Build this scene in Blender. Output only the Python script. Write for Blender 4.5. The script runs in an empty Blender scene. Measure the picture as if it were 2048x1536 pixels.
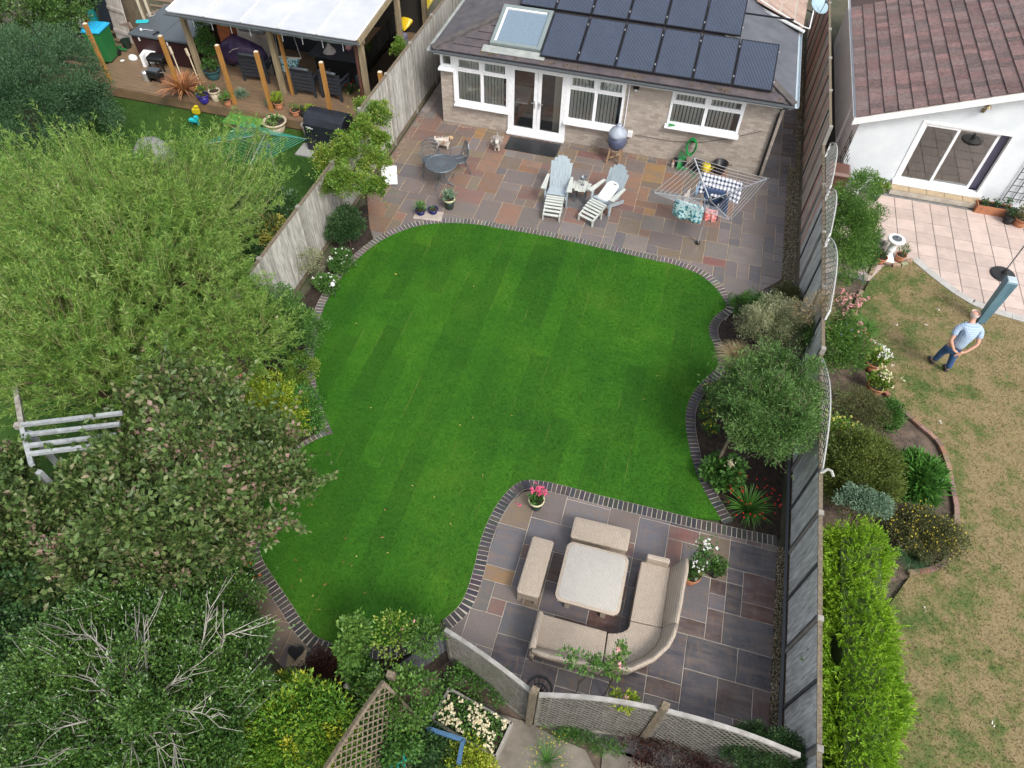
import bpy, math, random
import numpy as np
from mathutils import Vector, Matrix
R_ = math.radians
sc = bpy.context.scene
COL = sc.collection
# ---------------------------------------------------------------- camera, sky, sun, exposure
CAM_H = 12.0
F_PX = 1412.0
CR = np.array([[0.96334886, 0.22060172, -0.15262324],
               [0.26762669, -0.75156596, 0.60292998],
               [0.01830096, -0.62167796, -0.78305912]])
cam_d = bpy.data.cameras.new('camera'); cam = bpy.data.objects.new('camera', cam_d); COL.objects.link(cam)
cam_d.sensor_width = 36.0; cam_d.lens = 36.0 * F_PX / 2048.0; cam_d.clip_start = 0.1; cam_d.clip_end = 500
_r, _u, _b = CR @ np.array([1., 0, 0]), CR @ np.array([0, -1., 0]), CR @ np.array([0, 0, -1.])
cam.matrix_world = Matrix(((_r[0], _u[0], _b[0], 0), (_r[1], _u[1], _b[1], 0), (_r[2], _u[2], _b[2], CAM_H), (0, 0, 0, 1)))
sc.camera = cam
world = bpy.data.worlds.new("World"); sc.world = world; world.use_nodes = True
wn = world.node_tree; wn.nodes.clear()
wo = wn.nodes.new('ShaderNodeOutputWorld'); wb = wn.nodes.new('ShaderNodeBackground')
sky = wn.nodes.new('ShaderNodeTexSky'); sky.sky_type = 'NISHITA'; sky.sun_disc = False
SUN_EL, SUN_AZ = 50, 132     # azimuth clockwise from +Y
sky.sun_elevation = R_(SUN_EL); sky.sun_rotation = R_(SUN_AZ); sky.air_density = 1.3; sky.dust_density = 4
hs = wn.nodes.new('ShaderNodeHueSaturation'); hs.inputs['Saturation'].default_value = 0.38
wn.links.new(sky.outputs[0], hs.inputs['Color']); wn.links.new(hs.outputs[0], wb.inputs[0]); wb.inputs[1].default_value = 0.15
wn.links.new(wb.outputs[0], wo.inputs[0])
sl = bpy.data.lights.new('sun', 'SUN'); sl.energy = 1.45; sl.angle = R_(14); sl.color = (1.0, .96, .9)
so = bpy.data.objects.new('sun', sl); COL.objects.link(so)
_sd = Vector((math.sin(R_(SUN_AZ)) * math.cos(R_(SUN_EL)), math.cos(R_(SUN_AZ)) * math.cos(R_(SUN_EL)), math.sin(R_(SUN_EL))))
so.rotation_euler = _sd.to_track_quat('Z', 'Y').to_euler()
sc.view_settings.view_transform = 'Standard'; sc.view_settings.look = 'None'
sc.view_settings.exposure = 0.68; sc.view_settings.gamma = 1.0; sc.view_settings.use_curve_mapping = False
sc.render.engine = 'CYCLES'
sc.cycles.max_bounces = 6; sc.cycles.diffuse_bounces = 3; sc.cycles.transparent_max_bounces = 8
random.seed(7); RNG = np.random.default_rng(7)

# ---------------------------------------------------------------- survey helpers: photo point -> place on a known plane
def ray(px, py): return CR @ np.array([px - 1024., py - 768., F_PX])
def G(px, py, z=0.):
    r = ray(px, py); t = (z - CAM_H) / r[2]; return Vector((r[0] * t, r[1] * t, z))
def W(px, py, y):
    r = ray(px, py); t = y / r[1]; return Vector((r[0] * t, y, CAM_H + r[2] * t))
def SX(px, py, x):
    r = ray(px, py); t = x / r[0]; return Vector((x, r[1] * t, CAM_H + r[2] * t))
def GP(pts, z=0.): return [G(x, y, z) for x, y in pts]

# ---------------------------------------------------------------- materials
def _nt(name):
    m = bpy.data.materials.new(name); m.use_nodes = True
    nt = m.node_tree; nt.nodes.clear(); return m, nt
def _out(nt, sh):
    o = nt.nodes.new('ShaderNodeOutputMaterial'); nt.links.new(sh, o.inputs[0]); return o
def N(nt, t, **k):
    n = nt.nodes.new(t)
    for a, b in k.items(): setattr(n, a, b)
    return n
def noise(nt, scale, detail=4, rough=.6, vec=None, stretch=None):
    n = N(nt, 'ShaderNodeTexNoise'); n.inputs['Scale'].default_value = scale; n.inputs['Detail'].default_value = detail
    n.inputs['Roughness'].default_value = rough
    if vec is not None:
        if stretch:
            mp = N(nt, 'ShaderNodeMapping'); mp.inputs['Scale'].default_value = stretch
            nt.links.new(vec, mp.inputs[0]); vec = mp.outputs[0]
        nt.links.new(vec, n.inputs['Vector'])
    return n.outputs['Fac']
def ramp(nt, fac, stops):
    r = N(nt, 'ShaderNodeValToRGB'); el = r.color_ramp.elements
    while len(el) > 1: el.remove(el[-1])
    el[0].position = stops[0][0]; el[0].color = (*stops[0][1], 1)
    for p, c in stops[1:]:
        e = el.new(p); e.color = (*c, 1)
    nt.links.new(fac, r.inputs[0]); return r.outputs[0]
def mixc(nt, fac, a, b, mode='MIX'):
    m = N(nt, 'ShaderNodeMix', data_type='RGBA', blend_type=mode)
    for s, v in ((0, fac), (6, a), (7, b)):
        if isinstance(v, (int, float)): m.inputs[s].default_value = v
        elif isinstance(v, tuple): m.inputs[s].default_value = (*v, 1)
        else: nt.links.new(v, m.inputs[s])
    return m.outputs[2]
def math_(nt, op, a, b=None, c=None):
    m = N(nt, 'ShaderNodeMath', operation=op)
    for i, v in enumerate((a, b, c)):
        if v is None: continue
        if isinstance(v, (int, float)): m.inputs[i].default_value = v
        else: nt.links.new(v, m.inputs[i])
    return m.outputs[0]
def mr(nt, v, a, b, c, d):
    m = N(nt, 'ShaderNodeMapRange'); nt.links.new(v, m.inputs[0])
    for i, x in enumerate((a, b, c, d)): m.inputs[i + 1].default_value = x
    return m.outputs[0]
def pos(nt): return N(nt, 'ShaderNodeNewGeometry').outputs['Position']
def objc(nt): return N(nt, 'ShaderNodeTexCoord').outputs['Object']
def bsdf(nt, col, rough=.7, metal=0., bump=None, bstr=.3, bdist=.01, spec=.5, trans=0., alpha=1.):
    p = N(nt, 'ShaderNodeBsdfPrincipled')
    if isinstance(col, tuple): p.inputs['Base Color'].default_value = (*col, 1)
    else: nt.links.new(col, p.inputs['Base Color'])
    if isinstance(rough, (int, float)): p.inputs['Roughness'].default_value = rough
    else: nt.links.new(rough, p.inputs['Roughness'])
    p.inputs['Metallic'].default_value = metal; p.inputs['Specular IOR Level'].default_value = spec
    p.inputs['Transmission Weight'].default_value = trans; p.inputs['Alpha'].default_value = alpha
    if bump is not None:
        b = N(nt, 'ShaderNodeBump'); b.inputs['Strength'].default_value = bstr; b.inputs['Distance'].default_value = bdist
        nt.links.new(bump, b.inputs['Height']); nt.links.new(b.outputs[0], p.inputs['Normal'])
    return p.outputs[0]
def mat(name, c1, c2=None, scale=6., rough=.6, metal=0., bump=.2, bscale=None, stretch=None, lo=.35, hi=.65, spec=.5, world_=False, objcol=False, detail=5):
    m, nt = _nt(name)
    v = pos(nt) if world_ else objc(nt)
    n = noise(nt, scale, detail, .6, v, stretch)
    c2 = c2 or tuple(x * .78 for x in c1)
    col = ramp(nt, n, [(lo, c1), (hi, c2)])
    if objcol:
        oi = N(nt, 'ShaderNodeObjectInfo'); col = mixc(nt, 1.0, col, oi.outputs['Color'], 'MULTIPLY')
    bn = noise(nt, bscale or scale * 8, 3, .6, v, stretch)
    _out(nt, bsdf(nt, col, rough, metal, bn, bump, .01, spec)); return m
def leafmat(name, stops, rough=.45, trans=.25, patch=None, spec=.35):
    """leaf colour varies leaf by leaf and in drifts through the crown"""
    m, nt = _nt(name)
    g = N(nt, 'ShaderNodeNewGeometry')
    n = noise(nt, 1.3, 3, .6, g.outputs['Position'])
    f = math_(nt, 'ADD', math_(nt, 'MULTIPLY', g.outputs['Random Per Island'], .62), math_(nt, 'MULTIPLY', mr(nt, n, .3, .7, 0, 1), .38))
    col = ramp(nt, f, stops)
    if patch:
        n2 = noise(nt, patch[1], 2, .5, g.outputs['Position'])
        col = mixc(nt, mr(nt, n2, patch[2], patch[3], 0, 1), col, patch[0])
    p = bsdf(nt, col, rough, spec=spec)
    t = N(nt, 'ShaderNodeBsdfTranslucent'); nt.links.new(col, t.inputs[0])
    mx = N(nt, 'ShaderNodeMixShader'); mx.inputs[0].default_value = trans
    nt.links.new(p, mx.inputs[1]); nt.links.new(t.outputs[0], mx.inputs[2]); _out(nt, mx.outputs[0]); return m
def grassmat(name, base, dark, warm, strips=True, patchy=False):
    m, nt = _nt(name); P = pos(nt)
    sx = N(nt, 'ShaderNodeSeparateXYZ'); nt.links.new(P, sx.inputs[0])
    big = noise(nt, .55, 4, .6, P); fine = noise(nt, 14, 3, .7, P); vf = noise(nt, 90, 2, .7, P, (1, .35, 1))
    if patchy:
        mid = noise(nt, 2.0, 6, .68, P)
        f = math_(nt, 'ADD', math_(nt, 'MULTIPLY', mid, .75), math_(nt, 'MULTIPLY', fine, .25))
        gx = mr(nt, sx.outputs[0], 4.6, 10., -.07, .10)
        f = math_(nt, 'ADD', f, gx)
        col = ramp(nt, f, [(.38, dark), (.46, base), (.54, warm), (.72, tuple(x * 1.15 for x in warm))])
    else:
        col = ramp(nt, math_(nt, 'ADD', math_(nt, 'MULTIPLY', big, .6), math_(nt, 'MULTIPLY', fine, .4)), [(.36, dark), (.52, base), (.66, warm)])
    if strips:
        su = math_(nt, 'DIVIDE', sx.outputs[0], .43)
        sid = math_(nt, 'FLOOR', su)
        wn_ = N(nt, 'ShaderNodeTexWhiteNoise', noise_dimensions='2D')
        cv = N(nt, 'ShaderNodeCombineXYZ'); nt.links.new(sid, cv.inputs[0])
        rl = math_(nt, 'FLOOR', math_(nt, 'ADD', math_(nt, 'DIVIDE', sx.outputs[1], 2.1), math_(nt, 'MULTIPLY', sid, .37)))
        nt.links.new(rl, cv.inputs[1]); nt.links.new(cv.outputs[0], wn_.inputs['Vector'])
        col = mixc(nt, mr(nt, wn_.outputs['Value'], 0, 1, 0, .5), col, tuple(x * .62 for x in dark))
        fr = math_(nt, 'FRACT', math_(nt, 'ADD', su, math_(nt, 'MULTIPLY', noise(nt, 6, 2, .5, P), .03)))
        seam = math_(nt, 'LESS_THAN', fr, .045)
        br = mr(nt, noise(nt, 1.0, 3, .6, P), .52, .66, 0, .5)
        col = mixc(nt, math_(nt, 'MULTIPLY', seam, br), col, (.17, .2, .045))
    col = mixc(nt, mr(nt, vf, .3, .7, 0, .3 if patchy else .5), col, tuple(x * .45 for x in dark))
    _out(nt, bsdf(nt, col, .75, bump=vf, bstr=.5, bdist=.02, spec=.2)); return m
def stonemat():
    """riven sandstone: the slab's own colour is the object colour; wet-looking drifts change gloss"""
    m, nt = _nt('sandstone'); P = pos(nt)
    oi = N(nt, 'ShaderNodeObjectInfo')
    off = N(nt, 'ShaderNodeVectorMath', operation='ADD'); nt.links.new(P, off.inputs[0])
    rv = N(nt, 'ShaderNodeCombineXYZ'); nt.links.new(math_(nt, 'MULTIPLY', oi.outputs['Random'], 40), rv.inputs[0]); nt.links.new(rv.outputs[0], off.inputs[1])
    V = off.outputs[0]
    a = noise(nt, 2.2, 5, .6, V, (1, 1.9, 1)); b = noise(nt, 26, 5, .7, V); c = noise(nt, 5, 4, .55, V, (3.0, .7, 1))
    col = oi.outputs['Color']
    col = mixc(nt, mr(nt, a, .36, .66, 0, .62), col, (.15, .13, .135))
    d = noise(nt, 3.2, 6, .65, V, (.5, 3.2, 1)); col = mixc(nt, mr(nt, d, .48, .62, 0, .4), col, (.21, .15, .12))
    col = mixc(nt, mr(nt, c, .52, .74, 0, .38), col, (.25, .145, .075))
    col = mixc(nt, mr(nt, b, .3, .75, 0, .32), col, (.04, .035, .035))
    wet = noise(nt, .7, 3, .55, P)
    rg = math_(nt, 'ADD', mr(nt, wet, .42, .6, .22, .6), math_(nt, 'MULTIPLY', b, .12))
    _out(nt, bsdf(nt, col, rg, bump=b, bstr=.3, bdist=.006, spec=.5)); return m
def brickmat(name, base, dark, pale, sc_=1.0):
    m, nt = _nt(name); v = objc(nt)
    sep = N(nt, 'ShaderNodeSeparateXYZ'); nt.links.new(v, sep.inputs[0])
    cb = N(nt, 'ShaderNodeCombineXYZ')
    nt.links.new(math_(nt, 'ADD', sep.outputs[0], sep.outputs[1]), cb.inputs[0]); nt.links.new(sep.outputs[2], cb.inputs[1])
    bt = N(nt, 'ShaderNodeTexBrick'); nt.links.new(cb.outputs[0], bt.inputs['Vector'])
    bt.inputs['Scale'].default_value = 1.0; bt.inputs['Brick Width'].default_value = .225; bt.inputs['Row Height'].default_value = .075
    bt.inputs['Mortar Size'].default_value = .006; bt.inputs['Color1'].default_value = (0, 0, 0, 1); bt.inputs['Color2'].default_value = (1, 1, 1, 1)
    bt.inputs['Mortar'].default_value = (.5, .5, .5, 1); bt.inputs['Mortar Smooth'].default_value = .3
    col = ramp(nt, bt.outputs['Color'], [(.0, dark), (.3, base), (.62, tuple(x * 1.15 for x in base)), (1, pale)])
    n = noise(nt, 9, 5, .7, v); col = mixc(nt, mr(nt, n, .35, .7, 0, .5), col, tuple(x * .6 for x in base))
    n2 = noise(nt, 1.2, 3, .6, v); col = mixc(nt, mr(nt, n2, .5, .75, 0, .35), col, (.33, .27, .22))
    col = mixc(nt, bt.outputs['Fac'], col, (.36, .31, .26))
    h = math_(nt, 'SUBTRACT', math_(nt, 'MULTIPLY', n, .4), bt.outputs['Fac'])
    _out(nt, bsdf(nt, col, .85, bump=h, bstr=.6, bdist=.01)); return m
def plain(name, c, rough=.5, metal=0., spec=.5):
    m, nt = _nt(name); v = objc(nt); n = noise(nt, 12, 4, .6, v)
    col = ramp(nt, n, [(.3, tuple(x * .86 for x in c)), (.7, c)])
    _out(nt, bsdf(nt, col, rough, metal, n, .08, .004, spec)); return m
def glassmat(name, tint=(.75, .8, .82), rough=.02):
    m, nt = _nt(name)
    g = N(nt, 'ShaderNodeBsdfGlossy'); g.inputs['Roughness'].default_value = rough; g.inputs['Color'].default_value = (1, 1, 1, 1)
    t = N(nt, 'ShaderNodeBsdfTransparent'); t.inputs['Color'].default_value = (*tint, 1)
    fr = N(nt, 'ShaderNodeFresnel'); fr.inputs['IOR'].default_value = 1.6
    mx = N(nt, 'ShaderNodeMixShader'); nt.links.new(math_(nt, 'ADD', fr.outputs[0], .03), mx.inputs[0])
    nt.links.new(t.outputs[0], mx.inputs[1]); nt.links.new(g.outputs[0], mx.inputs[2]); _out(nt, mx.outputs[0]); return m

M = {}
M['stone'] = stonemat()
M['mortar'] = mat('mortar', (.5, .39, .24), (.36, .29, .19), 5, .9, world_=True)
M['mortar_pale'] = mat('mortar_pale', (.5, .45, .38), (.36, .32, .27), 5, .9, world_=True)
M['brick_obj'] = mat('paver_brick', (.95, .95, .95), (.62, .6, .6), 30, .8, objcol=True, world_=True, bump=.4)
M['soil'] = mat('soil', (.04, .026, .017), (.014, .010, .008), 9, .95, world_=True, bump=1., bscale=40)
M['soil_dry'] = mat('soil_dry', (.14, .10, .075), (.06, .045, .035), 5, .95, world_=True, bump=1., bscale=45)
M['ground'] = mat('ground_earth', (.10, .085, .06), (.05, .06, .03), 1.5, .95, world_=True, bump=.6)
M['lawn'] = grassmat('lawn_grass', (.042, .158, .007), (.022, .104, .006), (.078, .19, .012))
M['lawn_dry'] = grassmat('dry_lawn_grass', (.15, .15, .055), (.08, .12, .032), (.25, .19, .10), strips=False, patchy=True)
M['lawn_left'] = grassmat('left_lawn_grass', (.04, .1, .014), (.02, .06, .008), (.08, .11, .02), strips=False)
M['gravel'] = leafmat('gravel_stone', [(0, (.14, .10, .06)), (.4, (.3, .23, .14)), (.7, (.42, .36, .27)), (1, (.6, .55, .45))], .7, 0.0)
M['wood_grey'] = mat('weathered_wood', (.48, .47, .445), (.23, .225, .215), 4, .85, stretch=(6, 6, .7), world_=True, bump=.5, bscale=12, objcol=True)
M['wood_mid'] = mat('post_wood', (.2, .16, .11), (.1, .08, .055), 5, .85, stretch=(5, 5, .8), world_=True, bump=.4)
M['timber'] = mat('new_timber', (.42, .21, .055), (.30, .14, .035), 4, .6, stretch=(6, 6, .7), world_=True, bump=.2)
M['timber_cut'] = plain('cut_end', (.65, .58, .45), .7)
M['pergola_wood'] = mat('pergola_wood', (.32, .25, .15), (.2, .16, .1), 3, .75, stretch=(4, 4, .5), world_=True, bump=.3)
M['deck'] = mat('deck_wood', (.23, .145, .08), (.13, .095, .065), 3, .5, stretch=(.6, 8, 1), world_=True, bump=.35)
M['upvc'] = plain('white_upvc', (.85, .86, .88), .35)
M['white'] = plain('white_paint', (.85, .86, .86), .5)
M['render'] = mat('white_render', (.70, .74, .77), (.62, .66, .70), 2, .9, world_=True, bump=.25, bscale=60)
M['housebrick'] = brickmat('buff_brick', (.38, .325, .285), (.32, .27, .225), (.47, .42, .36))
M['pinkbrick'] = brickmat('pink_brick', (.36, .25, .2), (.25, .17, .14), (.45, .34, .28))
M['slate'] = mat('roof_slate', (.10, .088, .092), (.055, .052, .06), 3, .6, world_=True, bump=.4, bscale=30)
M['slate_side'] = mat('roof_slate_side', (.115, .12, .14), (.075, .08, .095), 2, .55, world_=True, bump=.3)
M['black'] = plain('black_plastic', (.012, .013, .015), .4)
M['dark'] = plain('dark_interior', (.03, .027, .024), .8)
M['interior_floor'] = plain('interior_floor', (.07, .06, .055), .6)
M['interior_wall'] = plain('interior_wall', (.16, .15, .14), .9)
M['cream'] = plain('cream_curtain', (.5, .46, .36), .9)
M['blind'] = plain('blind_fabric', (.8, .79, .72), .8)
M['gutter'] = plain('grey_gutter', (.09, .10, .11), .4)
M['lead'] = mat('lead_flashing', (.34, .36, .34), (.24, .26, .25), 4, .5, world_=True)
M['glass'] = glassmat('window_glass', (.93, .95, .95))
M['metal_grey'] = plain('grey_metal', (.16, .18, .2), .4, .6)
M['alu'] = plain('aluminium', (.7, .72, .74), .3, .8)
M['terracotta'] = mat('terracotta', (.42, .17, .08), (.32, .13, .07), 6, .8)
M['soilpot'] = M['soil']

M['plinth'] = mat('plinth', (.2, .155, .11), (.12, .10, .06), 5, .9, world_=True, bump=.4)
M['lightgutter'] = plain('pale_gutter', (.42, .5, .55), .4)
M['skyframe'] = plain('grey_skylight_frame', (.2, .24, .24), .4)
M['skyglass'] = plain('blue_grey_glass', (.17, .23, .29), .12, spec=.8)
M['slate_obj'] = mat('slate_tile', (.105, .085, .088), (.06, .052, .058), 3, .6, world_=True, bump=.4, bscale=30, objcol=True)
M['hip'] = mat('hip_tile', (.10, .088, .08), (.06, .055, .055), 5, .75, world_=True, bump=.4)
M['dishblue'] = plain('dish_blue', (.3, .42, .48), .5)
M['purple'] = plain('purple_curtain', (.16, .15, .22), .9)
M['tan_tile'] = mat('tan_tile', (.42, .32, .2), (.33, .26, .17), 5, .6, world_=True)
M['rooftile'] = mat('brown_roof_tile', (.215, .135, .125), (.10, .075, .075), 14, .85, world_=True, bump=.8, bscale=45, objcol=True, lo=.35, hi=.7)
M['roofbed'] = plain('roof_felt', (.075, .05, .047), .9)
M['brass'] = plain('aged_brass', (.25, .2, .12), .5, .5)
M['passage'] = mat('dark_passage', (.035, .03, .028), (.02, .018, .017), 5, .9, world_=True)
M['tilecream'] = M['tan_tile']
M['concrete'] = mat('post_concrete', (.3, .28, .25), (.2, .19, .17), 5, .9, world_=True)
# ---------------------------------------------------------------- mesh building
class MB:
    def __init__(s): s.v = []; s.f = []
    def add(s, v, f):
        o = len(s.v); s.v += [tuple(x) for x in v]; s.f += [tuple(i + o for i in q) for q in f]; return s
    def box(s, c, d, rz=0., rx=0., ry=0., taper=1.0, b=0.):
        x, y, z = d[0] / 2, d[1] / 2, d[2] / 2
        if b > 0:
            V = []
            for (zz, k) in ((-z, b), (-z + b, 0), (z - b, 0), (z, b)):
                for (sx_, sy_) in ((-1, -1), (1, -1), (1, 1), (-1, 1)): V.append((sx_ * (x - k), sy_ * (y - k), zz))
            Fc = [(3, 2, 1, 0), (12, 13, 14, 15)] + [(4 * l + i, 4 * l + (i + 1) % 4, 4 * l + 4 + (i + 1) % 4, 4 * l + 4 + i) for l in range(3) for i in range(4)]
        else:
            V = [(-x, -y, -z), (x, -y, -z), (x, y, -z), (-x, y, -z), (-x * taper, -y * taper, z), (x * taper, -y * taper, z), (x * taper, y * taper, z), (-x * taper, y * taper, z)]
            Fc = [(3, 2, 1, 0), (4, 5, 6, 7), (0, 1, 5, 4), (1, 2, 6, 5), (2, 3, 7, 6), (3, 0, 4, 7)]
        m = Matrix.Rotation(rz, 3, 'Z') @ Matrix.Rotation(ry, 3, 'Y') @ Matrix.Rotation(rx, 3, 'X')
        return s.add([(m @ Vector(p)) + Vector(c) for p in V], Fc)
    def bar(s, a, b, w, h=None, up=(0, 0, 1)):
        a, b = Vector(a), Vector(b); h = h or w; d = (b - a).normalized(); u = Vector(up)
        if abs(d.dot(u)) > .98: u = Vector((0, 1, 0))
        sd = d.cross(u).normalized(); u = sd.cross(d)
        V = [p + sd * (i * w / 2) + u * (j * h / 2) for p in (a, b) for (i, j) in ((-1, -1), (1, -1), (1, 1), (-1, 1))]
        return s.add(V, [(3, 2, 1, 0), (4, 5, 6, 7), (0, 1, 5, 4), (1, 2, 6, 5), (2, 3, 7, 6), (3, 0, 4, 7)])
    def tube(s, pts, r, n=6, cap=True):
        pts = [Vector(p) for p in pts]; rr = r if isinstance(r, (list, tuple)) else [r] * len(pts)
        V = []
        for i, p in enumerate(pts):
            d = (pts[min(i + 1, len(pts) - 1)] - pts[max(i - 1, 0)]).normalized()
            u = Vector((0, 0, 1)) if abs(d.z) < .9 else Vector((1, 0, 0))
            a = d.cross(u).normalized(); b = a.cross(d)
            for k in range(n):
                t = 2 * math.pi * k / n; V.append(p + (a * math.cos(t) + b * math.sin(t)) * rr[i])
        Fc = [(i * n + k, i * n + (k + 1) % n, (i + 1) * n + (k + 1) % n, (i + 1) * n + k) for i in range(len(pts) - 1) for k in range(n)]
        if cap: Fc += [tuple(range(n))[::-1], tuple((len(pts) - 1) * n + k for k in range(n))]
        return s.add(V, Fc)
    def lathe(s, prof, c=(0, 0, 0), n=20, sx=1., sy=1.):
        V = [(c[0] + r * math.cos(2 * math.pi * k / n) * sx, c[1] + r * math.sin(2 * math.pi * k / n) * sy, c[2] + z) for r, z in prof for k in range(n)]
        Fc = [(i * n + k, i * n + (k + 1) % n, (i + 1) * n + (k + 1) % n, (i + 1) * n + k) for i in range(len(prof) - 1) for k in range(n)]
        Fc.append(tuple((len(prof) - 1) * n + k for k in range(n)))
        return s.add(V, Fc)
    def poly(s, pts, z0, z1):
        """extruded outline (walls + triangulated caps by ngon)"""
        n = len(pts); V = [(p[0], p[1], z0) for p in pts] + [(p[0], p[1], z1) for p in pts]
        return s.add(V, [tuple(range(n))[::-1], tuple(range(n, 2 * n))] + [(i, (i + 1) % n, n + (i + 1) % n, n + i) for i in range(n)])
    def loft(s, rings, close=True, cap=True):
        n = len(rings[0]); V = [p for r in rings for p in r]
        Fc = [(i * n + k, i * n + (k + 1) % n, (i + 1) * n + (k + 1) % n, (i + 1) * n + k) for i in range(len(rings) - 1) for k in range(n if close else n - 1)]
        if cap: Fc += [tuple(range(n))[::-1], tuple((len(rings) - 1) * n + k for k in range(n))]
        return s.add(V, Fc)
    def mesh(s, name, m, smooth=False):
        me = bpy.data.meshes.new(name); me.from_pydata(s.v, [], s.f); me.update()
        if m: me.materials.append(m if not isinstance(m, str) else M[m])
        if smooth: me.polygons.foreach_set('use_smooth', [True] * len(me.polygons))
        return me
    def build(s, name, m, parent=None, smooth=False, loc=None, rz=0., bevel=0.):
        o = bpy.data.objects.new(name, s.mesh(name, m, smooth)); COL.objects.link(o)
        if parent: o.parent = parent
        if loc is not None: o.location = loc
        if rz: o.rotation_euler.z = rz
        if bevel:
            bv = o.modifiers.new('edge', 'BEVEL'); bv.width = bevel; bv.segments = 2; bv.limit_method = 'ANGLE'
        return o
def tag(o, label=None, cat=None, group=None, kind=None):
    if label: o['label'] = label
    if cat: o['category'] = cat
    if group: o['group'] = group
    if kind: o['kind'] = kind
    return o
def thing(name, label, cat, loc=(0, 0, 0), rz=0., group=None):
    o = bpy.data.objects.new(name, None); o.empty_display_size = .1; COL.objects.link(o); o.location = loc; o.rotation_euler = (0, 0, rz)
    return tag(o, label, cat, group)
def inst(name, me, parent, loc, rz=0., color=None, scale=None, rot=None):
    o = bpy.data.objects.new(name, me); COL.objects.link(o); o.parent = parent; o.location = loc
    o.rotation_euler = rot if rot else (0, 0, rz)
    if color: o.color = (*color, 1)
    if scale: o.scale = scale
    return o
def copy_tree(o, parent=None):
    c = o.copy(); COL.objects.link(c); c.parent = parent
    for ch in o.children: copy_tree(ch, c)
    return c
def inside(P, poly):
    x, y = P[:, 0], P[:, 1]; r = np.zeros(len(P), bool); n = len(poly)
    for i in range(n):
        x1, y1 = poly[i][0], poly[i][1]; x2, y2 = poly[(i + 1) % n][0], poly[(i + 1) % n][1]
        c = ((y1 > y) != (y2 > y)) & (x < (x2 - x1) * (y - y1) / ((y2 - y1) + 1e-12) + x1); r ^= c
    return r
def sheet(name, pts, z, m, thick=.05, kind='structure', label=None):
    o = MB().poly(pts, z - thick, z).build(name, m); tag(o, label, kind=kind)
    bm_ = None
    return o
def smooth_path(pts, step=.05):
    """Catmull-Rom through ground points, resampled evenly"""
    P = [Vector((p[0], p[1])) for p in pts]; out = []
    for i in range(len(P) - 1):
        p0, p1, p2, p3 = P[max(i - 1, 0)], P[i], P[i + 1], P[min(i + 2, len(P) - 1)]
        for k in range(12):
            t = k / 12; out.append(.5 * ((2 * p1) + (p2 - p0) * t + (2 * p0 - 5 * p1 + 4 * p2 - p3) * t * t + (3 * p1 - p0 - 3 * p2 + p3) * t ** 3))
    out.append(P[-1]); res = [out[0]]; acc = 0.
    for a, b in zip(out, out[1:]):
        d = (b - a).length
        while acc + d >= step and d > 1e-9:
            t = (step - acc) / d; a = a.lerp(b, t); res.append(a.copy()); d = (b - a).length; acc = 0.
        acc += d
    return res
M['pale_slab'] = mat('pale_stone', (.42, .36, .32), (.33, .28, .25), 6, .85, world_=True)
# ================================================================ GROUND
g0 = MB().box((0, 15, -.56), (240, 240, 1.0)).build('ground', 'ground'); tag(g0, 'bare earth between the gardens', kind='structure')
lawn_px = [(905, 447), (955, 450), (1000, 458), (1100, 475), (1200, 497), (1300, 520), (1350, 531), (1400, 551), (1432, 578), (1450, 605), (1452, 616),
           (1436, 627), (1421, 645), (1418, 667), (1428, 692), (1436, 714), (1433, 736), (1412, 757), (1390, 780), (1374, 812), (1371, 850), (1377, 890),
           (1387, 930), (1402, 970), (1424, 1010), (1446, 1046)]
lawn_px2 = [(1380, 1035), (1300, 1015), (1200, 991), (1130, 972), (1075, 961), (1038, 964), (1003, 996), (977, 1040), (960, 1085), (948, 1135), (932, 1185), (915, 1215), (886, 1240)]
lawn_px3 = [(850, 1266), (800, 1288), (740, 1293), (690, 1290), (640, 1277), (608, 1246), (580, 1203), (547, 1155), (524, 1115), (520, 1080), (523, 1035), (533, 990), (560, 940), (600, 900), (640, 877), (667, 868)]
lawn_px4 = [(667, 868), (652, 836), (638, 795), (630, 750), (629, 705), (635, 660), (651, 610), (680, 560), (717, 518), (762, 483), (812, 460), (860, 449), (905, 447)]
L1, L2, L3, L4 = GP(lawn_px), GP(lawn_px2), GP(lawn_px3), GP(lawn_px4)
lawn_poly = [tuple(p) for seg in (smooth_path(L1, .12), smooth_path(L2, .12), smooth_path(L3, .12), smooth_path(L4, .12)) for p in seg]
def grid_sheet(name, poly, z, m, label, step=.25):
    import bmesh
    from mathutils.geometry import tessellate_polygon
    pts = [Vector((p[0], p[1], z)) for p in poly]
    # drop points that nearly coincide
    q = [pts[0]]
    for p in pts[1:]:
        if (p - q[-1]).length > .01: q.append(p)
    if (q[0] - q[-1]).length < .01: q.pop()
    tri = tessellate_polygon([q])
    n = len(q)
    V = [tuple(p) for p in q] + [(p.x, p.y, z - .05) for p in q]
    F = [t if (q[t[1]] - q[t[0]]).cross(q[t[2]] - q[t[0]]).z > 0 else t[::-1] for t in tri] + [(i, (i + 1) % n, n + (i + 1) % n, n + i) for i in range(n)]
    o = MB().add(V, F).build(name, m); return tag(o, label, kind='structure')
lawn = grid_sheet('lawn', lawn_poly, .018, 'lawn', 'freshly laid bright green lawn with curved edges')
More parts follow.
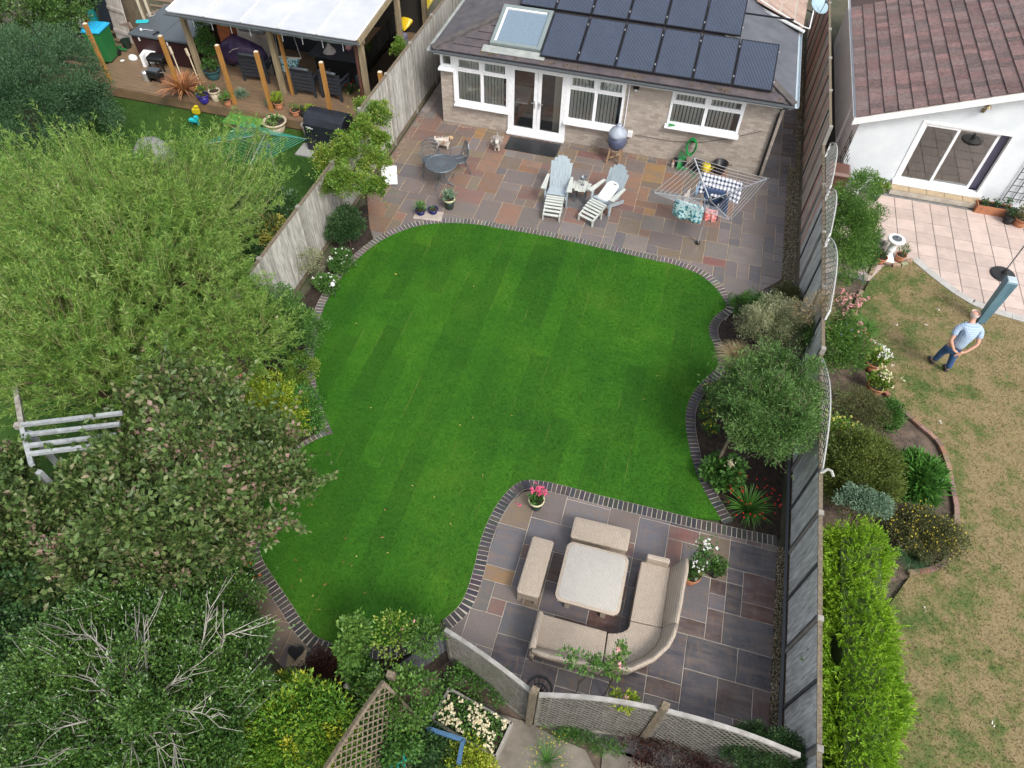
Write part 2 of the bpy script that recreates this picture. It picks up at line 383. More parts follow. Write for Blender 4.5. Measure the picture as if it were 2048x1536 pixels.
def blades(name, poly, n, h, m, label, z0, seed, w=.012, parent=None, keep=None):
    r = np.random.default_rng(seed); P = np.array([(p[0], p[1]) for p in poly]); lo, hi = P.min(0), P.max(0)
    pts = r.uniform(lo, hi, (int(n * 1.9), 2)); pts = pts[inside(pts, poly)]
    if keep is not None: pts = pts[keep(pts)]
    pts = pts[:n]; k = len(pts)
    a = r.uniform(0, 6.283, k); hh = h * r.uniform(.5, 1.25, k); lean = r.normal(0, .6, (k, 2)) * hh[:, None]
    V = np.zeros((k, 3, 3)); ww = w * r.uniform(.6, 1.3, k)
    V[:, 0, 0] = pts[:, 0] - np.cos(a) * ww; V[:, 0, 1] = pts[:, 1] - np.sin(a) * ww
    V[:, 1, 0] = pts[:, 0] + np.cos(a) * ww; V[:, 1, 1] = pts[:, 1] + np.sin(a) * ww
    V[:, 2, :2] = pts + lean; V[:, :2, 2] = z0; V[:, 2, 2] = z0 + hh
    return npmesh(name, V.reshape(-1, 3), np.arange(3 * k).reshape(-1, 3), m, label, parent)
def npmesh(name, V, F, m, label=None, parent=None, kind='stuff', smooth=False):
    me = bpy.data.meshes.new(name); k = F.shape[1]
    me.vertices.add(len(V)); me.vertices.foreach_set('co', np.ascontiguousarray(V, np.float32).ravel())
    me.loops.add(F.size); me.loops.foreach_set('vertex_index', np.ascontiguousarray(F, np.int32).ravel())
    me.polygons.add(len(F)); me.polygons.foreach_set('loop_start', np.arange(0, F.size, k, dtype=np.int32))
    me.update(calc_edges=True); me.materials.append(M[m] if isinstance(m, str) else m)
    if smooth: me.polygons.foreach_set('use_smooth', [True] * len(me.polygons))
    o = bpy.data.objects.new(name, me); COL.objects.link(o)
    if parent: o.parent = parent
    return tag(o, label, kind=kind)
blades('lawn_grass', lawn_poly, 120000, .03, 'lawn', 'short mown green grass of the curved lawn', .016, 1, .007)

# ---- sandstone slabs -------------------------------------------------
COLS = dict(g=(.17, .155, .15), p=(.168, .14, .125), r=(.20, .105, .08), o=(.25, .135, .08), t=(.185, .14, .09), y=(.31, .17, .06), b=(.112, .114, .124),
            d=(.085, .032, .028), R=(.18, .07, .06), k=(.04, .04, .052), G=(.115, .12, .105), w=(.3, .28, .29), B=(.054, .057, .072), n=(.07, .042, .038), P=(.195, .17, .16))
MESHC = {}
def clip_rect(poly, x0, y0, x1, y1):
    P = [(p[0], p[1]) for p in poly]
    for ax, lim, sg in ((0, x0, 1), (0, x1, -1), (1, y0, 1), (1, y1, -1)):
        out = []
        for a, b in zip(P, P[1:] + P[:1]):
            ia, ib = (a[ax] - lim) * sg >= 0, (b[ax] - lim) * sg >= 0
            if ia != ib:
                t = (lim - a[ax]) / (b[ax] - a[ax]); q = (a[0] + (b[0] - a[0]) * t, a[1] + (b[1] - a[1]) * t)
            if ia: out.append(a)
            if ia != ib: out.append(q)
        P = out
        if not P: return []
    return P
def slab_mesh(w, h, gap, var):
    k = (round(w, 3), round(h, 3), var)
    if k not in MESHC:
        r = random.Random(var * 7 + 1); mb = MB(); x, y = w / 2 - gap, h / 2 - gap; b = .008
        def ring(ins, z, j):
            out = []
            for (sx_, sy_) in ((-1, -1), (0, -1), (1, -1), (1, 0), (1, 1), (0, 1), (-1, 1), (-1, 0)):
                out.append((sx_ * (x - ins) + r.uniform(-j, j), sy_ * (y - ins) + r.uniform(-j, j), z + r.uniform(-j, j) * .3))
            return out
        mb.loft([ring(0, -.03, 0), ring(0, -.006, .003), ring(b, .0, .003)]); MESHC[k] = mb.mesh('slab_block', 'stone')
    return MESHC[k]
def lay(parent, x0, y0, mx, my, i0, i1, j0, j1, placed, fillcol, ok, gap=.007, seed=3, zoff=0.):
    r = random.Random(seed); used = {}
    def put(i, j, w, h, c):
        for a in range(i, i + w):
            for b in range(j, j + h):
                if (a, b) in used: return False
        for a in range(i, i + w):
            for b in range(j, j + h): used[(a, b)] = 1
        cx, cy = x0 + (i + w / 2) * mx, y0 + (j + h / 2) * my
        X0, Y0, X1, Y1 = cx - w * mx / 2 + gap, cy - h * my / 2 + gap, cx + w * mx / 2 - gap, cy + h * my / 2 - gap
        cl = clip_rect(ok, X0, Y0, X1, Y1)
        ar = abs(sum(cl[q][0] * cl[(q + 1) % len(cl)][1] - cl[(q + 1) % len(cl)][0] * cl[q][1] for q in range(len(cl)))) / 2 if len(cl) > 2 else 0
        if ar < .004: return True
        full = ar > (X1 - X0) * (Y1 - Y0) * .995
        cc = np.array([(cx + a, cy + b) for a in (-w * mx / 2, w * mx / 2) for b in (-h * my / 2, h * my / 2)])
        if inside(cc, lawn_poly).all(): return True
        base = COLS[c]; f = r.uniform(.86, 1.14); col = tuple(min(1, v * f * r.uniform(.95, 1.05)) for v in base)
        if full: inst('paving_slab', slab_mesh(w * mx, h * my, gap, r.randrange(3)), parent, (cx, cy, zoff + r.uniform(-.0015, .0015)), color=col)
        else:
            if sum(cl[q][0] * cl[(q + 1) % len(cl)][1] - cl[(q + 1) % len(cl)][0] * cl[q][1] for q in range(len(cl))) < 0: cl = cl[::-1]
            inst('paving_slab', MB().poly([(a - cx, b - cy) for a, b in cl], -.03, 0).mesh('slab_cut', 'stone'), parent, (cx, cy, zoff), color=col)
        return True
    for (i, j, w, h, c) in placed: put(i, j, w, h, c)
    for j in range(j1 - 1, j0 - 1, -1):
        for i in range(i0, i1):
            if (i, j) in used: continue
            opts = [(2, 2), (3, 2), (2, 3), (2, 1), (1, 1), (1, 2), (2, 2), (3, 2)]; r.shuffle(opts)
            for (w, h) in opts + [(1, 2), (2, 1), (1, 1)]:
                jj = j - h + 1
                if i + w <= i1 and jj >= j0 and all((a, b) not in used for a in range(i, i + w) for b in range(jj, j + 1)):
                    put(i, jj, w, h, fillcol(x0 + (i + w / 2) * mx, y0 + (jj + h / 2) * my, r)); break
lawnP = np.array(lawn_poly)
cL = Vector((lawnP[:, 0].mean(), lawnP[:, 1].mean()))
def outlawn(x, y, d=.0):
    return not inside(np.array([(x, y)]), lawn_poly)[0]
# upper patio
up_out = [(-7.98, 24.5), (-7.98, 14.6), (-7.5, 13.6), (-7.3, 13.2)] + [(p.x, p.y) for p in GP([(755, 500), (800, 480), (900, 470), (1100, 500), (1300, 545), (1400, 590), (1452, 640)])] + \
         [(G(1475, 605).x, G(1475, 605).y), (G(1520, 583).x, G(1520, 583).y), (3.2, G(1592, 564).y), (3.2, 19.3), (3.4, 19.3), (3.4, 28), (2.5, 28), (2.5, 18.6), (-7.15, 18.6), (-7.15, 24.5)]
up_patio = grid_sheet('patio', up_out, -.012, 'mortar', 'riven sandstone patio behind the brick bungalow')
upper = [(-2,8,2,2,'r'),(-3,6,1,2,'r'),(0,8,2,2,'p'),(2,9,2,1,'r'),(2,8,2,1,'p'),(4,8,1,2,'y'),(5,8,2,2,'t'),(-3,4,2,2,'t'),(-3,2,1,2,'r'),(-2,2,1,2,'t'),
 (-1,2,2,2,'t'),(-1,0,2,2,'b'),(-2,1,1,1,'G'),(-2,-1,2,1,'g'),(-1,-2,1,1,'g'),(0,-2,2,2,'p'),(1,0,2,2,'p'),(2,-2,2,2,'p'),(4,-1,1,1,'t'),(5,-2,3,2,'r'),(4,0,2,2,'o'),
 (6,0,1,2,'t'),(7,0,2,3,'o'),(5,2,2,1,'r'),(6,3,2,3,'o'),(4,3,2,1,'r'),(4,4,2,1,'r'),(8,4,2,2,'t'),(8,3,1,1,'b'),(9,2,3,2,'g'),(10,5,2,1,'o'),(10,4,2,1,'o'),
 (9,1,2,1,'p'),(9,-1,2,2,'p'),(8,-1,1,1,'p'),(8,-4,2,3,'p'),(10,-4,2,3,'o'),(5,-4,3,2,'p'),(-1,-4,2,2,'p'),(1,-3,2,1,'p'),(1,-5,2,2,'g'),(3,-4,2,2,'p'),
 (-2,-6,2,2,'o'),(0,-6,1,2,'t'),(-2,-8,3,2,'o'),(-3,-4,2,2,'t'),(11,0,2,2,'r'),(11,-2,1,1,'p'),(12,-4,2,3,'p'),
 (15,8,3,1,'R'),(13,7,2,2,'t'),(20,7,2,2,'p'),(18,6,2,3,'t'),(22,6,2,3,'y'),(20,4,2,3,'o'),(22,5,2,1,'t'),(22,3,1,2,'o'),(23,3,3,2,'g'),(20,2,2,2,'o'),
 (22,2,2,1,'o'),(22,1,1,1,'r'),(23,1,1,1,'y'),(24,1,3,2,'r'),(20,0,3,2,'p'),(19,0,1,1,'o'),(21,-2,2,2,'t'),(23,-1,2,2,'p'),(25,-1,1,2,'p'),(26,-1,3,2,'p'),(24,-3,3,2,'p'),
 (23,-2,1,1,'o'),(21,-4,1,2,'b'),(22,-4,2,2,'P'),(24,-4,1,1,'b'),(25,-4,2,1,'t'),(27,-4,2,3,'t'),(29,-4,2,1,'R'),(29,-3,2,2,'P'),(15,6,2,1,'t'),(15,7,3,1,'p'),(15,4,2,2,'g'),(17,4,3,2,'r'),(27,1,3,2,'r')]
def upcol(x, y, r):
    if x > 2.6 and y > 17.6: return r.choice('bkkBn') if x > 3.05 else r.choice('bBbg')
    if x > 1.6: return r.choice('PPbgbgP')
    if y > 19: return r.choice('wwPg')
    if x < -3: return r.choice('optrtrg')
    if y < 15.2: return r.choice('gPpbp')
    return r.choice('pgptrrbo')
lay(up_patio, -7.17, 15.57, .29, .303, -3, 37, -10, 38, upper, upcol, up_out, seed=11)
# lower patio
lo_out = [(p.x, p.y) for p in GP([(1445, 1065), (1300, 1032), (1130, 990), (1075, 978), (1045, 985), (1015, 1010), (990, 1060), (972, 1110), (960, 1150), (945, 1200), (925, 1235), (893, 1262), (880, 1290)])] + [(-1.8, 3.42), (-.15, 2.78), (1.6, 2.7), (3.4, 2.6), (3.4, 6.98)]
lo_patio = grid_sheet('seating_terrace', lo_out, -.012, 'mortar_pale', 'dark wet sandstone terrace carrying the rattan sofa')
lower = [(0,0,2,3,'b'),(0,3,2,3,'t'),(2,4,2,3,'p'),(4,4,3,2,'g'),(4,6,3,1,'g'),(7,4,2,3,'p'),(9,3,2,3,'b'),(11,5,2,1,'R'),(11,3,1,2,'r'),(12,3,1,2,'b'),(13,3,2,3,'t'),(15,4,3,2,'B'),
 (14,1,2,3,'B'),(16,2,2,2,'d'),(16,1,2,1,'d'),(14,-1,1,2,'n'),(15,-1,3,2,'B'),(12,0,2,3,'b'),(12,-1,2,1,'n'),(13,-3,3,2,'B'),(16,-3,2,2,'k'),(13,-6,2,3,'B'),(15,-5,2,2,'n'),
 (17,-6,1,3,'d'),(15,-6,1,1,'b'),(16,-6,1,1,'d'),(11,-5,2,1,'n'),(11,-6,2,1,'B'),(11,-4,2,3,'B'),(-1,-3,2,2,'G'),(-1,-1,3,1,'y'),(1,-2,2,1,'p'),(1,-3,1,1,'r'),(3,-2,1,1,'t'),
 (2,-4,2,2,'b'),(2,-6,2,2,'B'),(0,-5,2,2,'p'),(-2,-5,2,2,'p'),(7,-3,2,2,'d'),(4,-2,3,2,'b'),(2,1,1,1,'r'),(2,2,3,2,'b'),(4,0,3,2,'n'),(5,-4,2,2,'n'),(9,-4,2,2,'n'),(9,-6,2,2,'k'),(16,-8,2,2,'d'),(15,3,3,1,'B')]
lay(lo_patio, -1.70, 5.12, .2835, .2835, -3, 18, -12, 7, lower, lambda x, y, r: r.choice('bBpnbBk' if x > .8 else 'bpgBbr'), lo_out, seed=5)
# small paved area in the lower left
ll = GP([(525, 1150), (560, 1190), (600, 1240), (640, 1295), (600, 1350), (560, 1330), (480, 1230), (470, 1170)])
llp = grid_sheet('path', [(p.x, p.y) for p in ll], -.012, 'mortar', 'small buff sandstone path by the bottom left curve of the lawn')
c0 = G(590, 1330); lpx = np.array([(p.x, p.y) for p in ll])
lay(llp, c0.x - 1.8, c0.y - .3, .3, .3, 0, 9, 0, 10, [(0, 0, 9, 2, 't')][:0], lambda x, y, r: r.choice('tptt'), [tuple(q) for q in lpx], seed=8)

# ---- brick edging ------------------------------------------------------
def pbrick():
    r = random.Random(2); out = []
    for v in range(3): out.append(MB().box((0, 0, -.03), (.082, .198, .06), b=.004).mesh('paver', 'brick_obj'))
    return out
PAV = pbrick()
def edging(name, label, pts_px, side, pitch=.0935, z=.012, cols=((.05, .048, .052), (.065, .058, .06), (.075, .066, .066), (.042, .042, .05)), off=.104, mort='mortar_pale', me=None, width=.2):
    path = smooth_path(GP(pts_px), pitch); root = None
    L, Rr = [], []
    nrm = []
    for i, p in enumerate(path):
        d = (path[min(i + 1, len(path) - 1)] - path[max(i - 1, 0)]).normalized(); nrm.append(Vector((-d.y, d.x)) * side)
    inner = [(p.x, p.y) for p in path]; outer = [(p.x + n.x * (width + .008), p.y + n.y * (width + .008)) for p, n in zip(path, nrm)]
    V = [(x, y, z - .006) for x, y in inner] + [(x, y, z - .006) for x, y in outer]; n_ = len(path)
    F = [(i, i + 1, n_ + i + 1, n_ + i) for i in range(n_ - 1)]
    F = [f if side < 0 else f[::-1] for f in F]
    root = MB().add(V, F).build(name, mort); tag(root, label, kind='structure')
    r = random.Random(len(path))
    for p, n in zip(path, nrm):
        c = p + n * off; col = tuple(v * r.uniform(.85, 1.2) for v in r.choice(cols))
        inst('brick', me or PAV[r.randrange(3)], root, (c.x, c.y, z + r.uniform(-.001, .001)), rz=math.atan2(n.y, n.x) - math.pi / 2 + r.uniform(-.015, .015), color=col)
    return root
GREY = ((.12, .11, .105), (.145, .13, .125), (.10, .095, .095))
edging('patio_edging', 'grey brick edging between the upper patio and the lawn', lawn_px4[8:-1] + lawn_px[:10], 1, cols=GREY)
edging('bed_edging', 'dark brick edging winding round the right flower bed', lawn_px[9:], 1)
edging('terrace_edging', 'dark brick edging curving round the seating terrace', [(1550, 1072), (1500, 1062), (1446, 1050)] + lawn_px2, 1)
edging('bottom_edging', 'dark brick edging round the bottom left of the lawn', lawn_px3[:-3], 1)
edging('left_edging', 'grey brick edging beside the left flower bed', lawn_px4[:9], 1, cols=GREY)
edging('cusp_edging', 'short brick edging meeting the point of the lawn', [(668, 868), (640, 882), (612, 900), (592, 915)], -1, cols=GREY)
edging('corner_edging', 'dark brick edging of the planted corner below the side gravel', [(1472, 612), (1500, 592), (1540, 577), (1598, 561)], -1)
edging('path_edging', 'dark brick edging across the bottom left path', [(648, 1305), (620, 1330), (590, 1352)], -1)
# beds of soil
def bed(name, px, m, label, z=-.02):
    return grid_sheet(name, [(p.x, p.y) for p in GP(px)], z, m, label)
bed('left_flower_bed', [(735, 500), (690, 560), (655, 610), (640, 660), (630, 760), (650, 850), (660, 880), (560, 960), (500, 1120), (440, 1000), (500, 700), (600, 600), (650, 540), (690, 430), (745, 400), (752, 470)], 'soil', 'dark soil of the left flower bed')
bed('right_flower_bed', [(1470, 600), (1530, 580), (1600, 566), (1568, 950), (1560, 1075), (1450, 1060), (1395, 950), (1375, 850), (1395, 780), (1440, 735), (1425, 665)], 'soil', 'dark soil of the right flower bed')
bed('bottom_flower_bed', [(650, 1305), (730, 1312), (830, 1300), (885, 1262), (898, 1320), (800, 1400), (700, 1530), (560, 1536), (560, 1400)], 'soil', 'dark soil of the bottom flower bed')
bed('side_border', [(1602, 470), (1700, 465), (1745, 500), (1765, 522), (1742, 545), (1726, 575), (1714, 610), (1716, 640), (1735, 760), (1790, 800), (1860, 860), (1905, 950), (1915, 1030), (1900, 1120), (1850, 1150), (1640, 1190), (1610, 1000)], 'soil_dry', 'dry brown soil of the border by the trellis')
# gravel strips
def pebbles(name, quads, n, size, label, seed, m='gravel', z=-.008):
    r = np.random.default_rng(seed); Vs, Fs = [], []; o = 0
    areas = []
    for q in quads: areas.append(q[2] * q[3])
    tot = sum(areas)
    base = np.array([[0, 0, 1], [1, 0, 0], [0, 1, 0], [-1, 0, 0], [0, -1, 0], [0, 0, -1]], float)
    tris = np.array([[0, 1, 2], [0, 2, 3], [0, 3, 4], [0, 4, 1], [5, 2, 1], [5, 3, 2], [5, 4, 3], [5, 1, 4]])
    for (x, y, w, h), a in zip(quads, areas):
        k = int(n * a / tot); c = np.stack([x + r.random(k) * w, y + r.random(k) * h, z + r.random(k) * .012], 1)
        s = size * r.uniform(.5, 1.2, (k, 1, 1)) * r.uniform(.6, 1.3, (k, 1, 3)); an = r.uniform(0, 6.28, k)
        v = base[None] * s * np.array([1, 1, .6]); v += r.normal(0, .12, v.shape) * s
        x_ = v[:, :, 0] * np.cos(an)[:, None] - v[:, :, 1] * np.sin(an)[:, None]; y_ = v[:, :, 0] * np.sin(an)[:, None] + v[:, :, 1] * np.cos(an)[:, None]
        v = np.stack([x_, y_, v[:, :, 2]], 2) + c[:, None]
        Vs.append(v.reshape(-1, 3)); Fs.append((tris[None] + 6 * np.arange(k)[:, None, None]).reshape(-1, 3) + o); o += 6 * k
    return npmesh(name, np.concatenate(Vs), np.concatenate(Fs), m, label)
pebbles('gravel', [(3.2, 12.9, .34, 6.4), (3.38, 19.3, .17, 8)], 5200, .014, 'brown gravel strip along the right fence', 1)
pebbles('gravel', [(3.4, 2.2, .15, 4.75)], 2200, .012, 'narrow gravel strip between the terrace and the right fence', 2)
pebbles('gravel', [(-7.15, 18.42, 9.7, .17), (2.5, 17.6, .8, .16)], 4200, .012, 'pale gravel strip along the foot of the bungalow wall', 3)
pebbles('gravel', [(-7.95, 15.7, .2, 8)], 2200, .013, 'pale gravel strip along the left fence', 4)
M['chips'] = leafmat('soil_crumb', [(0, (.02, .013, .009)), (.6, (.05, .034, .024)), (.9, (.09, .065, .045)), (1, (.3, .26, .2))], .9, 0)
pebbles('soil_crumbs', [(2.05, 7, 1.4, 5.9), (-7.7, 7.6, 1.2, 6.5), (-4.0, 1.6, 2.2, 2.2)], 6000, .015, 'crumbs and chippings lying on the dark beds', 5, 'chips', -.022)
M['chips2'] = leafmat('dry_crumb', [(0, (.06, .045, .035)), (.6, (.12, .09, .07)), (.93, (.18, .14, .11)), (1, (.5, .46, .4))], .9, 0)
pebbles('soil_crumbs', [(3.9, 6.2, 2.3, 6)], 4000, .014, 'dry crumbs on the neighbouring border', 6, 'chips2', -.022)

# ---- neighbour on the right: dry lawn, tiled patio -----------------------
nx_l = GP([(1712, 585), (1740, 548), (1770, 522), (1822, 520)]); 
curve = GP([(1822, 520), (1860, 552), (1910, 590), (1960, 618), (2010, 634), (2060, 648), (2140, 664)])
bedline = [(1724, 590), (1714, 620), (1716, 655), (1738, 720), (1772, 782), (1800, 815), (1840, 850), (1878, 885), (1898, 930), (1908, 980), (1916, 1030), (1905, 1110), (1872, 1142), (1820, 1152)]
pl = [tuple(p)[:2] for p in smooth_path(curve, .15)]
lawn2 = [(p[0], p[1]) for p in pl] + [(14, 12.5), (14, 0), (3.9, 0), (3.9, 2)] + [(G(1640, 1400).x, G(1640, 1400).y)] + [tuple(p)[:2] for p in smooth_path(GP(bedline[::-1]), .15)] + [(p.x, p.y) for p in GP([(1740, 560), (1770, 530)])]
dl = grid_sheet('dry_lawn', lawn2, .004, 'lawn_dry', 'patchy brown and green neighbouring lawn')
blades('dry_grass', lawn2, 90000, .03, 'lawn_dry', 'short patchy grass blades of the dry lawn', .002, 2, .008, keep=lambda p: (p[:, 0] < 9.5) & (p[:, 1] > 2))
M['pinktile'] = mat('pink_paver', (.95, .95, .95), (.78, .8, .8), 3, .8, objcol=True, world_=True, bump=.25)
tp_out = [(3.75, 19.6), (3.75, 15.6), (5.5, 15.4)] + [(p.x, p.y - .05) for p in curve] + [(12, 13), (12, 19.6)]
tp = grid_sheet('tiled_patio', tp_out, -.012, 'mortar_grey' if 'mortar_grey' in M else 'gutter', 'pale pink tiled patio of the white house')
tp.data.materials[0] = mat('tile_joint', (.2, .2, .19), (.13, .13, .13), 6, .9, world_=True)
tme = MB().box((0, 0, -.015), (.455, .455, .03), b=.004).mesh('patio_tile', 'pinktile')
rt = random.Random(4); cpoly = [(3.75, 19.7), (3.75, 14.9), (5.2, 14.9)] + [(p.x, p.y) for p in curve] + [(12, 13), (12, 19.7)]
for i in range(0, 16):
    for j in range(0, 14):
        x, y = 3.77 + .47 * (i + .5), 18.67 - .47 * (j + .5)
        if inside(np.array([(x, y)]), cpoly)[0] and x < 9.8:
            g = rt.uniform(.9, 1.1); inst('patio_tile', tme, tp, (x, y, rt.uniform(-.001, .001)), color=(.52 * g, .41 * g, .365 * g))
M['kerbstone'] = mat('kerb_stone', (.42, .41, .39), (.33, .32, .3), 4, .85, world_=True)
kp = smooth_path(curve, .46); kr = MB()
root = thing('patio_kerb', 'pale curved kerb round the pink patio', 'kerb', (0, 0, 0)); root['kind'] = 'structure'; del root['category']
for a, b in zip(kp, kp[1:]):
    d = (b - a).normalized(); n = Vector((-d.y, d.x))
    MB().add([(p.x + n.x * o, p.y + n.y * o, z) for z in (-.04, .022) for (p, o) in ((a + d * .006, 0), (b - d * .006, 0), (b - d * .006, .2), (a + d * .006, .2))],
             [(3, 2, 1, 0), (4, 5, 6, 7), (0, 1, 5, 4), (1, 2, 6, 5), (2, 3, 7, 6), (3, 0, 4, 7)]).build('kerb_stone', 'kerbstone', root)
BRN = ((.26, .16, .11), (.22, .14, .10), (.3, .2, .15))
bb = MB().box((0, 0, -.04), (.19, .095, .16), b=.005).mesh('bed_block', 'brick_obj')
edging('border_edging', 'brown block edging winding along the dry lawn', bedline, -1, pitch=.2, z=.03, cols=BRN, off=.05, me=bb, width=.1, mort='soil')
edging('sundial_edging', 'brown block edging round the sundial corner', [(1738, 545), (1748, 525), (1765, 524), (1785, 530), (1803, 528), (1820, 518)], -1, pitch=.2, z=.04, cols=((.36, .29, .2), (.32, .24, .17)), off=.05, me=bb, width=.1, mort='soil')
# ---- neighbour on the left: lawn
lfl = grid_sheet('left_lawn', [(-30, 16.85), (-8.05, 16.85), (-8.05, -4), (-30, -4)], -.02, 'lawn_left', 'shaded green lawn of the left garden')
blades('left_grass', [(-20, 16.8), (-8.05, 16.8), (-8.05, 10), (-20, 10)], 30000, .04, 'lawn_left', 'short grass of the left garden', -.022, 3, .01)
# ---- bottom neighbour: concrete paths
M['old_concrete'] = mat('old_concrete', (.2, .175, .145), (.12, .105, .085), 2.5, .9, world_=True, bump=.6, bscale=40)
for px, lb in (([(842, 1405), (930, 1395), (985, 1412), (1000, 1430), (975, 1470), (900, 1480), (850, 1440)], 'old concrete path behind the flower trough'),
               ([(990, 1425), (1062, 1448), (1110, 1475), (1170, 1500), (1200, 1560), (1050, 1560), (985, 1530), (960, 1490)], 'old concrete path beside the low lattice'),
               ([(1205, 1500), (1260, 1508), (1330, 1540), (1320, 1580), (1200, 1560)], 'old cracked concrete slab at the bottom')):
    grid_sheet('concrete_path', [(p.x, p.y) for p in GP(px, -.03)], .0, 'old_concrete', lb)
bed('dry_bed', [(895, 1320), (960, 1345), (1065, 1445), (1100, 1460), (1640, 1530), (1640, 1600), (800, 1600), (780, 1400)], 'soil_dry', 'dry earth below the diamond lattice', -.035)
# ================================================================ FENCES
M['grey_board'] = mat('grey_painted_board', (.10, .105, .115), (.065, .07, .075), 6, .8, world_=True)
def board_fence(name, label, x, y0, y1, pan, hfun, side, colfun, post_h=.06, cap=True, post='wood_grey', bw=.1, batten=None):
    root = thing(name, label, 'fence', (x, y0, 0)); r = random.Random(int(y1 * 10)); bm = {}
    y = y0; k = 0
    while y < y1 - .2:
        ye = min(y + pan, y1); h = hfun((y + ye) / 2)
        MB().box((0, y - y0, (h + post_h) / 2), (.09, .09, h + post_h), b=.006).build('post', 'concrete', root)
        p = MB()
        p.box((.0, (y + ye) / 2 - y0, .08), (.05, ye - y - .09, .16))
        for zz in (.3, h / 2, h - .12): p.box((side * .028, (y + ye) / 2 - y0, zz), (.03, ye - y - .1, .045))
        pn = p.build('fence_panel', 'wood_mid', root)
        n = max(1, round((ye - y - .1) / bw)); w = (ye - y - .1) / n
        for i in range(n):
            key = (round(w, 3), round(h, 2), r.randrange(2))
            if key not in bm: bm[key] = MB().box((0, 0, h / 2 + .07), (.016, w + .004, h - .16)).mesh('fence_board', 'wood_grey')
            c = colfun(y + .05 + (i + .5) * w, r)
            inst('board', bm[key], pn, (-side * (.008 + .004 * (i % 2)), y - y0 + .05 + (i + .5) * w, r.uniform(-.008, .004)), color=c, rot=(0, 0, side * .05))
        if batten:
            for yb in batten:
                if abs(yb - .5) < .2 or True:
                    MB().box((-side * .032, y - y0 + (ye - y) * yb, h / 2 + .02), (.03, .045, h - .05)).build('batten', 'batten_dark', root)
        if cap: MB().box((0, (y + ye) / 2 - y0, h + .012), (.07, ye - y - .1, .022)).build('capping_rail', 'wood_mid', root)
        y = ye; k += 1
    return root
M['batten_dark'] = mat('dark_batten', (.10, .10, .105), (.06, .06, .065), 4, .8, world_=True)
def lcol(y, r):
    g = r.uniform(.8, 1.25); return (.98 * g, .96 * g, .92 * g) if y < 17 else (.9 * g, .9 * g, .88 * g)
board_fence('boundary_fence', 'pale weathered board fence between the left garden and the lawn', -8.06, 5.95, 26, 1.83, lambda y: 1.78 if y < 15.3 else 2.15, -1, lcol)
def rcol(y, r):
    g = r.uniform(.85, 1.15)
    if y > 15.5:
        t = r.random(); return (1.35 * g, .8 * g, .7 * g) if t < .45 else (1.2 * g, 1.1 * g, 1.0 * g)
    return (1.3 * g, 1.33 * g, 1.36 * g) if y > 9 else (1.5 * g, 1.55 * g, 1.62 * g)
board_fence('side_fence', 'long grey and red stained fence running from terrace to bungalow passage', 3.6, 1.3, 28.7, 1.83, lambda y: 1.62 if y < 10.5 else (1.72 if y < 17.3 else 2.2), 1, rcol, batten=(.02, .5))
MB().tube([(3.52, 2.4, .12), (3.53, 5, .14), (3.52, 9, .12)], .03, 6).build('drain_pipe', 'gutter'); tag(bpy.data.objects['drain_pipe'], 'long thin grey pipe lying along the foot of the side fence', 'pipe')
def lattice(mb, fpos, L, zb, topf, cell=.11, w=.018, n=10):
    """crossed diagonal laths between base height zb(s) and top height topf(s)"""
    s = -2.0
    while s < L + 2:
        for dr in (1, -1):
            pts = []
            a = s; t = 0
            while t < 2.6:
                u = a + dr * t; z = zb + t
                if 0 <= u <= L and z <= topf(u): pts.append((u, z))
                t += .04
            if len(pts) > 2:
                (u0, z0), (u1, z1) = pts[0], pts[-1]
                mb.bar(fpos(u0, z0, dr * .006), fpos(u1, z1, dr * .006), .006, w)
        s += cell
    return mb
M['trelliswhite'] = plain('worn_white_trellis', (.38, .38, .36), .7)
def arch_trellis(label, x, y0, y1, z0, ze, zp):
    t = thing('arched_trellis', label, 'trellis', (x, y0, z0), 0, 'white arched trellis panels on top of the side fence')
    L = y1 - y0; top = lambda u: ze - z0 + (zp - ze) * math.sin(math.pi * max(0, min(1, u / L)))
    lattice(MB(), lambda u, z, d: (d, u, z), L, 0, lambda u: top(u) - .02, .17, .02).build('lattice', 'trelliswhite', t)
    MB().tube([(0, L * k / 12, top(L * k / 12)) for k in range(13)], .018, 6).build('top_rail', 'trelliswhite', t)
    for yy in (0, L): MB().box((0, yy, top(0) / 2), (.035, .035, top(0))).build('post', 'white', t)
arch_trellis('white arched trellis beside the brown wheelie bin', 3.64, 15.42, 17.2, 1.74, 2.12, 2.5)
arch_trellis('white arched trellis against the top of the green climber', 3.64, 13.7, 15.36, 1.74, 2.05, 2.42)
arch_trellis('white arched trellis between green climber and pink flowers', 3.64, 11.3, 13.62, 1.74, 2.0, 2.4)
arch_trellis('white arched trellis behind the round tree', 3.6, 7.6, 10.2, 1.64, 1.72, 2.1)
MB().tube([(3.6, 7.55, 1.72), (3.66, 7.6, 1.78), (3.73, 7.58, 1.78), (3.78, 7.52, 1.72)], .025).build('trellis_offcut', 'trelliswhite'); tag(bpy.data.objects['trellis_offcut'], 'white plastic offcut at the end of the trellis', 'offcut')
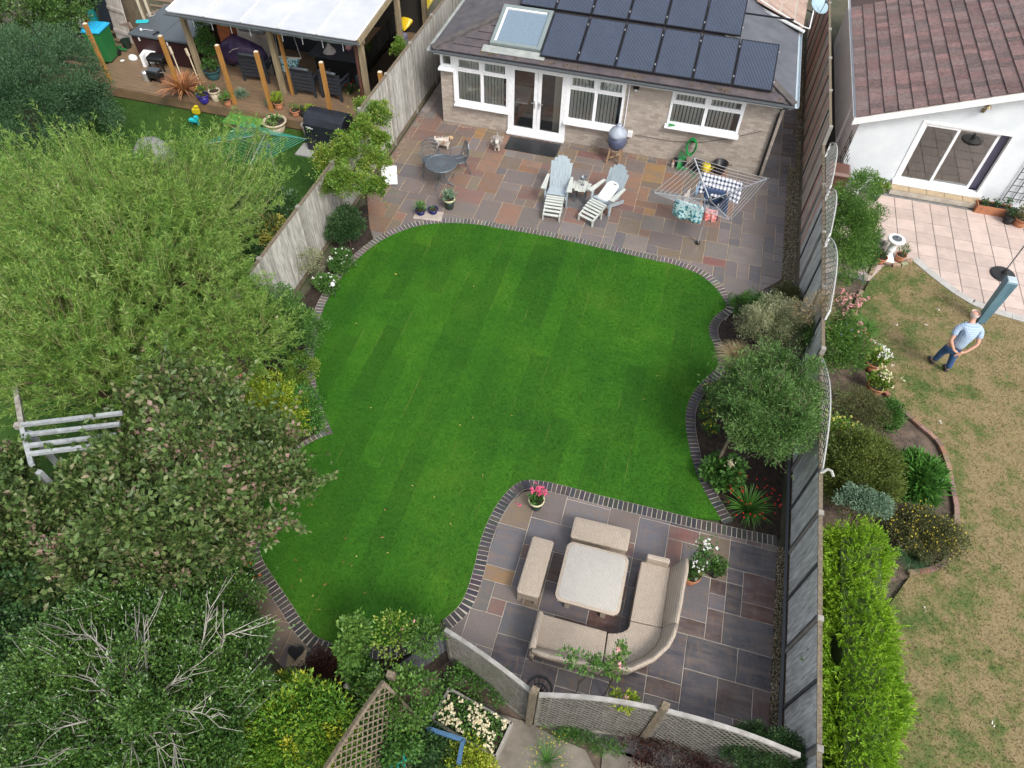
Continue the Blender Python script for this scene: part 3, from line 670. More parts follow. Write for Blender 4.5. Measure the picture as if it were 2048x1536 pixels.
# diamond lattice panels with bowed tops at the bottom
def bow_panel(label, a, b, za, zb_, bow, group='bowed diamond lattice panels below the terrace'):
    a, b = Vector((a[0], a[1], 0)), Vector((b[0], b[1], 0)); d = b - a; L = d.length; ang = math.atan2(d.y, d.x)
    t = thing('lattice_panel', label, 'lattice', (a.x, a.y, 0), ang, group)
    top = lambda u: za + (zb_ - za) * u / L + bow * math.sin(math.pi * max(0, min(1, u / L)))
    lattice(MB(), lambda u, z, dd: (u, dd, z), L, .06, lambda u: top(u) - .02, .12, .021).build('lattice', 'lath', t)
    MB().loft([[(L * k / 12, -.03, top(L * k / 12) - .02), (L * k / 12, .03, top(L * k / 12) - .02), (L * k / 12, .03, top(L * k / 12) + .03), (L * k / 12, -.03, top(L * k / 12) + .03)] for k in range(13)]).build('top_rail', 'rail_pale', t)
    MB().box((L / 2, 0, .06), (L, .05, .05)).build('bottom_rail', 'lath', t)
    for u in (.02, L - .02): MB().box((u, 0, top(u) / 2), (.045, .045, top(u))).build('stile', 'lath', t)
    return t
M['lath'] = mat('lattice_lath', (.19, .178, .15), (.10, .094, .075), 8, .85, world_=True)
M['rail_pale'] = mat('pale_rail', (.36, .35, .33), (.22, .21, .19), 6, .8, world_=True)
pA, pB, pC, pD = G(890, 1258, 1.45), G(1068, 1386, 1.68), G(1325, 1418, 1.75), G(1605, 1508, 1.6)
bow_panel('bowed lattice panel left of the square post', pA, (pB.x - .03, pB.y + .02, 0), 1.42, 1.62, .1)
bow_panel('bowed lattice panel between the two posts with roses on it', (pB.x + .07, pB.y, 0), pC, 1.66, 1.7, .16)
bow_panel('bowed lattice panel ending at the side fence', (pC.x + .05, pC.y, 0), (pD.x, pD.y, 0), 1.72, 1.5, .14)
for p, h, lb in ((pB, 1.82, 'thick weathered fence post between two lattice panels'), (pC, 1.92, 'weathered post behind the rose beside the rightmost lattice')):
    t = thing('fence_post', lb, 'post', (p.x, p.y, 0), -.2, 'square posts of the lattice fence')
    MB().box((0, 0, h / 2), (.1, .1, h), b=.008).build('shaft', 'wood_mid', t); MB().box((0, 0, h + .02), (.12, .12, .04), taper=.7).build('cap', 'wood_mid', t)
# low slatted board fence and the leaning trellis panel left of it
a, b = G(782, 1345, .9), G(892, 1262, .9); d = (b - a); L = Vector((d.x, d.y)).length
t = thing('slatted_gate', 'dark grey low board panel joining the lattice corner to the old post', 'fence', (a.x, a.y, 0), math.atan2(d.y, d.x))
for k in range(7): MB().box((L * (k + .5) / 7, .012 * (k % 2), .5), (L / 7 - .004, .02, .82)).build('board', 'grey_board', t)
for z in (.25, .8): MB().box((L / 2, .035, z), (L, .03, .06)).build('rail', 'grey_board', t)
p = G(790, 1345, 1.5); t = thing('fence_post', 'old leaning post with roses growing round it', 'post', (p.x - .05, p.y, 0)); 
MB().box((0, 0, .78), (.11, .09, 1.56), rx=.06, b=.01).build('shaft', 'wood_mid', t)
a, b = G(770, 1350, 1.5), G(655, 1520, 1.5); d = b - a; ol = bow_panel('old lattice panel overgrown with rose leaves', a, b, 1.45, 1.45, .02, 'old lattice'); ol.location = (a.x + .75, a.y - .3, .35); ol.rotation_euler.x = R_(30)
for q_ in ol.children: q_.data.materials[0] = M['wood_mid']

# ================================================================ BUNGALOW
YW = 18.6
H = thing('bungalow', 'buff brick bungalow extension with hipped slate roof and white windows', 'house', (0, 0, 0))
def wall_with_openings(name, m, x0, x1, z0, z1, y, th, ops, parent):
    """straight wall along x built round its openings"""
    mb = MB(); xs = sorted({x0, x1} | {o[0] for o in ops} | {o[1] for o in ops})
    for a, b in zip(xs, xs[1:]):
        seg = [(z0, z1)]
        for (oa, ob, oz0, oz1) in ops:
            if oa <= a + 1e-6 and ob >= b - 1e-6:
                ns = []
                for (s0, s1) in seg:
                    if oz0 > s0: ns.append((s0, min(oz0, s1)))
                    if oz1 < s1: ns.append((max(oz1, s0), s1))
                seg = ns
        for (s0, s1) in seg:
            if s1 - s0 > .01: mb.box(((a + b) / 2, y + th / 2, (s0 + s1) / 2), (b - a, th, s1 - s0))
    return mb.build(name, m, parent)
XL, XR = -7.12, 2.5
ops = [(-7.06, -6.76, 1.73, 2.2), (-6.66, -5.06, .72, 2.2), (-5.06, -3.33, .0, 2.2), (-3.33, -1.72, .72, 2.2), (-.46, 1.5, 1.12, 2.2)]
wall_with_openings('wall', 'housebrick', XL, XR, -.02, 2.25, YW, .1, ops, H)
MB().box((XR - .05, 23.3, 1.12), (.1, 9.2, 2.26)).build('side_wall', 'housebrick', H)
MB().box((XL + .05, 23.3, 1.12), (.1, 9.2, 2.26)).build('side_wall', 'housebrick', H)
MB().box(((XL + XR) / 2, YW + .104, .08), (XR - XL + .02, .2, .2)).build('plinth', 'plinth', H) if 'plinth' in M else None
MB().box((-2.4, 21.4, .0), (9.3, 5.2, .06)).build('floor', 'interior_floor', H)
MB().box((-2.4, 23.9, 1.1), (9.3, .1, 2.2)).build('inner_wall', 'interior_wall', H)
MB().box((-2.55, 21.6, 1.1), (.1, 4.6, 2.2)).build('inner_wall', 'interior_wall', H)
def window(x0, x1, z0, z1, parent, y=YW - .02, mull=True, transom=.36, name='window', blind=True, sill=True, glass=True, halfblind=False):
    w = MB(); fw = .07
    w.box((x0 + fw / 2, y + .035, (z0 + z1) / 2), (fw, .07, z1 - z0)); w.box((x1 - fw / 2, y + .035, (z0 + z1) / 2), (fw, .07, z1 - z0))
    w.box(((x0 + x1) / 2, y + .035, z1 - fw / 2), (x1 - x0 - 2 * fw, .07, fw)); w.box(((x0 + x1) / 2, y + .035, z0 + fw / 2), (x1 - x0 - 2 * fw, .07, fw))
    win = w.build(name, 'upvc', parent); xm = (x0 + x1) / 2
    if mull: MB().box((xm, y + .033, (z0 + z1) / 2), (.09, .066, z1 - z0 - 2 * fw)).build('mullion', 'upvc', win)
    if transom:
        zt = z1 - fw - transom
        for a, b in (((x0 + fw, xm - .045), (xm + .045, x1 - fw)) if mull else ((x0 + fw, x1 - fw),)):
            MB().box(((a + b) / 2, y + .031, zt), (b - a, .062, .07)).build('transom', 'upvc', win)
            s = MB()
            for zz in (zt + .055, z1 - fw - .02): s.box(((a + b) / 2, y + .01, zz), (b - a - .002, .05, .04))
            for xx in (a + .02, b - .02): s.box((xx, y + .01, (zt + .035 + z1 - fw) / 2), (.04, .05, transom - .12))
            s.build('sash', 'upvc', win)
    MB().box((xm, y + .045, (z0 + z1) / 2), (x1 - x0 - 2 * fw, .006, z1 - z0 - 2 * fw)).build('pane', 'glass', win)
    if blind:
        bl = MB(); n = int((x1 - x0 - .2) / .098)
        for k in range(n): bl.box((x0 + .12 + k * .098, y + .11, (z0 + z1) / 2), (.082, .004, z1 - z0 - .1), rz=random.uniform(.45, .7))
        bl.build('vertical_blind', 'blind', win)
    if sill: MB().add([(x, yy, z) for x in (x0 - .04, x1 + .04) for (yy, z) in ((y - .13, z0 - .07), (y - .13, z0 - .035), (y + .02, z0 - .004), (y + .02, z0 - .07))],
        [(0, 1, 2, 3), (7, 6, 5, 4), (0, 4, 5, 1), (1, 5, 6, 2), (3, 2, 6, 7), (0, 3, 7, 4)]).build('sill', 'upvc', win)
    return win
window(-6.66, -5.06, .72, 2.14, H); window(-3.33, -1.72, .72, 2.14, H); window(-.46, 1.5, 1.12, 2.14, H, transom=.3)
# corner light: wraps the left corner
window(-7.1, -6.72, 1.75, 2.14, H, mull=False, transom=None, blind=False)
MB().box((-6.69, YW - .01, 1.45), (.06, .08, 1.42)).build('corner_post', 'upvc', H)
# french doors
D = MB()
for x in (-5.03, -3.36): D.box((x, YW + .0, 1.1), (.075, .08, 2.12))
D.box((-4.195, YW, 2.13), (1.6, .08, .07)); D.box((-4.195, YW - .06, .07), (1.76, .22, .06))
Dd = D.build('french_door', 'upvc', H)
for s_ in (-1, 1):
    xc = -4.195 + s_ * .4; f = MB()
    for xx in (xc - .345, xc + .345): f.box((xx, YW - .005, 1.1), (.1, .06, 1.98))
    f.box((xc, YW - .005, 2.04), (.59, .06, .1)); f.box((xc, YW - .005, .17), (.59, .06, .14))
    df = f.build('door_leaf', 'upvc', Dd); 
    MB().box((xc, YW + .0, 1.12), (.59, .008, 1.76)).build('pane', 'glass', Dd)
    MB().box((xc - s_ * .335, YW - .05, 1.05), (.03, .03, .22)).box((xc - s_ * .29, YW - .075, 1.1), (.12, .02, .025)).build('handle', 'alu', Dd)
MB().box((-3.62, YW + .25, 1.1), (.28, .05, 2.0)).build('door_curtain', 'cream', H)
MB().box((-5.35, YW + .9, .74), (1.5, .9, .05), b=.01).build('table_inside', 'upvc', H)
MB().box((-4.2, YW + .75, .035), (1.3, .8, .012)).build('inner_mat', 'black', H)
# fascia, gutter
YE, ZE = 18.36, 2.32; XA, XB = -7.3, 2.68; TAN = math.tan(R_(15.5))
MB().box(((XA + XB) / 2, YW - .12, 2.2), (XB - XA - .12, .03, .14)).build('fascia', 'upvc', H)
MB().box(((XA + XB) / 2, YW - .05, 2.155), (XB - XA - .14, .16, .02)).build('soffit', 'upvc', H)
def gutter(p0, p1, m='gutter'):
    p0, p1 = Vector(p0), Vector(p1); d = (p1 - p0).normalized(); n = d.cross(Vector((0, 0, 1)))
    prof = [(-.055, .0), (-.05, -.04), (0, -.06), (.05, -.04), (.055, 0), (.045, 0), (.04, -.03), (0, -.048), (-.04, -.03), (-.045, 0)]
    return MB().loft([[p + n * a + Vector((0, 0, b)) for a, b in prof] for p in (p0, p1)])
gutter((XA, YE - .05, ZE - .02), (XB, YE - .05, ZE - .02)).build('gutter', 'gutter', H)
gutter((XB + .05, YE, ZE - .02), (XB + .05, 22.6, ZE - .02)).build('gutter', 'lightgutter' if 'lightgutter' in M else 'lead', H)
gutter((XA - .05, YE, ZE - .02), (XA - .05, 26, ZE - .02)).build('gutter', 'lead', H)
MB().tube([(XB - .12, YE - .02, ZE - .08), (2.4, YW - .06, 2.1), (2.38, YW - .06, 1.9), (2.38, YW - .06, .02)], .034, 8).build('downpipe', 'black', H)
# hipped roof
def zr(y): return ZE + (y - YE) * TAN
HR = (XB - XA) / 2; XM = (XA + XB) / 2; YR = YE + HR; ZR = zr(YR)
yb = 27.5
rf = MB(); rf.add([(XA, YE, ZE), (XB, YE, ZE), (XM, YR, ZR)], [(0, 1, 2)]).add([(XA, YE, ZE - .05), (XB, YE, ZE - .05), (XB, yb, ZE - .05), (XA, yb, ZE - .05)], [(3, 2, 1, 0)])
roof = rf.build('roof', 'slate', H)
MB().add([(XB, YE, ZE), (XB, yb, ZE), (XM, yb, ZR), (XM, YR, ZR)], [(0, 1, 2, 3)]).build('right_slope', 'slate_side', roof)
MB().add([(XA, YE, ZE), (XM, YR, ZR), (XM, yb, ZR), (XA, yb, ZE)], [(0, 1, 2, 3)]).build('left_slope', 'slate', roof)
rr = random.Random(3); ex = .30; nrow = 15
for k in range(nrow):      # courses of slates on the front slope, each slate its own piece
    y0 = YE + k * ex * math.cos(R_(15.5)); xa, xb = XA + (y0 - YE) + .28, XB - (y0 - YE) - .28
    if xb - xa < .4: break
    n = max(1, round((xb - xa) / .62)); w = (xb - xa) / n; key = ('slate', round(w, 4))
    if key not in MESHC: MESHC[key] = MB().add([(-w / 2 + .002, 0, .03), (w / 2 - .002, 0, .03), (w / 2 - .002, ex * .98, .01), (-w / 2 + .002, ex * .98, .01), (-w / 2 + .002, 0, 0), (w / 2 - .002, 0, 0)], [(0, 1, 2, 3), (4, 5, 1, 0)]).mesh('slate_tile', 'slatetile')if 'slatetile' in M else MB().add([(-w / 2 + .002, 0, .034), (w / 2 - .002, 0, .034), (w / 2 - .002, ex * .98, .012), (-w / 2 + .002, ex * .98, .012), (-w / 2 + .002, 0, 0), (w / 2 - .002, 0, 0)], [(0, 1, 2, 3), (4, 5, 1, 0)]).mesh('slate_tile', 'slate_obj' if 'slate_obj' in M else 'slate')
    for i in range(n):
        inst('slate_tile', MESHC[key], roof, (xa + (i + .5) * w, y0, zr(y0) + .004), rot=(R_(15.5), 0, 0), color=(1, 1, 1))
for s_, xh in ((1, XB), (-1, XA)):     # hip ridges, tile by tile
    d = Vector((-s_, 1, TAN)).normalized()
    for k in range(12):
        a = Vector((xh, YE, ZE + .02)) + d * (.42 * k + .05); MB().bar(a, a + d * .43 + Vector((0, 0, .006)), .2, .05).build('hip_tile', 'hip', roof) if 'hip' in M else MB().bar(a, a + d * .43 + Vector((0, 0, .006)), .2, .05).build('hip_tile', 'slate', roof)
# moss along the eave
npm = np.random.default_rng(5)
def fluff(name, pts, size, m, label, parent=None, seed=0):
    r = np.random.default_rng(seed); P = np.repeat(np.array(pts), 1, 0); k = len(P)
    V = P[:, None, :] + r.normal(0, size, (k, 4, 3)) * np.array([1, 1, .5]); F = np.array([[0, 1, 2], [0, 2, 3], [1, 3, 2]])
    return npmesh(name, V.reshape(-1, 3), (F[None] + 4 * np.arange(k)[:, None, None]).reshape(-1, 3), m, label, parent)
M['moss'] = leafmat('moss', [(0, (.10, .07, .03)), (.5, (.2, .15, .05)), (.8, (.28, .17, .05)), (1, (.4, .38, .25))], .9, 0)
mx_ = npm.uniform(-6.5, 2.3, 900); my_ = npm.uniform(.03, .16, 900); cl = np.sin(mx_ * 3.1) + np.sin(mx_ * 7.7 + 1) > .3
mp = np.stack([mx_[cl], YE + my_[cl], ZE + .04 + my_[cl] * TAN], 1)
fluff('moss', mp, .016, 'moss', None, roof, 1)
# velux-style roof light
def onroof(x, y, h): return Vector((x, y, zr(y) + h))
sk = thing('roof_window', 'large grey framed roof window left of the solar panels', 'roof window', onroof(-4.95, 18.82, .03)); sk.rotation_euler = (R_(15.5), 0, 0)
wq, lq = 1.34, 1.44
f = MB(); f.box((-wq / 2, lq / 2, .06), (.11, lq + .11, .1), b=.01).box((wq / 2, lq / 2, .06), (.11, lq + .11, .1), b=.01).box((0, 0, .06), (wq - .11, .11, .1), b=.01).box((0, lq, .06), (wq - .11, .11, .1), b=.01)
f.build('frame', 'skyframe', sk) if 'skyframe' in M else f.build('frame', 'lead', sk)
MB().box((0, lq / 2, .06), (wq - .1, lq - .1, .015)).build('pane', 'skyglass', sk) if 'skyglass' in M else MB().box((0, lq / 2, .06), (wq - .1, lq - .1, .015)).build('pane', 'glass', sk)
g = MB(); g.box((-wq / 2 + .08, lq / 2, .085), (.05, lq - .12, .03)).box((0, lq - .09, .085), (wq - .2, .05, .03)); g.build('sash', 'upvc', sk)
MB().box((0, -.2, .015), (wq + .45, .26, .012)).build('flashing', 'lead', sk)
# solar panels
M['cell'] = None
m, nt = _nt('solar_cell'); v = objc(nt); s_ = N(nt, 'ShaderNodeSeparateXYZ'); nt.links.new(v, s_.inputs[0])
fr = math_(nt, 'FRACT', math_(nt, 'MULTIPLY', s_.outputs[0], 1 / .0375)); ln = math_(nt, 'LESS_THAN', fr, .18)
fy = math_(nt, 'FRACT', math_(nt, 'MULTIPLY', s_.outputs[1], 1 / .157)); lny = math_(nt, 'LESS_THAN', fy, .012)
nn = noise(nt, 1.1, 3, .5, v)
col = mixc(nt, ln, ramp(nt, nn, [(.3, (.020, .027, .05)), (.7, (.032, .040, .07))]), (.13, .16, .2))
_out(nt, bsdf(nt, col, .18, spec=.6)); M['cell'] = m
def solar(x, y, label):
    t = thing('solar_panel', label, 'solar panel', onroof(x, y, .1), 0, 'dark solar panels on the bungalow roof'); t.rotation_euler = (R_(15.5), 0, 0)
    w, l = 1.015, 1.70; e = .03
    MB().box((0, l / 2, 0), (w - 2 * e, l - 2 * e, .034)).build('cells', 'cell', t)
    MB().box((-w / 2 + e / 2, l / 2, 0), (e, l, .042)).box((w / 2 - e / 2, l / 2, 0), (e, l, .042)).box((0, e / 2, 0), (w - 2 * e, e, .042)).box((0, l - e / 2, 0), (w - 2 * e, e, .042)).build('frame', 'pframe', t)
    for yy in (.3, l - .3): MB().box((w / 2 + .012, yy, .02), (.03, .05, .03)).build('clamp', 'alu', t)
    return t
M['pframe'] = plain('panel_frame', (.02, .022, .028), .35, .3)
NM = ['first', 'second', 'third', 'fourth', 'fifth', 'sixth']
for i in range(6): solar(-3.68 + i * 1.04, 18.58, f'{NM[i]} solar panel from the roof window in the row nearest the eave')
for i in range(6): solar(-4.73 + i * 1.04, 20.33, f'{NM[i]} solar panel counted from the left in the upper row')
MB().box((-.6, 21.3, zr(21.3) + .03), (5.8, .03, .04), rx=R_(15.5)).build('mounting_rail', 'pframe', roof)
# main house beyond, with its own eave, cables and a dish
MH = thing('main_house', 'pink tiled corner of the main house beyond the slate roof', 'house', (0, 0, 0))
MB().add([(1.3, 23.2, 2.75), (2.75, 22.5, 2.5), (2.95, 26, 2.5), (1.0, 26, 3.3)], [(0, 1, 2, 3)]).add([(1.3, 23.2, 2.6), (2.75, 22.5, 2.35), (2.95, 26, 2.35), (1.0, 26, 3.15)], [(3, 2, 1, 0)]).build('roof', 'pinkbrick', MH)
MB().box((2.1, 25, 1.2), (.9, 3.5, 2.4)).build('wall', 'pinkbrick', MH)
gutter((1.25, 23.15, 2.68), (2.8, 22.42, 2.44)).build('gutter', 'white', MH)
MB().tube([(1.2, 23.3, 2.85), (1.9, 22.85, 2.72), (2.75, 22.42, 2.55), (2.95, 22.7, 2.4), (3.05, 24, 2.5)], .018, 5).build('cable', 'white', MH)
dsh = thing('satellite_dish', 'pale blue satellite dish above the red stained fence', 'dish', G(1636, 14, 2.5), 0)
MB().lathe([(0.001, 0), (.12, .01), (.22, .04), (.29, .08), (.285, .09), (.2, .055), (.001, .02)], n=20).build('dish', 'dishblue', dsh) if 'dishblue' in M else MB().lathe([(0.001, 0), (.12, .01), (.22, .04), (.29, .08), (.285, .09), (.2, .055), (.001, .02)], n=20).build('dish', 'lead', dsh)
MB().tube([(0, 0, 0), (0, .05, -.3), (0, .3, -.5)], .02).build('bracket', 'gutter', dsh); MB().tube([(0, -.25, .05), (0, -.1, .35)], .012).box((0, -.1, .36), (.05, .05, .08)).build('arm', 'gutter', dsh)
dsh.rotation_euler = (.5, .2, .4)
# small fittings on the wall
t = thing('security_lamp', 'small black and white lamp under the bungalow eave', 'lamp', (-1.45, YW - .06, 2.0))
MB().box((0, 0, .03), (.16, .1, .06), b=.01).build('housing', 'black', t); MB().lathe([(.035, -.05), (.045, -.02), (.04, 0)], n=10).build('sensor', 'upvc', t)
MB().tube([(-1.63, YW - .02, 2.1), (-1.63, YW - .02, .75)], .014, 5).build('cable_pipe', 'upvc', H)
MB().tube([(-1.3, YW - .02, .62), (-.3, YW - .02, .6), (.6, YW - .015, .72), (1.3, YW - .015, .98), (2.1, YW - .012, 1.35)], .006, 4).build('wall_cable', 'black', H)
MB().box((-1.42, YW - .04, .63), (.14, .08, .18), b=.01).build('socket_box', 'upvc', H)

# ================================================================ WHITE HOUSE ON THE RIGHT
V = thing('white_house', 'white rendered bungalow with brown tiled roof and sliding patio door', 'house', (0, 0, 0))
y2 = 19.15; xe = 4.46; ze_ = 2.05; TA = .372
def zr2(x): return ze_ + (x - xe) * TA
w1 = MB(); dx0, dx1, dz0, dz1 = 6.02, 8.3, .2, 2.03
# gable wall around the door opening
def gable(xa, xb, zb0):   # quad under the verge
    w1.add([(x, y, z) for x in (xa, xb) for (y, z) in ((y2, zb0), (y2 + .15, zb0), (y2 + .15, zr2(x) - .1), (y2, zr2(x) - .1))],
           [(0, 1, 2, 3), (7, 6, 5, 4), (0, 4, 5, 1), (1, 5, 6, 2), (2, 6, 7, 3), (3, 7, 4, 0)])
gable(4.55, dx0, -.03); gable(dx0, dx1, dz1); gable(dx1, 13, -.03)
w1.box(((dx0 + dx1) / 2, y2 + .075, .085), (dx1 - dx0, .15, .23))
w1.box((4.63, y2 + 4.2, .95), (.16, 8.1, 2.0)); w1.build('wall', 'render', V)
MB().box((9, y2 + 3.6, .17), (8.5, 6.6, .04)).build('floor', 'interior_floor', V)
MB().box((9, y2 + 7, 1.6), (8.5, .1, 3)).build('inner_wall', 'cream', V)
fr = MB()
for x in (dx0 + .04, dx1 - .04): fr.box((x, y2 + .04, 1.13), (.08, .12, 1.86))
fr.box(((dx0 + dx1) / 2, y2 + .04, 2.02), (dx1 - dx0 - .16, .12, .06)); fr.box(((dx0 + dx1) / 2, y2 - .03, .23), (dx1 - dx0 + .05, .26, .07))
sd = fr.build('sliding_door', 'upvc', V)
for xa, xb, yy in ((dx0 + .08, 7.0, .0), (6.93, 7.98, .05)):
    q = MB()
    for x in (xa + .035, xb - .035): q.box((x, y2 + yy + .03, 1.13), (.07, .05, 1.72))
    for z in (.31, 1.955): q.box(((xa + xb) / 2, y2 + yy + .03, z), (xb - xa - .14, .05, .08))
    lf = q.build('door_leaf', 'upvc', sd); MB().box(((xa + xb) / 2, y2 + yy + .03, 1.13), (xb - xa - .12, .01, 1.64)).build('pane', 'glass', sd)
cu = MB()
for k in range(6): cu.tube([(8.03 + k * .035, y2 + .2, .25), (8.03 + k * .035, y2 + .2, 1.98)], .022, 6)
cu.build('curtain', 'purple', V) if 'purple' in M else cu.build('curtain', 'lead', V)
st = MB(); step = MB().box((7.15, y2 - .2, .085), (2.35, .36, .17), b=.01).build('step', 'mortar_pale', V)
for k in range(5): MB().box((6.21 + k * .47, y2 - .2, .175), (.455, .37, .02), b=.003).build('step_tile', 'tilecream', step) if 'tilecream' in M else MB().box((6.21 + k * .47, y2 - .2, .175), (.455, .37, .02), b=.003).build('step_tile', 'tan_tile', step)
# bargeboard
MB().add([(x, y, z) for x in (4.3, 13.) for (y, z) in ((y2 - .28, zr2(x) - .22), (y2 - .24, zr2(x) - .22), (y2 - .24, zr2(x)), (y2 - .28, zr2(x)))], [(0, 1, 2, 3), (7, 6, 5, 4), (0, 4, 5, 1), (1, 5, 6, 2), (2, 6, 7, 3), (3, 7, 4, 0)]).build('bargeboard', 'white', V)
MB().add([(x, y, z) for x in (4.35, 13.) for (y, z) in ((y2 - .24, zr2(x) - .21), (y2 + .0, zr2(x) - .21), (y2 + .0, zr2(x) - .19), (y2 - .24, zr2(x) - .19))], [(0, 1, 2, 3), (7, 6, 5, 4), (0, 4, 5, 1), (1, 5, 6, 2), (2, 6, 7, 3), (3, 7, 4, 0)]).build('soffit', 'white', V)
gutter((4.33, y2 - .2, 1.98), (4.33, y2 + 9, 1.98)).build('gutter', 'upvc', V)
MB().box((4.4, y2 + 4.3, 1.93), (.04, 8.8, .18)).build('fascia', 'upvc', V)
MB().tube([(4.45, y2 + 1.2, .0), (4.45, y2 + 1.2, 1.9)], .035, 8).build('downpipe', 'upvc', V)
rf2 = MB().add([(4.34, y2 - .3, zr2(4.34)), (13, y2 - .3, zr2(13)), (13, 28, zr2(13)), (4.34, 28, zr2(4.34))], [(0, 1, 2, 3)]).build('roof', 'roofbed', V) if 'roofbed' in M else MB().add([(4.34, y2 - .3, zr2(4.34)), (13, y2 - .3, zr2(13)), (13, 28, zr2(13)), (4.34, 28, zr2(4.34))], [(0, 1, 2, 3)]).build('roof', 'rooftile', V)
ang = math.atan(TA); tw = .255; exx = .33
tm = [MB().add([(0, 0, .045), (0, tw - .006, .045), (exx + .02, tw - .006, .012), (exx + .02, 0, .012), (0, 0, .0), (0, tw - .006, .0), (exx + .02, 0, -.01), (exx + .02, tw - .006, -.01)], [(0, 3, 2, 1), (4, 0, 1, 5), (4, 6, 3, 0), (1, 2, 7, 5)]).mesh('roof_tile', 'rooftile') for _ in range(2)]
rt = random.Random(9); cnt = 0
for i in range(13):
    for j in range(26):
        xx = 4.34 + i * exx * math.cos(ang); yy = y2 - .3 + j * tw
        if yy > 26.3 - (xx - 4.5) * .6: continue
        cnt += 1; g = rt.uniform(.7, 1.2); rr_ = rt.uniform(.9, 1.12) 
        if cnt <= 320: inst('roof_tile', tm[0], rf2, (xx, yy, zr2(xx) + .004 + rt.uniform(-.002, .003)), rot=(0, -ang, 0), color=(g * rr_, g, g))
t = thing('wall_lamp', 'bronze wall lamp under the white gable', 'lamp', W(1972, 212, y2 - .02))
MB().lathe([(.001, 0), (.09, .0), (.02, .09)], (0, -.16, .05), n=12).build('shade', 'brass', t); MB().tube([(0, 0, -.12), (0, -.08, -.14), (0, -.16, .04)], .014).build('arm', 'brass', t); MB().box((0, 0, -.12), (.08, .03, .12), b=.01).build('backplate', 'brass', t)
# dark side passage
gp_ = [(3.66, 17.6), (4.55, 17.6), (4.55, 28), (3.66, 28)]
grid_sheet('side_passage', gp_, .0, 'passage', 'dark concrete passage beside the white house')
lt = thing('iron_trellis', 'black iron trellis frames leaning on the side wall', 'trellis', (4.5, 18.6, 0))
for yy, hh in ((0, 1.0), (.55, 1.25)):
    q = MB()
    for k in range(3): q.tube([(0, yy + k * .2, 0), (.04, yy + k * .2, hh)], .009, 4)
    for k in range(4): q.tube([(.01 * k, yy, hh * (k + .5) / 4), (.01 * k, yy + .4, hh * (k + .5) / 4)], .009, 4)
    q.build('iron_panel', 'black', lt)
ct = thing('wall_trellis', 'brown square trellis on the white wall right of the patio door', 'trellis', (8.9, y2 - .05, .2)); 
q = MB()
for k in range(5): q.box((.22 * k, 0, .75), (.02, .02, 1.5))
for k in range(8): q.box((.44, -.02, .1 + .2 * k), (.92, .012, .018))
q.build('laths', 'batten_dark', ct)
# ================================================================ PLANTS
def unit(v): return v / (np.linalg.norm(v, axis=-1, keepdims=True) + 1e-9)
def leaves(name, base, dirs, L, W, m, parent=None, seed=0, up=.5, kind=None, jitter=.25):
    """one folded rhombus leaf per row: base point, pointing direction, length, width"""
    r = np.random.default_rng(seed); k = len(base); dirs = unit(dirs)
    ref = unit(r.normal(0, 1, (k, 3)) + np.array([0, 0, up * 2])); side = unit(np.cross(dirs, ref)); nrm = np.cross(side, dirs)
    L = (L * r.uniform(.65, 1.25, k))[:, None]; W = (W * r.uniform(.7, 1.2, k))[:, None]
    V = np.stack([base, base + dirs * L * .48 + side * W / 2 + nrm * W * .22, base + dirs * L - nrm * L * .08, base + dirs * L * .48 - side * W / 2 + nrm * W * .22], 1)
    F = np.array([[0, 1, 2], [0, 2, 3]])
    o = npmesh(name, V.reshape(-1, 3), (F[None] + 4 * np.arange(k)[:, None, None]).reshape(-1, 3), m, None, parent)
    if kind is None and 'kind' in o: del o['kind']
    return o
def ell(r, n, rad, shell=.55, lower=-.5):
    """points in an ellipsoid, crowded toward its skin, cut off below"""
    out = []
    while sum(len(q) for q in out) < n:
        d = unit(r.normal(0, 1, (n * 2, 3))); d = d[d[:, 2] > lower]; rr = 1 - (1 - shell) * r.random(len(d)) ** 1.5
        out.append(d * rr[:, None] * np.array(rad))
    return np.concatenate(out)[:n]
def wobble(P, rad, seed, amt=.22):
    r = np.random.default_rng(seed); q = P / np.array(rad); f = np.zeros(len(P))
    for _ in range(5):
        k = r.normal(0, 3.0, 3); f += np.sin(q @ k + r.uniform(0, 6.28)) / 3
    return P * (1 + amt * f)[:, None]
def clumps(r, cen, per, cr, outw=.6, upw=.5, flat=.7):
    """leaves gathered in clumps round the given centres"""
    k = len(cen); off = unit(r.normal(0, 1, (k * per, 3))) * (r.random((k * per, 1)) ** .5) * cr * np.array([1, 1, flat])
    c = np.repeat(cen, per, 0); base = c + off
    d = unit(off) * .8 + unit(c) * outw + np.array([0, 0, upw]) + r.normal(0, .45, off.shape)
    return base, d
def limbs(parent, tips, base=(0, 0, 0), r0=.08, m='bark', n=10, seed=0, name='trunk', fork=.45, tip_r=.008, wig=.06):
    r = random.Random(seed); mb = MB(); base = Vector(base); sel = [Vector(t) for t in tips]; r.shuffle(sel); sel = sel[:n]
    zt = sum((t.z for t in sel), 0) / max(1, len(sel)); fk = base + Vector((r.uniform(-.05, .05), r.uniform(-.05, .05), (zt - base.z) * fork))
    mb.tube([base, (base + fk) / 2 + Vector((.02, .01, 0)), fk], [r0, r0 * .85, r0 * .7], 8)
    for t in sel:
        a = fk.lerp(t, .35) + Vector([r.uniform(-wig, wig) for _ in range(3)]); b = fk.lerp(t, .7) + Vector([r.uniform(-wig, wig) for _ in range(3)])
        mb.tube([fk, a, b, t], [r0 * .5, r0 * .33, r0 * .18, tip_r], 5)
    return mb.build(name, m, parent)
M['bark'] = mat('bark', (.14, .10, .065), (.07, .05, .035), 12, .9, stretch=(3, 3, .6), world_=True, bump=.6)
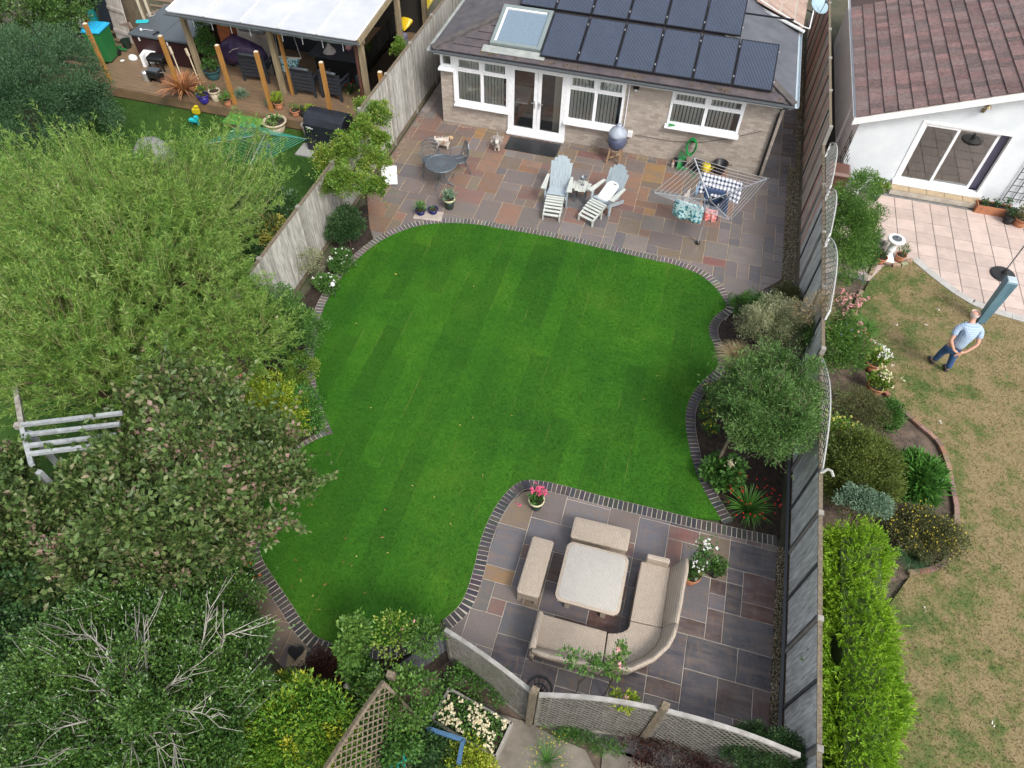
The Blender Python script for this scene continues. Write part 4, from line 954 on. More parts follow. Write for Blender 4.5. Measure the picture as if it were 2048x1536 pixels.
M['bark_pale'] = mat('pale_bark', (.36, .34, .30), (.17, .155, .135), 12, .85, world_=True, bump=.3)
M['stem'] = plain('green_stem', (.10, .14, .04), .6)
LM = leafmat
M['willow'] = LM('willow_leaf', [(0, (.045, .13, .025)), (.3, (.12, .26, .045)), (.6, (.24, .38, .07)), (.85, (.36, .47, .14)), (1, (.52, .58, .33))], .4, .35)
M['olive'] = LM('greygreen_leaf', [(0, (.022, .06, .026)), (.5, (.05, .12, .05)), (.85, (.10, .18, .085)), (1, (.17, .26, .15))], .5, .2)
M['copper'] = LM('coppery_leaf', [(0, (.03, .055, .02)), (.38, (.07, .125, .032)), (.64, (.13, .2, .055)), (.78, (.2, .2, .10)), (.88, (.31, .2, .17)), (.965, (.42, .23, .24)), (1, (.62, .13, .04))], .42, .2)
M['holly'] = LM('glossy_leaf', [(0, (.02, .06, .012)), (.45, (.058, .135, .026)), (.8, (.12, .22, .045)), (1, (.22, .32, .11))], .28, .12, spec=.6)
M['midgreen'] = LM('mid_green_leaf', [(0, (.03, .09, .02)), (.5, (.07, .17, .035)), (.85, (.12, .25, .05)), (1, (.22, .34, .10))], .4, .25)
M['lime'] = LM('lime_leaf', [(0, (.10, .2, .02)), (.4, (.22, .34, .03)), (.8, (.42, .47, .05)), (1, (.6, .55, .10))], .4, .3)
M['choisya'] = LM('golden_leaf', [(0, (.05, .15, .02)), (.45, (.11, .25, .03)), (.75, (.24, .37, .04)), (1, (.48, .50, .05))], .35, .3, patch=((.55, .5, .04), 2.4, .56, .66))
M['darkgreen'] = LM('dark_green_leaf', [(0, (.018, .05, .018)), (.5, (.04, .095, .03)), (.9, (.075, .15, .045)), (1, (.13, .21, .08))], .35, .15)
M['euonymus'] = LM('yellow_green_leaf', [(0, (.05, .13, .02)), (.4, (.12, .24, .03)), (.75, (.24, .32, .05)), (.95, (.42, .42, .10)), (1, (.45, .28, .08))], .4, .25)
M['goldleaf'] = LM('gold_leaf', [(0, (.2, .26, .04)), (.4, (.5, .48, .10)), (.8, (.7, .6, .2)), (1, (.75, .6, .3))], .5, .25)
M['pitto'] = LM('fine_green_leaf', [(0, (.04, .10, .024)), (.45, (.09, .19, .045)), (.8, (.165, .29, .08)), (1, (.3, .41, .19))], .42, .25)
M['varieg'] = LM('cream_edged_leaf', [(0, (.10, .14, .06)), (.4, (.22, .26, .12)), (.75, (.4, .4, .24)), (1, (.62, .58, .42))], .5, .25)
M['strawgrass'] = LM('straw_blade', [(0, (.32, .24, .12)), (.5, (.45, .36, .2)), (1, (.62, .54, .36))], .6, .3)
M['conifer'] = LM('bright_conifer', [(0, (.08, .21, .012)), (.4, (.2, .38, .02)), (.75, (.34, .54, .035)), (1, (.5, .64, .08))], .45, .3)
M['conifer_dark'] = LM('olive_conifer', [(0, (.05, .08, .018)), (.5, (.11, .15, .028)), (.85, (.17, .22, .04)), (1, (.25, .25, .07))], .5, .2)
M['bluegrey'] = LM('blue_grey_leaf', [(0, (.09, .15, .10)), (.6, (.17, .27, .17)), (1, (.3, .42, .3))], .6, .2)
M['heather'] = LM('brown_olive_leaf', [(0, (.06, .07, .03)), (.5, (.11, .125, .045)), (.9, (.17, .17, .07)), (1, (.3, .25, .13))], .6, .2)
M['jasmine'] = LM('climber_leaf', [(0, (.045, .115, .025)), (.5, (.10, .21, .04)), (.9, (.18, .32, .06)), (1, (.32, .42, .12))], .4, .3)
M['hosta'] = LM('strap_leaf', [(0, (.03, .10, .02)), (.5, (.075, .21, .035)), (.9, (.15, .33, .06)), (1, (.25, .42, .10))], .35, .25)
M['bronze'] = LM('bronze_leaf', [(0, (.2, .08, .04)), (.5, (.4, .18, .08)), (.9, (.6, .32, .16)), (1, (.5, .33, .2))], .45, .2)
M['darkred'] = LM('dark_red_leaf', [(0, (.015, .008, .007)), (.5, (.04, .016, .012)), (.85, (.085, .03, .02)), (1, (.2, .10, .07))], .5, .15)
for nm, c in dict(fl_white=(.85, .85, .8), fl_cream=(.8, .72, .5), fl_yellow=(.75, .6, .05), fl_pink=(.75, .13, .25), fl_palepink=(.75, .38, .38), fl_orange=(.75, .2, .06), fl_red=(.55, .03, .02), fl_violet=(.2, .2, .6), fl_mustard=(.65, .45, .04)).items():
    M[nm] = LM(nm, [(0, tuple(v * .7 for v in c)), (.5, c), (1, tuple(min(.9, v * 1.15 + .03) for v in c))], .6, .3)
def flowers(parent, cen, size, m, per=7, seed=0, name='blossom', each=False):
    """each bloom: a small rosette of petals"""
    r = np.random.default_rng(seed); k = len(cen); base = np.repeat(np.array(cen), per, 0); d = unit(r.normal(0, 1, base.shape) + np.array([0, 0, .5]))
    o = leaves(name, base, d, size * .5, size * .4, m, parent, seed, up=0); return o
def shrub(name, label, cat, loc, rad, ncl, per, cr, L, W, m, h0=None, seed=0, group=None, fl=None, shell=.45, lower=-.35, amt=.27, upw=.5, trunk=.03, nl=7, part='foliage', flat=.8, outw=.6, bark='bark', cz=None, tr=None):
    """plant with stems and clumped foliage; loc = ground point under the crown, cz = crown centre height"""
    r = np.random.default_rng(seed); cz = rad[2] * .75 if cz is None else cz
    t = thing(name, label, cat, loc, 0, group)
    cen = wobble(ell(r, ncl, rad, shell, lower), rad, seed + 5, amt)
    b, d = clumps(r, cen, per, cr, outw, upw, flat); off = np.array([0, 0, cz])
    b = b + off; b[:, 2] = np.maximum(b[:, 2], .02)
    leaves(part, b, d, L, W, m, t, seed)
    if trunk: limbs(t, (cen + off)[: nl * 3] * np.array([.85, .85, .9]), (0, 0, -.02), trunk, bark, nl, seed, tr or ('trunk' if part == 'crown' else 'stem'))
    if fl:
        for (fm, n, s, zmin) in fl:
            c = cen[r.permutation(len(cen))]; c = unit(c / np.array(rad)) * np.array(rad) * r.uniform(.92, 1.12, (len(c), 1)) if False else c * 1.06
            c = c[c[:, 2] > zmin * rad[2]]; c = np.tile(c, (max(1, int(math.ceil(n / max(1, len(c))))), 1))[:n] + r.normal(0, cr * .5, (min(n, len(c) * max(1, int(math.ceil(n / max(1, len(c)))))), 3)) + off + np.array([0, 0, cr * .6])
            c[:, 2] = np.maximum(c[:, 2], .04)
            flowers(t, c, s, fm, seed=seed + 3)
    return t
def spray(name, label, cat, loc, n, h, spread, w, m, seed=0, group=None, droop=.5, fl=None, part='blade', kind=None, z0=0, seg=4, base_r=.05):
    """arching strap leaves from one point"""
    r = np.random.default_rng(seed); t = thing(name, label, cat, loc, 0, group)
    a = r.uniform(0, 6.283, n); sp = spread * np.sqrt(r.random(n)); hh = h * r.uniform(.6, 1.1, n)
    V = []; F = []
    br = base_r * r.random(n)
    for s in range(seg + 1):
        u = s / seg; rr = br + sp * u ** 1.1; z = z0 + hh * (u - droop * u * u * (sp / spread)); ww = w * (1 - u) ** .6 * (.6 + .8 * u) + .001
        for sg in (-1, 1):
            V.append(np.stack([np.cos(a) * rr - np.sin(a) * ww * sg / 2, np.sin(a) * rr + np.cos(a) * ww * sg / 2, z + 0 * rr], 1))
    V = np.stack(V, 1); k = 2 * (seg + 1); Fq = np.array([[2 * s, 2 * s + 1, 2 * s + 3, 2 * s + 2] for s in range(seg)])
    o = npmesh('leaves', V.reshape(-1, 3), (Fq[None] + k * np.arange(n)[:, None, None]).reshape(-1, 4), m, None, t)
    if 'kind' in o: del o['kind']
    if fl:
        fm, fn, fs = fl; aa = r.uniform(0, 6.28, fn); q = spread * r.uniform(.4, 1.0, fn)
        flowers(t, np.stack([np.cos(aa) * q, np.sin(aa) * q, z0 + h * r.uniform(.5, .9, fn)], 1), fs, fm, seed=seed + 9)
    return t
def shoots(name, label, cat, loc, rad, cz, nsh, per, slen, L, W, m, seed=0, trunk=.1, bark='bark', lean=(0, 0), spread=.9, shell=.3, lower=-.25, stemm='stem', nl=14, part='crown', upb=.8, amt=.25, tr='trunk', ang=.55):
    """crown made of leafy shoots that rise outward, narrow leaves set along each shoot"""
    r = np.random.default_rng(seed); t = thing(name, label, cat, loc)
    P = wobble(ell(r, nsh, rad, shell, lower), rad, seed + 2, amt)
    d = unit(unit(P / np.array(rad)) * spread + np.array([lean[0], lean[1], upb]) + r.normal(0, .25, P.shape))
    sl = slen * r.uniform(.5, 1.2, nsh); P0 = P + np.array([0, 0, cz])
    u = r.random((nsh, per)) ** .8
    bend = r.normal(0, .12, (nsh, 1, 3))
    base = P0[:, None] + d[:, None] * (u * sl[:, None])[..., None] + bend * (u ** 2 * sl[:, None])[..., None]
    ld = unit(d[:, None] * .9 + r.normal(0, ang, (nsh, per, 3)))
    base = base.reshape(-1, 3); leaves(part, base, ld.reshape(-1, 3), L, W, m, t, seed)
    # shoot stems as thin three-sided tubes
    side = unit(np.cross(d, np.array([0, 0, 1.]))); up2 = np.cross(side, d); rr = .006
    V = np.stack([P0 - d * .25 + side * rr, P0 - d * .25 - side * rr, P0 - d * .25 + up2 * rr, P0 + d * sl[:, None] + bend[:, 0] * sl[:, None]], 1)
    F = np.array([[0, 1, 3], [1, 2, 3], [2, 0, 3]]); 
    o = npmesh('twigs', V.reshape(-1, 3), (F[None] + 4 * np.arange(nsh)[:, None, None]).reshape(-1, 3), stemm, None, t); 
    if 'kind' in o: del o['kind']
    limbs(t, P0[: nl * 2] - d[: nl * 2] * .2, (0, 0, -.02), trunk, bark, nl, seed, tr, .35, .012, .12)
    return t
def gl(px, py, z): p = G(px, py, z); return (p.x, p.y, 0)
M['twig'] = plain('yellow_twig', (.3, .3, .12), .6)

# ---- left side, from back to front
shrub('evergreen_tree', 'broad grey-green evergreen at the upper left corner of the gardens', 'tree', gl(55, 215, 1.6), (2.2, 2.1, 1.7), 620, 130, .27, .07, .022, 'olive', seed=1, part='crown', trunk=.12, nl=12, cz=1.6, shell=.45, amt=.18)
shrub('bushy_tree', 'mid green bushy tree behind the evergreen by the dark shed', 'tree', gl(35, 20, 1.8), (1.9, 1.6, 1.7), 330, 110, .25, .08, .035, 'holly', seed=2, part='crown', trunk=.12, nl=10, cz=1.8)
shoots('willow_tree', 'large yellow-green narrow-leaved tree filling the left side', 'tree', gl(232, 475, 2.6), (2.9, 3.3, 1.7), 2.1, 3600, 52, .8, .115, .013, 'willow', seed=3, trunk=.16, stemm='twig', shell=.1, lower=-.5, amt=.3, ang=.8, spread=1.3)
shoots('willow_tree', 'narrow-leaved green tree leaning over the lower left of the boundary fence', 'tree', gl(130, 690, 2.4), (2.3, 1.4, 1.4), 1.9, 900, 52, .65, .10, .013, 'willow', seed=33, trunk=.1, stemm='twig', shell=.1, lower=-.5, amt=.28)
shoots('willow_tree', 'small yellow-green offshoot spilling over the lower boundary fence', 'tree', gl(455, 668, 1.9), (.95, .8, .8), 1.7, 330, 50, .6, .105, .013, 'willow', seed=34, trunk=.05, stemm='twig', shell=.1, lower=-.5, amt=.28)
shrub('undergrowth', 'dark green undergrowth below the willow at the left edge', 'undergrowth', gl(20, 400, .8), (2.0, 2.6, .9), 300, 90, .28, .09, .05, 'midgreen', seed=4, trunk=.03, cz=.6)
shrub('undergrowth', 'shaded leafy undergrowth beneath the big narrow-leaved tree', 'undergrowth', (-9.9, 10.2, 0), (1.6, 3.0, .8), 260, 90, .26, .08, .045, 'darkgreen', seed=5, trunk=.03, cz=.5)
shrub('green_bush', 'dense green bush with pale roses beside the left edging', 'bush', gl(556, 655, .9), (.95, .85, .85), 260, 95, .16, .05, .028, 'midgreen', seed=6, trunk=.04, cz=.85, fl=[('fl_cream', 14, .11, .1)])
shrub('small_shrub', 'yellow and rust leaved small shrub touching the edging', 'shrub', gl(603, 735, .3), (.42, .45, .35), 70, 60, .1, .045, .022, 'euonymus', seed=7, trunk=.015)
shrub('golden_shrub', 'bright lime golden shrub between the green bush and coppery tree', 'shrub', gl(532, 785, .9), (.75, .6, .6), 150, 60, .15, .08, .038, 'lime', seed=8, trunk=.03)
shrub('green_shrub', 'low green shrub at the edging just above the lawn point', 'shrub', gl(590, 820, .35), (.55, .45, .4), 80, 70, .13, .075, .03, 'hosta', seed=9, trunk=.015)
spray('day_lily', 'strappy green leaves beside the point of the lawn edging', 'plant', gl(628, 845, .2), 70, .35, .35, .02, 'hosta', 10)
def lobed_tree(name, label, cat, loc, lobes, per, cr, L, W, m, seed, trunk=.1, bark='bark', dens=75, upw=.6, tr='trunk', sprigs=0):
    """crown assembled from uneven lobes: (dx, dy, z, rx, ry, rz)"""
    r = np.random.default_rng(seed); t = thing(name, label, cat, loc); C_ = []; O_ = []
    for k, (dx, dy, z, rx, ry, rz) in enumerate(lobes):
        n = int(dens * (rx * ry + rx * rz + ry * rz) / 1.0 + 8); q = wobble(ell(r, n, (rx, ry, rz), .3, -.5), (rx, ry, rz), seed + k, .32)
        C_.append(q + np.array([dx, dy, z])); O_.append(q)
    cen = np.concatenate(C_); out = np.concatenate(O_); keep = r.random(len(cen)) > .08; cen, out = cen[keep], out[keep]
    n = len(cen); pr = r.integers(int(per * .35), int(per * 1.5), n); idx = np.repeat(np.arange(n), pr); k = len(idx)
    crs = cr * r.uniform(.5, 1.35, n)
    off = unit(r.normal(0, 1, (k, 3))) * (r.random((k, 1)) ** .5) * crs[idx][:, None] * np.array([1, 1, .75]); base = cen[idx] + off
    dd = unit(off) * .7 + unit(out[idx]) * .5 + np.array([0, 0, upw]) + r.normal(0, .5, off.shape)
    leaves('crown', base, dd, L, W, m, t, seed)
    if sprigs:
        s = r.permutation(n)[:sprigs]; d0 = unit(unit(out[s]) + np.array([0, 0, .45]) + r.normal(0, .35, (sprigs, 3))); ln = r.uniform(.3, .75, sprigs); u = r.random((sprigs, 15))
        b = cen[s][:, None] + d0[:, None] * (u * ln[:, None])[..., None] + r.normal(0, .03, (sprigs, 15, 3)); leaves('sprig_leaf', b.reshape(-1, 3), (d0[:, None] * .6 + r.normal(0, .6, (sprigs, 15, 3))).reshape(-1, 3), L, W, m, t, seed + 1)
        side = unit(np.cross(d0, np.array([0, 0, 1.]))); V = np.stack([cen[s] - d0 * .2 + side * .008, cen[s] - d0 * .2 - side * .008, cen[s] - d0 * .2 + np.cross(side, d0) * .008, cen[s] + d0 * ln[:, None]], 1)
        F = np.array([[0, 1, 3], [1, 2, 3], [2, 0, 3]]); o = npmesh('twigs', V.reshape(-1, 3), (F[None] + 4 * np.arange(sprigs)[:, None, None]).reshape(-1, 3), bark, None, t); del o['kind']
    limbs(t, cen[::max(1, n // 30)], (0, 0, -.02), trunk, bark, 16, seed, tr, .35)
    return t
cp = Vector(gl(330, 960, 2.2))
def rl(px, py, z, a, b, c): g = G(px, py, z); return (g.x - cp.x, g.y - cp.y, z, a, b, c)
lobed_tree('coppery_tree', 'large broad-leaved green and coppery tree on the lower left', 'tree', tuple(cp),
    [rl(330, 770, 2.7, .4, .45, .4), rl(440, 1010, 1.9, .7, .5, .5), rl(250, 1000, 1.8, .6, .4, .4), rl(265, 830, 2.0, .4, .25, .35), rl(420, 810, 2.2, .6, .5, .5), rl(385, 870, 3.1, .55, .4, .5), rl(485, 862, 2.2, .65, .45, .5), rl(550, 890, 1.9, .45, .3, .35),
     rl(300, 930, 2.3, .8, .5, .55), rl(190, 975, 2.0, .6, .4, .45), rl(410, 985, 3.0, .5, .35, .5), rl(530, 960, 2.1, .65, .45, .5), rl(120, 1010, 2.0, .6, .5, .5), rl(235, 1035, 2.9, .5, .35, .45),
     rl(350, 1070, 2.3, .8, .5, .5), rl(465, 1060, 2.0, .6, .45, .5), rl(170, 1120, 2.1, .6, .4, .45), rl(300, 1140, 1.9, .6, .35, .4), rl(590, 955, 2.0, .35, .25, .3)], 74, .2, .105, .07, 'copper', 11, .14, sprigs=340, dens=38)
cp = Vector(gl(40, 1080, 1.8))
lobed_tree('coppery_tree', 'smaller coppery tree at the left edge below the white frame', 'tree', tuple(cp), [rl(15, 930, 2.0, .4, .3, .4), rl(30, 1030, 2.0, .5, .35, .45), rl(70, 1080, 1.9, .5, .4, .45), rl(20, 1130, 1.8, .5, .4, .4), rl(90, 1150, 1.7, .4, .3, .4)], 70, .2, .105, .07, 'copper', 12, .08, sprigs=70, dens=44)
def spur(label, a, b, n, seed):
    a, b = Vector(a), Vector(b); r = np.random.default_rng(seed); t = thing('branch', label, 'branch', a)
    mb = MB().tube([(0, 0, 0), (b - a) * .5 + Vector((0, 0, .05)), b - a], [.012, .008, .004], 5); mb.build('stem', 'bark', t)
    u = r.random((n, 1)); c = np.array(b - a)[None] * u + r.normal(0, .07, (n, 3)) * (1.2 - u)
    leaves('foliage', c, unit(r.normal(0, 1, (n, 3)) + np.array(b - a)), .085, .055, 'copper', t, seed); return t
spur('long coppery branch tip reaching right over the lawn', G(540, 1000, 2.1), G(672, 948, 2.0), 160, 1)
spur('short coppery branch hanging over the lawn edge', G(540, 1020, 2.1), G(612, 1062, 1.9), 120, 2)
cp = Vector(gl(250, 1390, 1.8))
lobed_tree('holly_tree', 'dark glossy evergreen tree with bare pale branches at the bottom left', 'tree', tuple(cp),
    [rl(250, 1240, 2.0, .7, .45, .5), rl(350, 1260, 2.0, .6, .45, .5), rl(150, 1290, 2.0, .6, .45, .5), rl(440, 1290, 1.9, .5, .45, .45), rl(90, 1370, 1.9, .7, .5, .5), rl(190, 1350, 2.1, .6, .45, .5), rl(300, 1360, 2.2, .7, .5, .5),
     rl(400, 1370, 2.0, .6, .45, .5), rl(480, 1380, 1.7, .45, .4, .4), rl(280, 1420, 2.7, .3, .22, .25), rl(130, 1450, 2.0, .6, .4, .5), rl(230, 1470, 2.1, .6, .45, .5), rl(340, 1470, 2.1, .6, .45, .5), rl(430, 1470, 1.9, .5, .4, .45), rl(50, 1520, 1.9, .6, .4, .4), rl(170, 1530, 2.0, .6, .35, .4), rl(300, 1535, 2.0, .6, .3, .4), rl(410, 1530, 1.8, .5, .3, .4)],
    95, .17, .058, .03, 'holly', 13, .12, 'bark_pale', sprigs=160, dens=100)
cp = Vector(gl(430, 1205, 1.3))
lobed_tree('holly_tree', 'dark glossy evergreen behind the buff path on the lower left', 'tree', tuple(cp), [rl(380, 1190, 1.4, .5, .4, .4), rl(450, 1200, 1.3, .45, .4, .4), rl(490, 1260, 1.2, .35, .35, .35), rl(420, 1250, 1.4, .45, .4, .4), rl(330, 1200, 1.3, .4, .35, .4)], 95, .16, .058, .03, 'holly', 14, .06, sprigs=50, dens=110)
spray('day_lily', 'strappy leaved plant with orange blooms beside the buff path', 'plant', gl(470, 1130, .5), 160, .7, .55, .02, 'hosta', 84, fl=('fl_orange', 26, .07))
shrub('ivy_mass', 'dark green leafy hedge plants at the far lower left edge', 'hedge', gl(20, 1290, 1.2), (1.0, 2.2, 1.1), 260, 95, .22, .07, .045, 'darkgreen', seed=15, trunk=.04, cz=1.0)
# bare pale branches on top of the holly
t = thing('bare_branches', 'bare silvery branches fanning out of the dark evergreen', 'branches', gl(262, 1400, 2.6)); rb = random.Random(4); c0 = G(262, 1400, 2.75); z_ = c0.z
def bare(pxs, r0, z=2.6):
    pts = [G(px, py, z - .3 * (i == 0)) - Vector((t.location.x, t.location.y, 0)) for i, (px, py) in enumerate(pxs)]
    n = len(pts); m_ = MB().tube(pts, [.65 * r0 * (1 - .75 * i / (n - 1)) for i in range(n)], 6)
    for i in range(1, n):
        for _ in range(5):
            q = pts[i - 1].lerp(pts[i], rb.random()); dd = (pts[i] - pts[i - 1]).normalized(); e = q + (dd * rb.uniform(.12, .5) + Vector((rb.uniform(-.25, .25), rb.uniform(-.25, .25), rb.uniform(-.12, .1))))
            m_.tube([q, q.lerp(e, .45) + Vector((rb.uniform(-.07, .07), rb.uniform(-.07, .07), 0)), e], [.0065, .0045, .0025], 3)
    m_.build('branch', 'bark_pale', t)
for pxs, r0 in (([(270, 1385), (235, 1340), (205, 1300), (180, 1270)], .03), ([(232, 1398), (205, 1378), (186, 1364)], .028), ([(274, 1378), (275, 1320), (275, 1250)], .024), ([(296, 1376), (290, 1300), (288, 1250)], .028), ([(262, 1375), (228, 1310), (175, 1270), (145, 1268)], .022),
                ([(305, 1405), (345, 1365), (385, 1335)], .02), ([(222, 1430), (160, 1445), (110, 1458)], .03), ([(265, 1455), (262, 1530)], .026), ([(282, 1450), (310, 1480), (318, 1500)], .018), ([(330, 1432), (355, 1420), (400, 1425), (425, 1435)], .018), ([(398, 1308), (410, 1265), (420, 1210)], .022), ([(440, 1305), (450, 1270), (490, 1262)], .016), ([(160, 1480), (90, 1530)], .02), ([(330, 1435), (345, 1480), (352, 1500)], .016)): bare(pxs, r0)
shrub('choisya', 'golden leaved shrub with yellow tips at the bottom of the picture', 'shrub', gl(585, 1468, 1.1), (.95, .7, .9), 330, 70, .15, .07, .03, 'choisya', seed=16, trunk=.04, cz=1.0)
shrub('choisya', 'golden green shrub tip rising from the bottom edge left of the rose', 'shrub', gl(500, 1520, .9), (.55, .4, .7), 130, 70, .14, .07, .03, 'choisya', seed=17, trunk=.03, cz=.8)
# ---- left bed by the fence
cp = Vector(gl(700, 414, 0))
lobed_tree('small_tree', 'small multi-stemmed tree with yellow-green leaves beside the left fence', 'tree', tuple(cp),
    [rl(655, 320, 1.72, .3, .3, .3), rl(700, 300, 1.89, .4, .4, .35), rl(745, 325, 1.72, .35, .35, .35), rl(660, 365, 1.56, .25, .3, .25), rl(700, 365, 1.80, .45, .35, .35), rl(748, 375, 1.48, .25, .25, .3), rl(725, 260, 1.89, .35, .4, .3), rl(762, 232, 1.89, .28, .35, .3), rl(728, 215, 1.89, .2, .25, .25), rl(765, 285, 1.72, .25, .3, .3)],
    64, .13, .06, .03, 'euonymus', 18, .05, dens=170, sprigs=60)
shrub('round_shrub', 'rounded dark green shrub at the corner of the upper patio', 'shrub', gl(693, 452, .6), (.42, .42, .52), 160, 70, .11, .045, .024, 'darkgreen', seed=20, trunk=.025, cz=.5)
shrub('white_rose', 'white flowering rose beside the left fence nearest the patio', 'rose', gl(682, 520, .3), (.3, .3, .3), 60, 50, .1, .05, .03, 'midgreen', seed=21, trunk=.012, group='white flowering roses of the left bed', fl=[('fl_white', 22, .07, .0)])
shrub('white_rose', 'white flowering rose clump close to the brick edging', 'rose', gl(652, 565, .25), (.28, .25, .26), 55, 50, .09, .05, .03, 'midgreen', seed=22, trunk=.012, group='white flowering roses of the left bed', fl=[('fl_white', 20, .07, .0)])
shrub('airy_shrub', 'airy pale stemmed plant against the weathered fence', 'plant', gl(612, 520, .6), (.35, .35, .45), 60, 26, .12, .045, .018, 'varieg', seed=23, trunk=.012, cz=.55)
t = thing('garden_stake', 'thin stake with a round white head in the left bed', 'stake', gl(672, 595, 0)); t.location = gl(672, 596, 0)
MB().tube([(0, 0, 0), (-.02, 0, .42)], .008).build('rod', 'metal_grey', t); MB().lathe([(.001, .4), (.045, .42), (.05, .45), (.035, .49), (.001, .5)], n=10).build('head', 'white', t)
# ---- bottom bed
shrub('climbing_rose', 'tall leafy climbing rose standing in front of the bottom edging', 'rose', gl(712, 1300, 1.1), (.13, .34, .8), 90, 26, .09, .07, .042, 'jasmine', seed=24, trunk=.018, cz=1.25, lower=-.9, nl=5, amt=.15)
shrub('climbing_rose', 'lower half of a leafy rose beside the dark red bush', 'rose', gl(722, 1345, .6), (.17, .2, .5), 45, 26, .1, .075, .045, 'midgreen', seed=25, trunk=.015, cz=.7, nl=4)
shrub('rose_bush', 'sparse rose bush with faded orange blooms by the lattice corner', 'rose', gl(785, 1262, 1.3), (.3, .36, .35), 60, 9, .09, .055, .032, 'euonymus', seed=26, trunk=.02, cz=1.25, fl=[('fl_palepink', 2, .07, .2)], tr='stem')
shrub('rose_bush', 'leafy rose spray over the dark board panel', 'rose', gl(850, 1272, 1.2), (.3, .26, .2), 55, 20, .1, .055, .032, 'jasmine', seed=27, trunk=.018, cz=1.2)
shrub('rose_bush', 'leafy rose sprawling over the old lattice panel', 'rose', gl(800, 1395, 1.3), (.55, .42, .3), 110, 24, .12, .06, .038, 'jasmine', seed=28, trunk=.02, cz=1.15)
shrub('rose_bush', 'darker rose leaves below the old lattice at the bottom edge', 'rose', gl(770, 1475, .8), (.5, .4, .4), 90, 30, .13, .07, .045, 'midgreen', seed=29, trunk=.02, cz=.8)
shrub('bedding_plant', 'low dark red leaved bush on the bottom bed', 'bush', gl(655, 1360, .3), (.5, .45, .35), 200, 60, .13, .03, .018, 'darkred', seed=30, trunk=.015)
shrub('bedding_plant', 'yellow-green small plant below the dark red bush', 'plant', gl(690, 1430, .3), (.35, .45, .3), 60, 30, .12, .06, .035, 'euonymus', seed=31, trunk=.012)
shrub('leafy_plant', 'mixed leafy plant beside the blue frame', 'plant', gl(820, 1480, .5), (.6, .4, .4), 130, 45, .13, .06, .035, 'darkgreen', seed=32, trunk=.015)
shrub('leafy_plant', 'low golden green plant right of the blue frame', 'plant', gl(935, 1525, .3), (.4, .3, .3), 80, 45, .12, .05, .03, 'lime', seed=34, trunk=.012)
shrub('leafy_plant', 'leafy weeds growing behind the left lattice panel', 'plant', gl(950, 1355, .4), (.5, .28, .25), 60, 40, .11, .05, .03, 'midgreen', seed=35, trunk=.01)
shrub('leafy_plant', 'low green weeds at the foot of the middle lattice', 'plant', gl(1170, 1480, .1), (.6, .12, .12), 60, 40, .07, .05, .012, 'midgreen', seed=36, trunk=0)
spray('yellow_daisy', 'wispy plant with tiny yellow flowers at the bottom edge', 'plant', gl(1095, 1515, .3), 120, .5, .4, .006, 'hosta', 37, fl=('fl_yellow', 60, .025))
shrub('rose_spray', 'rose stem arching above the left end of the sofa', 'rose', gl(1170, 1322, 1.75), (.34, .12, .14), 24, 16, .08, .055, .036, 'midgreen', seed=38, trunk=.012, cz=1.75, group='rose stems rising behind the lattice', nl=4)
shrub('rose_spray', 'rose stem with pale faded bloom before the curved sofa corner', 'rose', gl(1235, 1325, 1.75), (.13, .2, .22), 18, 18, .08, .055, .036, 'jasmine', seed=39, trunk=.012, cz=1.75, group='rose stems rising behind the lattice', fl=[('fl_palepink', 2, .1, .3)], nl=4)
shrub('rose_spray', 'yellow-green rose tuft on top of the middle lattice panel', 'rose', gl(1245, 1400, 1.6), (.16, .13, .15), 18, 20, .08, .05, .034, 'lime', seed=40, trunk=.012, cz=1.6, group='rose stems rising behind the lattice', fl=[('fl_palepink', 1, .12, .3)], nl=3)
# ---- right bed
shrub('variegated_shrub', 'cream and pink tinged variegated shrub beside the side fence', 'shrub', gl(1552, 655, .8), (.85, .72, .7), 300, 75, .15, .045, .018, 'varieg', seed=41, trunk=.03, cz=.75)
shrub('corner_shrub', 'mid green spiky shrub at the tip of the corner edging', 'shrub', gl(1497, 605, .3), (.38, .28, .3), 80, 60, .11, .05, .02, 'midgreen', seed=42, trunk=.015)
shrub('corner_shrub', 'bronze green shrub between corner edging and fence', 'shrub', gl(1578, 590, .4), (.35, .32, .38), 90, 60, .12, .05, .02, 'heather', seed=43, trunk=.015)
spray('ornamental_grass', 'pale straw coloured ornamental grass leaning over the edging', 'grass plant', gl(1478, 705, .25), 900, .55, .55, .005, 'strawgrass', 44, droop=.8)
cp = Vector(gl(1532, 925, 0))
lobed_tree('round_tree', 'broad fine-leaved grey-green tree hiding the middle of the side fence', 'tree', tuple(cp),
    [rl(1490, 755, 1.7, .45, .45, .4), rl(1550, 735, 1.7, .45, .35, .4), rl(1602, 775, 1.8, .35, .5, .4), rl(1465, 810, 1.5, .35, .4, .4), rl(1530, 805, 2.0, .65, .6, .5), rl(1500, 860, 1.6, .45, .35, .4), rl(1575, 862, 1.8, .45, .4, .4), rl(1545, 890, 1.5, .35, .25, .3), rl(1605, 840, 1.7, .3, .4, .35)],
    120, .17, .068, .016, 'pitto', 45, .055, dens=110, sprigs=190)
for q, (px, py, s_, fm, lb) in enumerate(((1424, 780, .16, 'fl_mustard', 'pale yellow flowering perennial nearest the ornamental grass'), (1417, 825, .2, 'fl_yellow', 'yellow flowering perennial in the middle of the right bed'), (1420, 852, .17, 'fl_yellow', 'bright yellow flowering perennial closest to the dark soil'))):
    shrub('yellow_perennial', lb, 'plant', gl(px, py, .2), (s_, s_, .18), 26, 30, .07, .04, .02, 'midgreen', seed=46 + q, trunk=.008, fl=[(fm, 26, .05, .0)], group='yellow perennials along the right edging')
